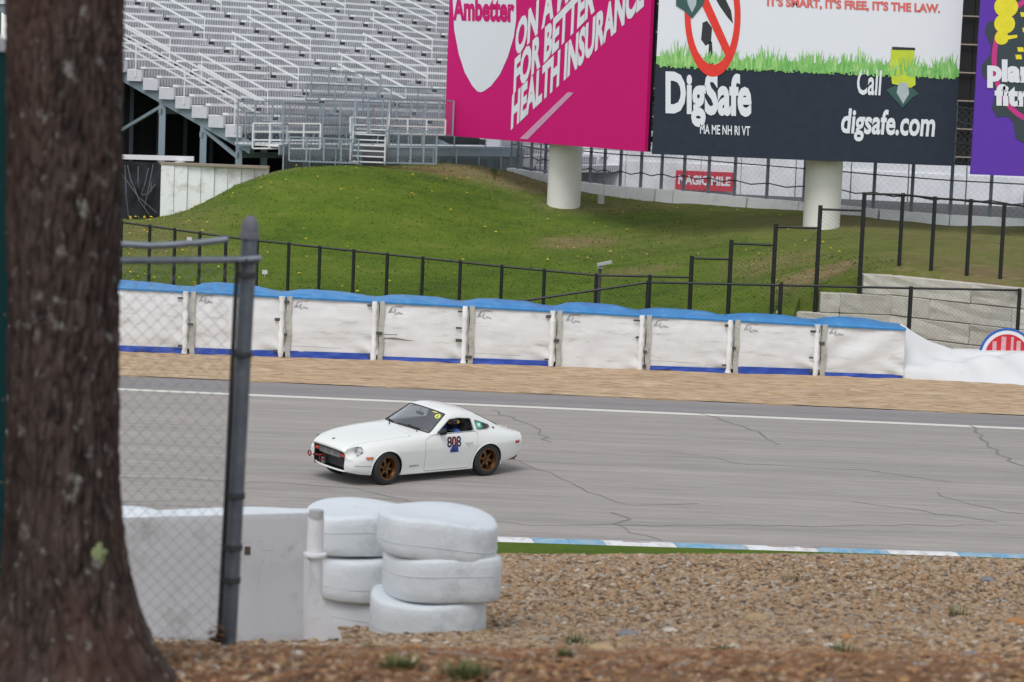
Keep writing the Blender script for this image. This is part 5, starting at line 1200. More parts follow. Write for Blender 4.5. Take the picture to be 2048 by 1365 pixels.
# far white wall of the oval
fw = empty('outer_wall', (U(1500, 385, 99).x, 99, OV), 'long white wall with a red banner along the far side of the oval track', 'wall')
fpts = [(1000, 330, 101, 108), (1160, 343, 100, 101), (1250, 366, 99.5, 0), (1400, 383, 99, 0), (1480, 386, 99, 0), (1700, 390, 98.5, 0), (2048, 400, 97.5, 0), (2400, 412, 96, 0)]
FW = [U(a, b_, c_) for a, b_, c_, _ in fpts]; M_FW = pbr('outer_wall_white', (.76, .78, .81), rough=.6, var=.05, scale=.8, dirt=(.55, .57, .60), dirt_amt=.6, dscale=.8)
ztop = U(1700, 322, 98.5).z; zmid = U(1700, 341, 98.5).z
def fwp(i, f, z, off=0): p = FW[i].lerp(FW[i + 1], f); return (p.x, p.y + off, z)
for i in range(len(FW) - 1):
    n = max(1, round((FW[i + 1] - FW[i]).length / 2.4))
    for k in range(n):
        e = .004; f0, f1 = k / n + e, (k + 1) / n - e; m = MB()
        z0 = min(FW[i].z, OV) - .2
        vs = [fwp(i, f, z, o_) for f in (f0, f1) for z, o_ in ((z0, 0), (zmid, 0), (zmid, .06), (ztop, .06), (ztop, .35), (z0, .35))]; m.add(vs, [(0, 1, 2, 3, 4, 5), (11, 10, 9, 8, 7, 6)] + [(j, j + 6, (j + 1) % 6 + 6, (j + 1) % 6) for j in range(6)]); m.build('wall_panel', M_FW, fw)
bn = MB(); b0, b1 = U(1352, 341, 98.7), U(1466, 384, 98.6); bn.box(((b0.x + b1.x) / 2, 98.75, (b0.z + b1.z) / 2), (b1.x - b0.x, .03, b0.z - b1.z)); bo = bn.build('red_banner', pbr('banner_red', (.55, .045, .075), rough=.6, var=.15), fw)
tv, tf = text_mesh('MAGIC MILE', (b1.x - b0.x) * .9, (b0.z - b1.z) * .5, bold=.04)
MB().add([(b0.x + (b1.x - b0.x) * .05 + x, 98.728, b1.z + (b0.z - b1.z) * .27 + y) for x, y in tv], tf).build('banner_lettering', pbr('letter_white', (.72, .74, .78), rough=.6), bo)

# ------------------------------------------------------------------ billboards on columns
M_COL = pbr('column_white', (.70, .69, .65), rough=.7, var=.06, scale=.8, dirt=(.52, .46, .34), dirt_amt=.25, dscale=.7)
def cap(pts): return pts
def column(px, pyb, Y, r, ztop, lab):
    p = U(px, pyb, Y); z0 = float(hill_z(p.x, p.y)) - .5
    o = MB().lathe([(r * 1.06, z0 - p.z), (r * 1.06, 0.02), (r, .05), (r, (ztop - p.z) * .5), (r * 1.004, (ztop - p.z) * .5 + .01), (r * .97, ztop - p.z), (0, ztop - p.z)], 40, p).build('billboard_column', M_COL, smooth=40, loc=(p.x, p.y, p.z)); tag(o, lab, 'column'); return p
def board(name, tl, X0, Y0, X1, Y1, zb, ztop, back, lab, face_m):
    a, b_ = Vector((X0, Y0, zb)), Vector((X1, Y1, zb)); L = (b_ - a).length; u = (b_ - a) / L; nrm = Vector((u.y, -u.x, 0)); root = empty('billboard', a, lab, 'billboard')
    def P(x, z, off=0.): return tuple(a + u * x + Vector((0, 0, z)) + nrm * off)
    H = ztop - zb; m = MB(); vs = [P(x, z, o) for x in (0, L) for z in (0, H) for o in (0, -.12)]
    m.add(vs, [(0, 1, 3, 2), (4, 6, 7, 5), (0, 4, 5, 1), (2, 3, 7, 6), (0, 2, 6, 4), (1, 5, 7, 3)]); m.build('board_face', face_m, root)
    fr = MB()
    for z in np.arange(.4, H, 1.3): fr.beam(P(.05, z, -.45), P(L - .05, z, -.45), .18, .18)
    for x in np.linspace(.3, L - .3, 6): fr.beam(P(x, .0, -.3), P(x, H, -.3), .16, .16, up=(1, 0, 0))
    fr.build('steel_frame', pbr('frame_black', (.012, .012, .014), rough=.8), root)
    def flat(verts, faces, nm, mat, off=.012, par=None): return MB().add([P(x, z, off) for x, z in verts], faces).build(nm, mat, par or root)
    return root, flat, L, H, P
wht = pbr('vinyl_white', (.72, .74, .79), rough=.5, var=.02)
pl, pr = U(889, 271, 91), U(1289, 304, 77.4); zb = (pl.z + pr.z) / 2; ZT = zb + 7.4
r1, flat, L, H, P = board('b1', None, pl.x, pl.y, pr.x, pr.y, zb, ZT, None, 'magenta health insurance billboard at the left of the three', pbr('vinyl_magenta', (.58, .008, .16), rough=.7, spec=.15, var=.03, scale=.4))
def onb(root_a, u, nrm, L, zb):
    """photo pixel -> board coordinates"""
    a = Vector(root_a)
    def f(px, py):
        d = ray(px, py); o = Vector((0, 0, CAM_H)); t = (a - o).dot(nrm) / d.dot(nrm); q = o + d * t - a; return (q.dot(u), q.z)
    return f
def uv(X0, X1): 
    u = (X1 - X0); u.z = 0; u.normalize(); return u, Vector((u.y, -u.x, 0))
u1, n1 = uv(pl, pr); b1f = onb((pl.x, pl.y, zb), u1, n1, L, zb)
def quadtext(s, bl, br, tl, flat, nm, mat, bfn, bold=.03, shear=0, off=.012, par=None, gap=1.0):
    v, f = text_mesh(s, 1, 1, shear, bold, gap); A, B_, C = [Vector(bfn(*q)) for q in (bl, br, tl)]
    return flat([tuple(A + (B_ - A) * x + (C - A) * y) for x, y in v], f, nm, mat, off, par)
# shield logo: rounded bar on top and a long pointed bowl below
sh = [(906, -60), (1032, -60), (1033, 40), (1028, 75), (1016, 115), (1000, 150), (982, 173), (968, 183), (962, 185), (955, 183), (945, 172), (930, 145), (918, 108), (909, 60), (906, 0)]
lg = flat([b1f(*q) for q in sh], [tuple(range(len(sh)))], 'shield_logo', wht)
quadtext('Ambetter', (907, 42), (1030, 46), (907, -8), flat, 'logo_lettering', MATS["vinyl_magenta"], b1f, off=.022, par=lg, bold=.045)
for s, bl, br, tl in (('HEALTH INSURANCE', (1022, 262), (1288, 14), (1025, 190)), ('FOR BETTER', (1027, 190), (1190, 24), (1030, 118)), ('ON A MISSION', (1030, 118), (1235, -100), (1033, 46))):
    quadtext(s, bl, br, tl, flat, 'slogan_lettering', wht, b1f, bold=.045)
st_ = [(1040, 278), (1056, 279), (1148, 186), (1136, 185)]; flat([b1f(*q) for q in st_], [(0, 1, 2, 3)], 'pink_stroke', pbr('vinyl_pink', (.62, .30, .45), rough=.5))
column(1126, 436, 84.8, .59, ZT - .5, 'left white billboard column standing in the grass')
# --- second board: lawn and soil
ql, qr = U(1304, 308, 77), U(1907, 333, 77); zb2 = (ql.z + qr.z) / 2; soil = pbr('vinyl_soil', (.026, .035, .052), rough=.7, spec=.2, var=.18, scale=3)
r2, flat2, L2, H2, P2 = board('b2', None, ql.x, 77, qr.x, 77, zb2, zb2 + 7.4, None, 'billboard with white sky, green grass and dark soil in the middle of the three', soil)
u2, n2 = Vector((1, 0, 0)), Vector((0, -1, 0)); b2f = onb((ql.x, 77, zb2), u2, n2, L2, zb2)
zs = [b2f(1310, 118)[1], b2f(1900, 142)[1]]
flat2([(.0, zs[0]), (L2, zs[0] * .5 + zs[1] * .5), (L2, H2), (0, H2)], [(0, 1, 2, 3)], 'white_sky_print', wht, .008)
gm, n, l, b = node_mat('vinyl_grass'); b.inputs['Roughness'].default_value = .6; v = mapping(n, l, (3, 1, .6)); r = ramp(n, [(.3, (.10, .34, .08)), (.5, (.20, .50, .12)), (.62, (.42, .66, .25)), (.8, (.34, .40, .14))]); l.new(noise(n, l, v, 3, 8, .7), r.inputs[0]); l.new(r.outputs[0], b.inputs['Base Color'])
rgp = random.Random(5); vs, fs = [], []
for i in range(900):
    x = L2 * rgp.random(); zc = (zs[0] * (1 - x / L2) + (zs[0] + zs[1]) / 2 * x / L2); lean = rgp.uniform(-.14, .14); h = rgp.uniform(.12, .55) * (.7 + .5 * math.sin(x * 2.2) ** 2); w = rgp.uniform(.02, .05); y0 = zc + rgp.uniform(-.28, .06)
    x = min(max(x, .16), L2 - .16); b0 = len(vs); vs += [(x - w, y0), (x + w, y0), (x + lean, y0 + h)]; fs.append((b0, b0 + 1, b0 + 2))
MB().add([P2(x_, z_, .014 + .000004 * i_) for i_, (x_, z_) in enumerate(vs)], fs).build('grass_print', gm, r2); vs, fs = [], []
m_ = 40
vs = [(L2 * i / m_, zs[0] + (zs[1] - zs[0]) * .5 * i / m_ + (.05 + .06 * rgp.random() if j else -.14 - .10 * rgp.random())) for i in range(m_ + 1) for j in (0, 1)]
flat2(vs, [(2 * i, 2 * i + 2, 2 * i + 3, 2 * i + 1) for i in range(m_)], 'grass_root_print', gm, .011)
quadtext('DigSafe', (1330, 262), (1504, 232), (1330, 145), flat2, 'name_lettering', wht, b2f, bold=.05, off=.02) if False else None
def fit(s, x0, y0, x1, y1, nm, mat, bold=.04, shear=0, off=.022, fl=flat2, bf=b2f, par=None, gap=1.0):
    k = .04; return quadtext(s, (x0, y1), (x1, y1 + (x1 - x0) * k), (x0, y0), fl, nm, mat, bf, bold, shear, off, par, gap)
# red ring with slash, spade and foot
def ringpts(cx, cy, rx, ry, a0=0, a1=360, n=48): return [b2f(cx + rx * math.cos(R(a)), cy - ry * math.sin(R(a)) + (rx * math.cos(R(a))) * .04) for a in np.linspace(a0, a1, n)]
cx, cy = 1425, 30; o_, i_ = ringpts(cx, cy, 56, 124), ringpts(cx, cy, 44, 100); red = pbr('vinyl_red', (.72, .03, .015), rough=.5)
flat2(i_[:-1], [tuple(range(47))], 'no_digging_disc', wht, .016); flat2(o_ + i_, [(k, k + 1, k + 49, k + 48) for k in range(47)], 'red_ring', red, .026)
flat2([b2f(*q) for q in ((1385, -30), (1397, -45), (1466, 110), (1456, 124))], [(0, 1, 2, 3)], 'red_slash', red, .030)
blk = pbr('vinyl_black', (.02, .02, .025), rough=.5)
flat2([b2f(*q) for q in ((1405, 46), (1414, 42), (1424, 56), (1422, 86), (1411, 92), (1402, 80))], [tuple(range(6))], 'digger_leg_print', blk, .020); flat2([b2f(*q) for q in ((1418, 84), (1424, 84), (1427, 140), (1420, 146), (1415, 140))], [tuple(range(5))], 'spade_print', blk, .020)
flat2([b2f(*q) for q in ((1432, 0), (1448, -8), (1462, 22), (1466, 48), (1454, 34), (1440, 14))], [tuple(range(6))], 'spade_blade_print', blk, .020)
pk = flat2([b2f(*q) for q in ((1352, -10), (1410, -10), (1408, 8), (1384, 38), (1368, 22), (1352, 12))], [tuple(range(6))], 'bulb_print', pbr('vinyl_dark_teal', (.03, .09, .08), rough=.5), .034); flat2([b2f(*q) for q in ((1372, -10), (1394, -10), (1392, 10), (1384, 26), (1376, 10))], [tuple(range(5))], 'bulb_glint_print', pbr('vinyl_grey', (.40, .46, .48), rough=.5), .038)
fit('DigSafe', 1331, 142, 1503, 252, 'name_lettering', wht, .04); fit('MA ME NH RI VT', 1400, 249, 1500, 268, 'small_lettering', wht, .02)
fit('Call', 1714, 137, 1764, 190, 'call_lettering', wht, .02, .15); fit('digsafe.com', 1682, 216, 1870, 282, 'web_lettering', wht, .028, .15)
fit("IT'S SMART, IT'S FREE, IT'S THE LAW.", 1534, 0 - 6, 1880, 16, 'law_lettering', pbr('vinyl_pale_red', (.66, .14, .13), rough=.5), .045)
gk = flat2([b2f(*q) for q in ((1782, 98), (1828, 98), (1831, 170), (1822, 176), (1784, 168), (1780, 140))], [tuple(range(6))], 'yellow_box_print', pbr('vinyl_lime', (.50, .60, .03), rough=.5, var=.25, scale=2), .020)
flat2([b2f(*q) for q in ((1784, 94), (1830, 96), (1830, 101), (1784, 100))], [(0, 1, 2, 3)], 'box_lid_print', blk, .024)
flat2([b2f(*q) for q in ((1772, 180), (1790, 172), (1824, 176), (1838, 188), (1824, 196), (1805, 216), (1788, 198))], [tuple(range(7))], 'drop_outline_print', MATS['vinyl_dark_teal'], .018)
flat2([b2f(*q) for q in ((1797, 166), (1815, 166), (1818, 188), (1806, 208), (1793, 186))], [tuple(range(5))], 'drop_print', MATS['vinyl_grey'], .026)
column(1641, 479, 78.4, .60, zb2 + 6.8, 'right white billboard column standing in the grass')
# --- third board, purple
sl = U(1941, 349, 76); zb3 = sl.z; xr = U(2350, 365, 76).x
r3, flat3, L3, H3, P3 = board('b3', None, sl.x, 76, xr, 76, zb3, zb3 + 7.6, None, 'purple fitness billboard at the right edge', pbr('vinyl_purple', (.115, .042, .38), rough=.7, spec=.2, var=.03, scale=.5))
b3f = onb((sl.x, 76, zb3), u2, n2, L3, zb3)
def gear(cx, cy, rx, ry, teeth=12):
    out = []
    for k in range(teeth * 4):
        a = 2 * math.pi * (k + .5) / (teeth * 4); rr_ = 1.0 if k % 4 in (0, 1) else .86; out.append(b3f(cx + rx * rr_ * math.cos(a), cy - ry * rr_ * math.sin(a) + rx * rr_ * math.cos(a) * .04))
    return out
gp = gear(2085, 125, 122, 172); flat3(gp, [tuple(range(len(gp)))], 'gear_print', pbr('vinyl_slate', (.028, .045, .055), rough=.5), .012)
def arc3(cx, cy, rx, ry, w, a0, a1, nm, mat, off):
    o_ = [b3f(cx + rx * math.cos(R(a)), cy - ry * math.sin(R(a))) for a in np.linspace(a0, a1, 40)]; i_ = [b3f(cx + (rx - w) * math.cos(R(a)), cy - (ry - w) * math.sin(R(a))) for a in np.linspace(a0, a1, 40)]; flat3(o_ + i_, [(k, k + 1, k + 41, k + 40) for k in range(39)], nm, mat, off)
arc3(2078, 120, 95, 128, 10, 0, 360, 'pink_ring', pbr('vinyl_pink_ring', (.55, .02, .22), rough=.5), .018)
ylw = pbr('vinyl_yellow', (.75, .66, .02), rough=.5)
for (cx, cy, rx, ry) in ((2012, -20, 22, 22), (2012, 14, 24, 22), (2009, 48, 21, 20), (2003, 76, 14, 14)):
    q = [b3f(cx + rx * math.cos(a), cy + ry * math.sin(a)) for a in np.linspace(0, 6.2, 20)]; flat3(q, [tuple(range(20))], 'yellow_finger_print', ylw, .024 + cy * 1e-5)
flat3([b3f(*q) for q in ((2010, 72), (2034, 70), (2034, 76), (2014, 80))], [(0, 1, 2, 3)], 'yellow_tip_print', ylw, .026)
for k, (x, y) in enumerate(((2040, 25), (2044, 56), (2034, 95), (2030, 110))): flat3([b3f(x, y), b3f(x + 12, y), b3f(x + 14, y + 9), b3f(x + 2, y + 9)], [(0, 1, 2, 3)], 'yellow_speck_print', ylw, .022)
fit('planet', 1974, 118, 2118, 176, 'planet_lettering', wht, .055, 0, .034, flat3, b3f); fit('fitness', 1989, 168, 2130, 212, 'fitness_lettering', wht, .055, 0, .034, flat3, b3f)

# ------------------------------------------------------------------ dark building backs behind the boards
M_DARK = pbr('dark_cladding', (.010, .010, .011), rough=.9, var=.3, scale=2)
gb = empty('far_grandstand', (14, 106, 3), 'dark unlit grandstand behind the billboards and the far wall', 'grandstand')
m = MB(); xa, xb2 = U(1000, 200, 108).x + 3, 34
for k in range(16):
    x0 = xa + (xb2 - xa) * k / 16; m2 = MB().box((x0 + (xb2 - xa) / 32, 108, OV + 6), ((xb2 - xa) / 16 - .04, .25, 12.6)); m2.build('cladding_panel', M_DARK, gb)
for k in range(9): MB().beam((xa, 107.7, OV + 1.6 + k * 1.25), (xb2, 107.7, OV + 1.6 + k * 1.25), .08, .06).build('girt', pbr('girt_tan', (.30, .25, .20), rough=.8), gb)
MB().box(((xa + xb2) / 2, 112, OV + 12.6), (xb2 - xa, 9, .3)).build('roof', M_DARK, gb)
# ================================================================== GRANDSTAND
M_ALU = pbr('aluminium_plank', (.76, .77, .79), rough=.45, metal=.0, var=.05, scale=.7, dirt=(.50, .50, .52), dirt_amt=.4, dscale=.8)
M_GALV = pbr('galvanised_steel', (.24, .30, .34), rough=.5, metal=.25, var=.15, scale=1.5, dirt=(.14, .17, .19), dirt_amt=.4, dscale=1.5)
M_RAIL = pbr('rail_pale', (.62, .64, .64), rough=.5, var=.08)
def riser_mat():
    m, n, l, b = node_mat('riser_slotted'); b.inputs['Roughness'].default_value = .6
    tc = n.new('ShaderNodeTexCoord'); sx = n.new('ShaderNodeSeparateXYZ'); l.new(tc.outputs['UV'], sx.inputs[0])
    mu = n.new('ShaderNodeMath'); mu.operation = 'MULTIPLY'; mu.inputs[1].default_value = 1; l.new(sx.outputs[0], mu.inputs[0])
    fr = n.new('ShaderNodeMath'); fr.operation = 'FRACT'; l.new(mu.outputs[0], fr.inputs[0]); r = ramp(n, [(.0, (.28, .285, .30)), (.30, (.33, .335, .35)), (.42, (.57, .575, .60)), (.9, (.61, .615, .64)), (1, (.24, .245, .26))]); l.new(fr.outputs[0], r.inputs[0])
    nz = ramp(n, [(.35, (.8, .8, .8)), (.7, (1.1, 1.1, 1.1))]); l.new(noise(n, l, mapping(n, l, (1, 1, 1)), 1.2, 6), nz.inputs[0])
    mm = n.new('ShaderNodeMix'); mm.data_type = 'RGBA'; mm.blend_type = 'MULTIPLY'; mm.inputs['Factor'].default_value = 1; l.new(r.outputs[0], mm.inputs['A']); l.new(nz.outputs[0], mm.inputs['B']); l.new(mm.outputs['Result'], b.inputs['Base Color']); return m
M_RISER = riser_mat()
PSI = R(50); uu = Vector((math.cos(PSI), math.sin(PSI), 0)); vv2 = Vector((-math.sin(PSI), math.cos(PSI), 0))
O = U(474, 250, 88.0); TREAD, RISE = .92, .315
gs = empty('grandstand', O, 'tall aluminium bleacher grandstand with long bench rows behind the grass hill', 'grandstand')
def S(a, b_, z): return O + uu * a + vv2 * b_ + Vector((0, 0, z))
NR, LEN = 24, 34.0
def obox(a0, a1, b0, b1, z0, z1):
    vs = [S(a, b_, z) for a in (a0, a1) for b_ in (b0, b1) for z in (z0, z1)]; return vs, [(0, 1, 3, 2), (4, 6, 7, 5), (0, 4, 5, 1), (2, 3, 7, 6), (0, 2, 6, 4), (1, 5, 7, 3)]
aisles = [2.4 + 4.3 * i for i in range(8)]
for k in range(-4, NR):
    b0, z0 = k * TREAD, k * RISE
    A0 = 0 if k >= 0 else 13.5
    if 1:
        # footboard (aluminium), slotted riser below it
        v, f = obox(A0, LEN, b0 + .02, b0 + TREAD - .02, z0 - .07, z0); MB().add(v, f).build('footboard', M_ALU, gs)
        me = MB(); v, f = obox(A0, LEN, b0 - .02, b0 + .012, z0 - RISE + .02, z0 - .012); me.add(v, f); ro = me.build('riser', M_RISER, gs)
        uvl = ro.data.uv_layers.new(name='UVMap'); Oo = S(0, 0, 0) - gs.location
        for lp in ro.data.loops: co = ro.data.vertices[lp.vertex_index].co; uvl.data[lp.index].uv = ((co - (S(0, 0, 0) - O)).dot(uu) / .145, co.z)
        # white end panel of the row
        v, f = obox(A0 - .10, A0 - .012, b0 - .30, b0 + TREAD * .55, z0 - .46, z0 - .03); MB().add(v, f).build('end_panel', pbr('end_panel_white', (.55, .56, .60), rough=.6, var=.08), gs)
    # bench planks between the aisles
    sp = [A0] + [q for a in aisles if a > A0 + .5 for q in (a - .22, a + .22)] + [LEN]
    if 1:
        for i in range(0, len(sp), 2):
            v, f = obox(sp[i], sp[i + 1], b0 + TREAD * .52, b0 + TREAD * .52 + .30, z0 + .33, z0 + .41); MB().add(v, f).build('bench', M_ALU, gs)
# aisle steps and rails
for a in aisles:
    for k in range(NR):
        v, f = obox(a - .22, a + .22, k * TREAD - .25, k * TREAD + .02, k * RISE - RISE * .55, k * RISE - RISE * .45); MB().add(v, f).build('aisle_step', M_ALU, gs)
        v, f = obox(a - .13, a + .13, k * TREAD + .46, k * TREAD + .52, k * RISE + .18, k * RISE + .30); MB().add(v, f).build('dark_step_edge', pbr('step_dark', (.03, .03, .035), rough=.8), gs)  # dark box stands in for the dark gap between benches at each aisle
    k = 1 + (aisles.index(a) * 3) % 5
    while k < NR - 4:
        for h in (.95, .50):
            p, q = S(a, k * TREAD, k * RISE + h), S(a, (k + 4.2) * TREAD, (k + 4.2) * RISE + h); MB().beam(p, q, .055, .07).build('aisle_rail', M_RAIL, gs)
        for kk in (k, k + 4): MB().beam(S(a, kk * TREAD, kk * RISE), S(a, kk * TREAD, kk * RISE + .97), .035, .035, up=(1, 0, 0)).build('rail_post', M_RAIL, gs)
        k += 6
# end guard rails down the left side and at the first section
for aa in (-.12, .9):
    for h in (1.05, .62) if aa < 0 else (.95, .5):
        MB().beam(S(aa, -.3, h - .1), S(aa, NR * TREAD, NR * RISE + h), .05, .06).build('guard_rail', M_RAIL, gs)
for k in range(0, NR, 3): MB().beam(S(-.12, k * TREAD, k * RISE - .3), S(-.12, k * TREAD, k * RISE + 1.05), .05, .05, up=(1, 0, 0)).build('rail_post', M_RAIL, gs)
# raker beams, columns and braces under the rows
for i, a in enumerate((.15, 5.5, 11, 16.5, 22, 27.5, 33)):
    MB().beam(S(a, -.7, -.85), S(a, NR * TREAD, NR * RISE - .62), .22, .38).build('raker_beam', M_GALV, gs)
    for k in (0, 2.1, 4.6, 9, 14, 19, 23):
        zt_ = k * RISE - .75; p = S(a, k * TREAD, zt_); MB().beam((p.x, p.y, 2.2), p, .24, .20, up=(0, 1, 0)).build('column', M_GALV, gs)
    for k0, k1 in ((2.1, 0), (4.6, 9), (14, 9)):
        p, q = S(a, k0 * TREAD, k0 * RISE - .9), S(a, k1 * TREAD, 0); MB().beam((p.x, p.y, p.z), (q.x, q.y, 4.2), .12, .12).build('brace', M_GALV, gs)
for k in (0, 2.1, 4.6, 9, 14):
    p, q = S(0, k * TREAD, k * RISE - 1.1), S(LEN, k * TREAD, k * RISE - 1.1); MB().beam(p, q, .14, .2).build('stringer', M_GALV, gs)
# front walkway: deck, guard fences, ramp and stairs
DK = -.62
v, f = obox(-.2, 13.4, -2.4, -.15, DK - .08, DK); MB().add(v, f).build('walkway_deck', M_ALU, gs)
v, f = obox(-.2, 13.4, -2.46, -2.40, DK - .36, DK); MB().add(v, f).build('deck_beam', M_GALV, gs)
M_WIRE = pbr('mesh_wire', (.26, .31, .34), rough=.5, metal=.4)
def panel_fence(a0, a1, b_, z, h, n, nm='mesh_panel', cell=.13, wire=.016, rails=3, rm=M_GALV):
    q = [S(a0 + (a1 - a0) * k / n, b_, z) for k in range(n + 1)]
    for p in q: MB().beam(p, p + Vector((0, 0, h)), .055, .055, up=(1, 0, 0)).build('fence_post', rm, gs)
    for k in range(rails): MB().beam(q[0] + Vector((0, 0, h * k / (rails - 1) if rails > 1 else h)), q[-1] + Vector((0, 0, h * k / (rails - 1) if rails > 1 else h)), .045, .05).build('fence_rail', rm, gs)
    if cell: link_mesh(nm, [(p.x, p.y) for p in q], M_WIRE, gs, cell, wire, [z + O.z + h] * len(q), [z + O.z] * len(q))
panel_fence(0, 13, -2.4, DK, 1.5, 7); panel_fence(.2, 9, -.25, DK, 1.05, 5, cell=.2, wire=.012); panel_fence(3.2, 12.5, -.3, DK + 1.0, 1.2, 6, cell=.14)
panel_fence(0, 13.4, -2.46, DK - 1.25, 1.2, 10, cell=.14, wire=.03, rails=2)
# lower fences at ground in front and the entry stairs
gz = U(700, 325, 87).z - O.z
def wfence(pa, pb, h, n, cell=.13, rails=2, wire=.016, rm=M_GALV):
    for k in range(n + 1):
        p = pa.lerp(pb, k / n); MB().beam(p, p + Vector((0, 0, h)), .06, .06, up=(0, 1, 0)).build('fence_post', rm, gs)
    for k in range(rails): MB().beam(pa + Vector((0, 0, h * (k + (rails == 1)) / max(1, rails - 1))), pb + Vector((0, 0, h * (k + (rails == 1)) / max(1, rails - 1))), .045, .055).build('fence_rail', rm, gs)
    if cell: link_mesh('mesh_panel', [(pa.x, pa.y), (pb.x, pb.y)], M_WIRE, gs, cell, wire, [pa.z + h, pb.z + h], [pa.z, pb.z])
wfence(U(578, 322, 86.2), U(716, 327, 86.4), .85, 4); wfence(U(770, 326, 86.6), U(872, 328, 86.9), 1.15, 4, rails=3); wfence(U(474, 290, 86.9), U(745, 300, 88.5), 1.6, 8, cell=.16, rails=2); wfence(U(735, 268, 88.2), U(905, 272, 90), 1.3, 6, cell=.14, rails=2)
wfence(U(505, 297, 86.6), U(640, 298, 86.7), .9, 4, cell=None, rails=4, rm=M_RAIL); wfence(U(622, 190, 91), U(760, 196, 92.5), .9, 4, cell=.14)
wfence(U(700, 265, 88), U(890, 270, 89.5), .55, 5, cell=None, rails=3, rm=M_RAIL)
# bent end of the enclosure, right of the magenta board's foot
wfence(U(1022, 330, 92.5), U(1100, 345, 90.8), 1.6, 4, cell=.12, rails=3)
m = MB()
sb = U(735, 326, 86.6); Lw = 1.15
for k in range(7):
    p = Vector((sb.x, sb.y + k * .30, sb.z + .03 + k * .19)); MB().box(p, (Lw, .28, .04)).build('stair_tread', M_RAIL, gs)
for sx_ in (-.62, .62):
    MB().beam((sb.x + sx_, sb.y - .15, sb.z), (sb.x + sx_, sb.y + 1.95, sb.z + 1.25), .05, .16).build('stair_stringer', M_GALV, gs)
    MB().beam((sb.x + sx_, sb.y - .15, sb.z + .95), (sb.x + sx_, sb.y + 1.95, sb.z + 2.2), .05, .05).build('stair_rail', M_GALV, gs)
    for t in (0, .5, 1): MB().beam((sb.x + sx_, sb.y - .15 + 2.1 * t, sb.z + 1.25 * t), (sb.x + sx_, sb.y - .15 + 2.1 * t, sb.z + 1.25 * t + .95), .05, .05, up=(0, 1, 0)).build('rail_post', M_RAIL, gs)
# near-black panels and posts added to stand in for the shade under the stand
pz = U(300, 440, 90).z
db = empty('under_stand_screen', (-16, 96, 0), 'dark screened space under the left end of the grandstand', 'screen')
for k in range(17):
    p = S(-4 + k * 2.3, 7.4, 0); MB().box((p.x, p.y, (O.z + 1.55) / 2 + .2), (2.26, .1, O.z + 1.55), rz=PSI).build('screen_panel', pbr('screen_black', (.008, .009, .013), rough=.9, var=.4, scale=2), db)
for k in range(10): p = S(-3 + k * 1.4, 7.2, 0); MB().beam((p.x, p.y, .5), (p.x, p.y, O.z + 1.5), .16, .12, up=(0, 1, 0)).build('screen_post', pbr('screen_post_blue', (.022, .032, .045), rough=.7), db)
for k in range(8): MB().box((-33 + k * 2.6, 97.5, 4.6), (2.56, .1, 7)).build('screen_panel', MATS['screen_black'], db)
m = MB(); m.grid(lambda u, v: (-30 + 14.2 * u, 80 + 18 * v, 1.4), 2, 2); 
wr = U(240, 316, 88.5); wr2 = U(388, 318, 88.5)
o = MB().beam((wr.x - 3, wr.y, wr.z), (wr2.x, wr2.y, wr2.z), .2, .17).build('white_rail', pbr('white_board', (.66, .66, .68), rough=.6, var=.05), loc=tuple(wr)); tag(o, 'white plank rail under the left end of the grandstand', 'rail')
# dark bundled netting in the gap left of the white wall
dk = empty('dark_netting', (U(280, 400, 87).x, 87, 1.5), 'dark netting and folded tarps in the gap left of the white wall', 'netting')
m = MB(); a_, b_ = U(236, 322, 87.3), U(325, 326, 87.3); c_ = U(236, 445, 87.3); rgn = random.Random(4)
m.grid(lambda u, v: (a_.x - 3 + (b_.x - a_.x + 3) * u, 87.3 + .25 * float(vnoise(u * 8, v * 3, 1., 3, 3)), c_.z - .5 + (a_.z - c_.z + .5) * v), 60, 24); m.build('netting_sheet', pbr('netting_black', (.012, .013, .018), rough=.8, var=.6, scale=4), dk, smooth=60)
for k in range(9):
    p, q = U(236 + rgn.random() * 80, 325 + rgn.random() * 50, 86.9), U(240 + rgn.random() * 80, 370 + rgn.random() * 70, 86.9); MB().tube([p, p.lerp(q, .5) + Vector((0, -.1, -.15)), q], .02, 5).build('rope', pbr('rope_grey', (.10, .11, .13), rough=.8), dk)
# white retaining wall with stained panels
M_RW = pbr('retaining_white', (.74, .76, .76), rough=.8, var=.06, scale=1.4, bump=.3, bscale=12, dirt=(.36, .33, .24), dirt_amt=.38, dscale=1.5)
wt0, wt1 = U(322, 330, 84.4), U(536, 334, 84.8); rw = empty('white_retaining_wall', (wt0.x, wt0.y, 1.5), 'white concrete retaining wall with brown stains at the left end of the grass hill', 'wall')
N = 8
for k in range(N):
    p, q = wt0.lerp(wt1, k / N), wt0.lerp(wt1, (k + 1) / N); cxm = (p + q) / 2; zb_ = float(hill_z(cxm.x, 84.3)) - 1.2
    MB().box((cxm.x, cxm.y + .25, (cxm.z + zb_) / 2), ((q.x - p.x) - .008, .5 + .03 * (k % 2), cxm.z - zb_)).build('wall_panel', M_RW, rw)
MB().box(((wt0.x + wt1.x) / 2, wt0.y + .30, wt0.z + .05), (wt1.x - wt0.x + .1, .62, .08)).build('coping', pbr('coping_brown', (.26, .22, .17), rough=.9, var=.2), rw)
m = MB(); m.box((wt0.x - 2.4 + .0, wt0.y + 3.2, .2), (.1, .1, .1))
MB().box((wt0.x + .12, wt0.y + 2.4, (wt0.z + .5) / 2), (.26, 4.2, wt0.z - .5)).build('return_panel', M_RW, rw)
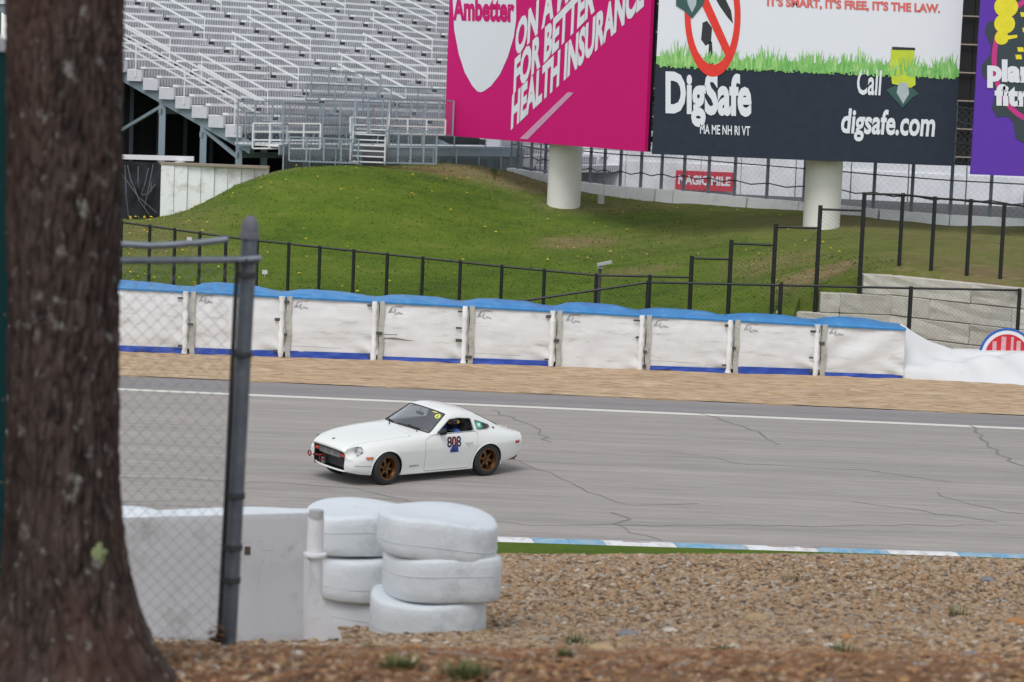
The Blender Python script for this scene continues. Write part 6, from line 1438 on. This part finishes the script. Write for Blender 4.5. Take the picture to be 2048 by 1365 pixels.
# ================================================================== NEAR OBJECTS: white plastic barrier, tyres, gate, tree, cabin
M_PLAST = pbr('white_plastic', (.70, .705, .725), rough=.5, var=.045, scale=2, bump=.08, bscale=20, dirt=(.42, .40, .37), dirt_amt=.35, dscale=4.5)
jb = empty('plastic_barrier', U(600, 1300, 11.1), 'white plastic traffic barrier with lugged end in front of the tyre stacks', 'barrier')
pA, pB = U(-40, 1043, 10.85), U(618, 1026, 11.25); ztop = (pA.z + pB.z) / 2; uj = (pB - pA); uj.z = 0; Lj = uj.length; uj.normalize(); nj = Vector((uj.y, -uj.x, 0))
prof = [(.27, -.92), (.27, -.60), (.255, -.56), (.14, -.36), (.105, -.26), (.09, -.035), (.06, -.008), (0, 0), (-.06, -.008), (-.09, -.035), (-.105, -.26), (-.14, -.36), (-.255, -.56), (-.27, -.60), (-.27, -.92)]
def J(t, s, z): return pA + uj * t + nj * s + Vector((0, 0, z + (pB.z - pA.z) * t / Lj))
m = MB(); nL = 60; vs = [J(Lj * k / nL, s * (1 - .10 * math.exp(-((k / nL * Lj - q0) / .06) ** 2) if False else s), z) for k in range(nL + 1) for s, z in prof]; M_ = len(prof)
m.add(vs, [(k * M_ + i, (k + 1) * M_ + i, (k + 1) * M_ + i + 1, k * M_ + i + 1) for k in range(nL) for i in range(M_ - 1)] + [tuple(range(M_)), tuple(nL * M_ + i for i in range(M_))]); m.build('barrier_body', M_PLAST, jb, smooth=35)
# end column with hinge lugs and its pin
m = MB(); m.tube([J(Lj + .03, .02, z) for z in (-.90, -.60, -.3, -.02)], [.046, .044, .042, .040], 14)
m.build('end_column', M_PLAST, jb, smooth=40)
for z in (-.205, -.575): MB().lathe([(0, .0), (.053, 0), (.056, .003), (.056, .015), (.053, .018), (0, .018)], 20, J(Lj + .03, .03, z)).build('hinge_lug', M_PLAST, jb, smooth=40)
MB().tube([J(Lj + .03, .03, -.02), J(Lj + .03, .03, .018)], .035, 14).build('pin_cap', pbr('pin_grey', (.40, .41, .42), rough=.6), jb, smooth=40)
ft = MB(); fz = [(-.20, 0), (-.30, .03), (-.40, .08), (-.50, .135), (-.58, .175), (-.92, .19)]
ft.add([J(Lj - .02 + dx * q, s_, z) for z, dx in fz for q, s_ in ((0, .16), (1, .12), (1, -.12), (0, -.16))], [(4 * i + j, 4 * i + (j + 1) % 4, 4 * i + 4 + (j + 1) % 4, 4 * i + 4 + j) for i in range(5) for j in range(4)] + [(0, 1, 2, 3), (23, 22, 21, 20)]); ft.build('flared_foot', M_PLAST, jb, smooth=50)
p = U(502, 1121, 10.95); MB().box(J((p - pA).dot(uj), .118, p.z - pA.z), (.028, .012, .04)).build('drain_plug', pbr('plug_dark', (.06, .045, .035), rough=.8), jb)
for (a0, b0, a1, b1, w) in ((440, 1120, 545, 1118, .003), (545, 1137, 570, 1137, .005), (548, 1155, 500, 1290, .004), (500, 1150, 495, 1220, .0025)):
    p, q = U(a0, b0, 10.8), U(a1, b1, 10.8); P_ = []
    for t in np.linspace(0, 1, 6):
        r_ = p.lerp(q, t); tt = (r_ - pA).dot(uj); zz = r_.z - pA.z; P_.append(J(tt, float(np.interp(-zz, [0, .035, .26, .36, .56, .92], [.0, .09, .105, .14, .255, .27])) + .001, zz))
    MB().tube(P_, w * .6, 4).build('scrape_mark', pbr('scrape_grey', (.38, .38, .40), rough=.8), jb)
# tyres painted white, stacked
M_TW = pbr('tyre_white', (.66, .70, .73), rough=.55, var=.05, scale=3, bump=.25, bscale=18, dirt=(.42, .46, .48), dirt_amt=.3, dscale=2.5)
def tyre(px0, px1, py0, py1, Y, lab, tilt=0., sq=0., seed=0):
    cx = (px0 + px1) / 2; s = F_PX / Y; r = (px1 - px0) / 2 / s; h = (py1 - py0) / s; c = U(cx, (py0 + py1) / 2 + 3, Y); rg2 = random.Random(seed)
    root = empty('tyre', (c.x, c.y + r * .0, c.z - h / 2), lab, 'tyre', 'white painted tyres stacked at the barrier')
    hh = h / 2
    prof = [(0, -hh * .9), (.62 * r, -hh * .97), (.90 * r, -hh), (.965 * r, -hh * .96), (.99 * r, -hh * .84), (r, -hh * .5), (r, hh * .5), (.995 * r, hh * .80), (.975 * r, hh * .93), (.935 * r, hh * .99), (.80 * r, hh), (.62 * r, hh * .98), (.5 * r, hh * .90), (.30 * r, hh * .86), (0, hh * .85)]
    m = MB(); m.lathe(prof, 64)
    vs = []
    sqr = lambda a: 1 + .5 * ((abs(math.cos(a - .12)) ** 4 + abs(math.sin(a - .12)) ** 4) ** -.25 - 1.06)
    for x, y, z in m.v:
        a = math.atan2(y, x); k = 1 + .030 * math.sin(2 * a + seed) + .016 * math.sin(5 * a + seed * 2) + .01 * float(vnoise(a * 3 + seed, z * 30, 1., 3, seed)); dz = tilt * x + .016 * math.sin(a * 2 + seed * 1.7) * abs(math.hypot(x, y)) / r * (1 if z > 0 else .4)
        k *= sqr(a); vs.append((x * k + c.x, y * k + c.y, z + dz + c.z + sq * x * z))
    m.v = vs; m.build('tyre_casing', M_TW, root, smooth=50)
    # tread grooves round the outside
    for zf in ((-.15,) if seed % 2 else (.1,)):
        pts = []
        for a in np.linspace(0, 2 * math.pi, 65):
            k = (1 + .030 * math.sin(2 * a + seed) + .016 * math.sin(5 * a + seed * 2)) * sqr(a); x, y = r * 1.0 * math.cos(a) * k, r * 1.0 * math.sin(a) * k
            pts.append((x + c.x, y + c.y, zf * h + tilt * x + .016 * math.sin(a * 2 + seed * 1.7) * .7 + c.z))
        MB().tube(pts, .0028, 5, caps=False).build('mould_line', pbr('mould_grey', (.50, .53, .56), rough=.7), root)
    return root
Yt = 12.1
tyre(736, 973, 1181, 1270, Yt - .02, 'bottom white tyre of the right stack', .012, 0, 1)
tyre(764, 1004, 1095, 1185, Yt, 'middle white tyre of the right stack', -.03, 0, 2)
tyre(752, 1000, 1024, 1103, Yt + .02, 'top white tyre of the right stack, tilted and dented', -.055, 0, 3)
tyre(628, 866, 1176, 1272, Yt + .62, 'bottom white tyre of the stack behind the barrier end', 0, 0, 4)
tyre(618, 862, 1092, 1182, Yt + .60, 'middle white tyre of the stack behind the barrier end', -.01, 0, 5)
tyre(606, 838, 1014, 1094, Yt + .60, 'top white tyre of the stack behind the barrier end', -.01, 0, 6)
for j, (a, b_) in enumerate(((452, 690), (270, 498), (95, 322), (-90, 140))):
    for i_, (y0, y1) in enumerate(((1186, 1274), (1100, 1186), (1026 + j * 2, 1102))):
        tyre(a + i_ * 3, b_ + i_ * 4, y0, y1, Yt + .85, ('bottom', 'middle', 'top')[i_] + ' white tyre ' + ('behind the gate post', 'behind the chain-link right of the tree', 'behind the tree trunk', 'at the far left behind the tree')[j], 0, 0, 10 + j * 3 + i_)

# ------------------------------------------------------------------ chain-link gate panel and its post
M_PIPE = pbr('pipe_grey', (.12, .14, .17), rough=.5, metal=.35, var=.25, scale=18, bump=.1, bscale=60, dirt=(.20, .21, .23), dirt_amt=.4, dscale=14)
M_PIPE2 = pbr('rail_grey', (.24, .27, .32), rough=.5, metal=.3, var=.2, scale=12, dirt=(.12, .12, .13), dirt_amt=.4, dscale=8)
M_LINK = pbr('link_wire', (.38, .39, .41), rough=.45, metal=.5, var=.3, scale=30)
Yg = 7.66; gp0, gp1 = U(457, 1288, Yg), U(499, 470, Yg)
gf = empty('gate_post', (gp0.x, gp0.y, gp0.z), 'grey steel gate post with a domed cap standing left of centre', 'post')
ax = (gp1 - gp0).normalized(); top = gp1
MB().tube([gp0 - ax * .15, gp1], .0255, 24).build('post_tube', M_PIPE, gf, smooth=50)
dome = [(0, .062), (.010, .060), (.020, .050), (.0265, .034), (.028, .018), (.0285, .004), (.0315, .003), (.0315, -.012), (.026, -.013)]
o = MB().lathe(dome, 24, (0, 0, 0)).build('domed_cap', pbr('cap_rough', (.16, .16, .19), rough=.8, var=.3, scale=30), gf, world=False, smooth=60); o.matrix_local = Matrix.Translation(top - gp0) @ ax.to_track_quat('Z', 'Y').to_matrix().to_4x4()
for py in (520, 549, 706, 988, 1092, 1158):
    t = (py - 1288) / (470 - 1288); p = gp0.lerp(gp1, t); q = MB(); q.lathe([(.0265, -.009), (.0295, -.009), (.0295, .009), (.0265, .009)], 22); q.box((-.036, 0, 0), (.028, .008, .018)); q.tube([(-.040, -.012, 0), (-.040, .012, 0)], .005, 6)
    o = q.build('tension_band', pbr('band_dark', (.05, .055, .06), rough=.6, metal=.4, var=.3), gf, world=False, smooth=40); o.matrix_local = Matrix.Translation(p - gp0) @ ax.to_track_quat('Z', 'Y').to_matrix().to_4x4()
gl_ = empty('chain_link_fence', tuple(U(240, 1300, Yg)), 'near chain-link panel with bent top pipes between tree and gate post', 'fence')
r0_, r1_ = U(-60, 524, Yg + .02), U(492, 520, Yg); rr1 = U(524, 516, Yg - .01)
MB().tube([r0_, U(240, 522, Yg), r1_], .0115, 14).build('top_rail', M_PIPE2, gl_, smooth=50); MB().tube([r1_ - Vector((.02, .035, 0)), rr1 + Vector((0, -.03, 0))], .0105, 12).build('rail_end', M_PIPE2, gl_, smooth=50)
MB().tube([U(-60, 500, Yg - .03), U(150, 492, Yg - .03), U(240, 489, Yg - .03), U(300, 492, Yg - .03), U(335, 491, Yg - .03), U(400, 486, Yg - .03), U(457, 479, Yg - .03)], .0108, 14).build('bent_pipe', M_PIPE2, gl_, smooth=60)
MB().lathe([(0, 0), (.0100, 0)], 12, (0, 0, 0), 'X').build('pipe_bore', pbr('bore_black', (.01, .01, .01), rough=.9), gl_, world=False).location = U(457.5, 479, Yg - .03) - gl_.location  # flat black disc paints the shaded inside of the open pipe end
# tension bar along the mesh edge
tb = [U(474, 530, Yg), U(471, 620, Yg), U(467, 700, Yg), U(459, 850, Yg), U(452, 985, Yg), U(446, 1120, Yg), U(440, 1270, Yg)]
MB().tube(tb, .0052, 8).build('tension_bar', pbr('bar_dark', (.05, .05, .055), rough=.6, metal=.4, var=.3), gl_)
MB().tube([U(474 + .5, 520, Yg + .01), U(452, 1000, Yg + .01), U(437, 1285, Yg + .01)], .0075, 8).build('edge_post', MATS['bar_dark'], gl_)
def near_link():
    ztp, zbt = U(240, 524, Yg).z, U(240, 1286, Yg).z; xL = U(-60, 700, Yg).x; m = MB(); c = .046; n_z = int((ztp - zbt) / (c / 2)); V = []; rows = range(n_z + 1)
    x_r = lambda z: float(np.interp(z, [tb[-1].z, tb[0].z], [tb[-1].x, tb[0].x])); rg2 = random.Random(9); k = 0; x = xL
    while x < tb[0].x:
        pts = []
        for j in rows:
            z = zbt + j * c / 2; xx = x + (c / 2 if (j + k) % 2 else 0) + .0016 * math.sin(z * 9 + x * 5)
            if xx > x_r(z) + .002:
                if len(pts) > 1: m.tube(pts, .0011, 4, caps=False)
                pts = []; continue
            pts.append((xx, Yg + (.0022 if j % 2 else -.0022), z))
        if len(pts) > 1: m.tube(pts, .0011, 4, caps=False)
        x += c / 2; k += 1
    m.build('chain_link_mesh', M_LINK, gl_, smooth=60)
near_link()
MB().tube([U(-60, 1282, Yg), U(200, 1279, Yg), U(330, 1276, Yg), U(440, 1278, Yg)], .0014, 5).build('tension_wire', M_LINK, gl_)
# rusty leaf clump at the foot of the post
m = MB(); rgl = random.Random(8); c0 = U(436, 1275, Yg - .03)
for k in range(60):
    p = c0 + Vector((rgl.gauss(0, .018), rgl.gauss(0, .015), rgl.gauss(.005, .020))); a = rgl.uniform(0, 6.28); s = rgl.uniform(.006, .014); m.add([p + Vector((math.cos(a + t) * s, math.sin(a + t) * s, math.sin(t * 2) * s * .7)) for t in (0, 1.6, 3.1, 4.7)], [(0, 1, 2, 3)])
tag(m.build('dry_leaves', pbr('rust_leaf', (.16, .07, .03), rough=.9, var=.4), loc=tuple(c0)), 'clump of dry brown leaves caught at the foot of the gate post', 'leaves')

# ------------------------------------------------------------------ the pine
Ytr = 6.25
def pine():
    base = U(150, 1345, Ytr); bz = float(near_z(base.x, Ytr)) - .12
    keys_py = [-400, 0, 300, 600, 900, 1000, 1100, 1200, 1290, 1345, 1420]; right = [246, 245, 243, 238, 238, 242, 254, 276, 308, 345, 420]; left = [10, 13, 15, 17, 14, 12, 8, 0, -16, -40, -100]
    root = empty('pine_tree', (base.x, Ytr, bz), 'thick pine trunk with dark reddish bark and a green lichen patch at the left', 'tree')
    s = F_PX / Ytr
    def sect(py):
        l, r = np.interp(py, keys_py, left), np.interp(py, keys_py, right); c = U((l + r) / 2, py, Ytr); return c, (r - l) / 2 / s
    zs_, cs, rs = [], [], []
    for py in np.linspace(1420, -400, 60): c, r = sect(py); zs_.append(c.z); cs.append(c.x); rs.append(r)
    top_z_ = 19.5; zt_ = zs_[-1]
    Z = np.concatenate([np.linspace(zs_[0], zt_, 620), np.linspace(zt_ + .1, top_z_, 60)]); cx = np.interp(Z, zs_, cs); rad = np.where(Z <= zt_, np.interp(Z, zs_, rs), rs[-1] * np.clip(1 - (Z - zt_) / (top_z_ - zt_) * .85, .05, 1))
    nA = 260; A = np.linspace(0, 2 * np.pi, nA, endpoint=False); AA, ZZ = np.meshgrid(A, Z)
    lo = np.clip((zs_[0] + .45 - ZZ) / .45, 0, 1)
    # bark plates: stretched cells with fissures between them
    rgb = np.random.default_rng(4)
    def cells(u, v, seed):
        iu, iv = np.floor(u).astype(int), np.floor(v).astype(int); d1 = np.full(u.shape, 9.); d2 = np.full(u.shape, 9.); g = np.random.default_rng(seed).random((64, 256, 2))
        for du in (-1, 0, 1):
            for dv in (-1, 0, 1):
                cu, cv = iu + du, iv + dv; p = g[cu % 28, cv % 256]; d = np.hypot(u - cu - p[..., 0], v - cv - p[..., 1]); n1 = d < d1; d2 = np.where(n1, d1, np.minimum(d2, d)); d1 = np.where(n1, d, d1)
        return d2 - d1
    wob = .35 * vnoise(AA * 3, ZZ * 2, 1., 3, 14)
    c1 = cells((AA / (2 * np.pi) * 28 + wob * 1.6) % 28, ZZ * 5.5 + wob * 4, 3)
    c2 = cells((AA / (2 * np.pi) * 28 * 2 + wob * 3) % 28, ZZ * 16 + wob * 5, 8)
    plate = (.55 * np.clip(c1 / .35, 0, 1) ** .8 + .45 * np.clip(c2 / .5, 0, 1)) + .25 * vnoise(AA * 5, ZZ * 6, 1., 3, 33)
    fine = vnoise(AA * 9, ZZ * 22, 1., 4, 15)
    but = sum(a * np.exp(-((np.angle(np.exp(1j * (AA - t))) / w) ** 2)) for t, w, a in ((R(-20), .35, .05), (R(-75), .28, .035), (R(-130), .35, .04), (R(60), .5, .04), (R(170), .5, .05))) * lo ** 1.5
    Rr = rad[:, None] * (1 + .02 * vnoise(AA * 2, ZZ * 1.2, 1., 2, 16)) + .011 * (plate - .8) + .005 * fine + but - .012 * lo * 0
    X = cx[:, None] + Rr * np.cos(AA); Y = Ytr + .0 + Rr * np.sin(AA)
    v = np.stack([X, Y, ZZ], -1).reshape(-1, 3); i = np.arange(len(Z) - 1)[:, None] * nA + np.arange(nA)[None]; j = np.arange(len(Z) - 1)[:, None] * nA + (np.arange(nA)[None] + 1) % nA
    f = np.stack([i, j, j + nA, i + nA], -1).reshape(-1, 4)
    m, n, l, b = node_mat('pine_bark'); b.inputs['Roughness'].default_value = .9; b.inputs['Specular IOR Level'].default_value = .25
    vv = mapping(n, l, (1, 1, .45)); v3 = mapping(n, l, (1, 1, .8))
    at = n.new('ShaderNodeAttribute'); at.attribute_name = 'plate'
    r1 = ramp(n, [(0, (.011, .008, .007)), (.4, (.038, .026, .022)), (1, (.074, .053, .046))]); l.new(at.outputs['Fac'], r1.inputs[0])
    r2 = ramp(n, [(.3, (.55, .50, .50)), (.55, (1, 1, 1)), (.8, (1.5, 1.45, 1.45))]); l.new(noise(n, l, vv, 14, 9, .8), r2.inputs[0])
    mm = n.new('ShaderNodeMix'); mm.data_type = 'RGBA'; mm.blend_type = 'MULTIPLY'; mm.inputs['Factor'].default_value = 1; l.new(r1.outputs[0], mm.inputs['A']); l.new(r2.outputs[0], mm.inputs['B'])
    rl = n.new('ShaderNodeMapRange'); rl.inputs['From Min'].default_value = .59; rl.inputs['From Max'].default_value = .70; l.new(noise(n, l, v3, 26, 5, .6), rl.inputs[0])
    c = mixc(n, l, rl.outputs[0], mm.outputs['Result'], (.17, .165, .155))
    rd = n.new('ShaderNodeMapRange'); rd.inputs['From Min'].default_value = .5; rd.inputs['From Max'].default_value = .75; rd.inputs['To Max'].default_value = .6; l.new(noise(n, l, vv, 2.6, 6, .6), rd.inputs[0])
    c = mixc(n, l, rd.outputs[0], c, (.085, .034, .022)); l.new(c, b.inputs['Base Color'])
    o = np_mesh('trunk', v, f, m, root, smooth=180); a_ = o.data.attributes.new('plate', 'FLOAT', 'POINT'); a_.data.foreach_set('value', np.clip(plate * .8 + fine * .35, 0, 1).ravel().astype(np.float32))
    # lichen patch
    q = U(213, 1092, Ytr); cl, rl_ = sect(1092); lm = MB(); pts = []
    ang0 = -math.acos(max(-1, min(1, (q.x - cl.x) / rl_))); rg3 = random.Random(2); ring = []
    for k in range(20):
        t = 2 * math.pi * k / 20; e = rg3.uniform(.65, 1.2); da = .15 * math.cos(t) * e; dz = .030 * math.sin(t) * e; ring.append((cl.x + (rl_ + .002) * math.cos(ang0 + da), Ytr + (rl_ + .002) * math.sin(ang0 + da), q.z + dz))
    cc = (cl.x + (rl_ + .008) * math.cos(ang0), Ytr + (rl_ + .008) * math.sin(ang0), q.z); lm.add(ring + [cc], [(k, (k + 1) % 20, 20) for k in range(20)]); lm.build('lichen_patch', pbr('lichen_green', (.21, .26, .12), rough=.9, var=.25, scale=40, bump=.5, bscale=60), root)
    # limbs and needle crown, high above the picture
    rg4 = random.Random(12); ctr = []
    for k in range(26):
        z = 11 + 8 * k / 26; a = rg4.uniform(0, 6.28); Lb = (3.2 - 2.2 * k / 26) * rg4.uniform(.7, 1.1); bx = float(np.interp(z, Z, cx)); P_ = [(bx, Ytr, z), (bx + math.cos(a) * Lb * .5, Ytr + math.sin(a) * Lb * .5, z + .25), (bx + math.cos(a) * Lb, Ytr + math.sin(a) * Lb, z + .35)]
        MB().tube(P_, [.05, .035, .012], 6).build('branch', m, root, smooth=60)
        for t in np.linspace(.35, 1, 6): ctr.append(Vector(P_[0]).lerp(Vector(P_[2]), t) + Vector((0, 0, .2)))
    n_ = 16000; rg5 = np.random.default_rng(6); C = np.array([c[:] for c in ctr])[rg5.integers(0, len(ctr), n_)] + rg5.normal(0, [.30, .30, .14], (n_, 3)); dr = rg5.normal(size=(n_, 3)); dr /= np.linalg.norm(dr, axis=1)[:, None]; sd = np.cross(dr, rg5.normal(size=(n_, 3))); sd /= np.linalg.norm(sd, axis=1)[:, None]
    Pn = np.stack([C - sd * .012, C + sd * .012, C + dr * .16], 1).reshape(-1, 3); np_mesh('crown', Pn, np.arange(n_ * 3).reshape(-1, 3), pbr('pine_needle_green', (.03, .065, .02), rough=.8, var=.4, scale=3), root)
pine()
# ------------------------------------------------------------------ teal cabin at the left edge
Yc = 6.0; pr_ = U(15, 700, Yc + 1.1); zb_ = U(10, 1312, Yc).z; zt_ = U(8, 98, Yc).z
cb = empty('portable_cabin', (pr_.x - .55, Yc + .55, zb_), 'teal portable cabin with pale roof edge at the far left', 'cabin')
lean = (U(15, 100, Yc).x - U(8, 1300, Yc).x)
MB().box((pr_.x - .55, Yc + .55, (zb_ + zt_) / 2 - .1), (1.10, 1.10, zt_ - zb_ + .2)).build('wall', pbr('teal_panel', (.001, .050, .056), rough=.9, var=.1, spec=.08), cb)
MB().box((pr_.x - .55 + .003, Yc + .55, zt_ + .018), (1.13, 1.16, .036)).build('roof_edge', pbr('roof_pale', (.50, .54, .58), rough=.5), cb)
vs = MB(); vs.prism([(pr_.x - 1.08, zt_ + .036), (pr_.x - .02, zt_ + .036), (pr_.x - .10, zt_ + .12), (pr_.x - 1.0, zt_ + .12)], 'Y', Yc + .02, Yc + 1.08); vs.build('roof', MATS['roof_pale'], cb)
for k, py in enumerate((300, 465, 630, 800, 965, 1134, 1300)):
    p = U(2.0, py, Yc + 1.04); MB().lathe([(0, .005), (.003, .004), (.004, 0)], 10, (pr_.x, Yc + 1.04, p.z), 'X').build('rivet', pbr('rivet_brass', (.35, .25, .12), rough=.4, metal=.5), cb)
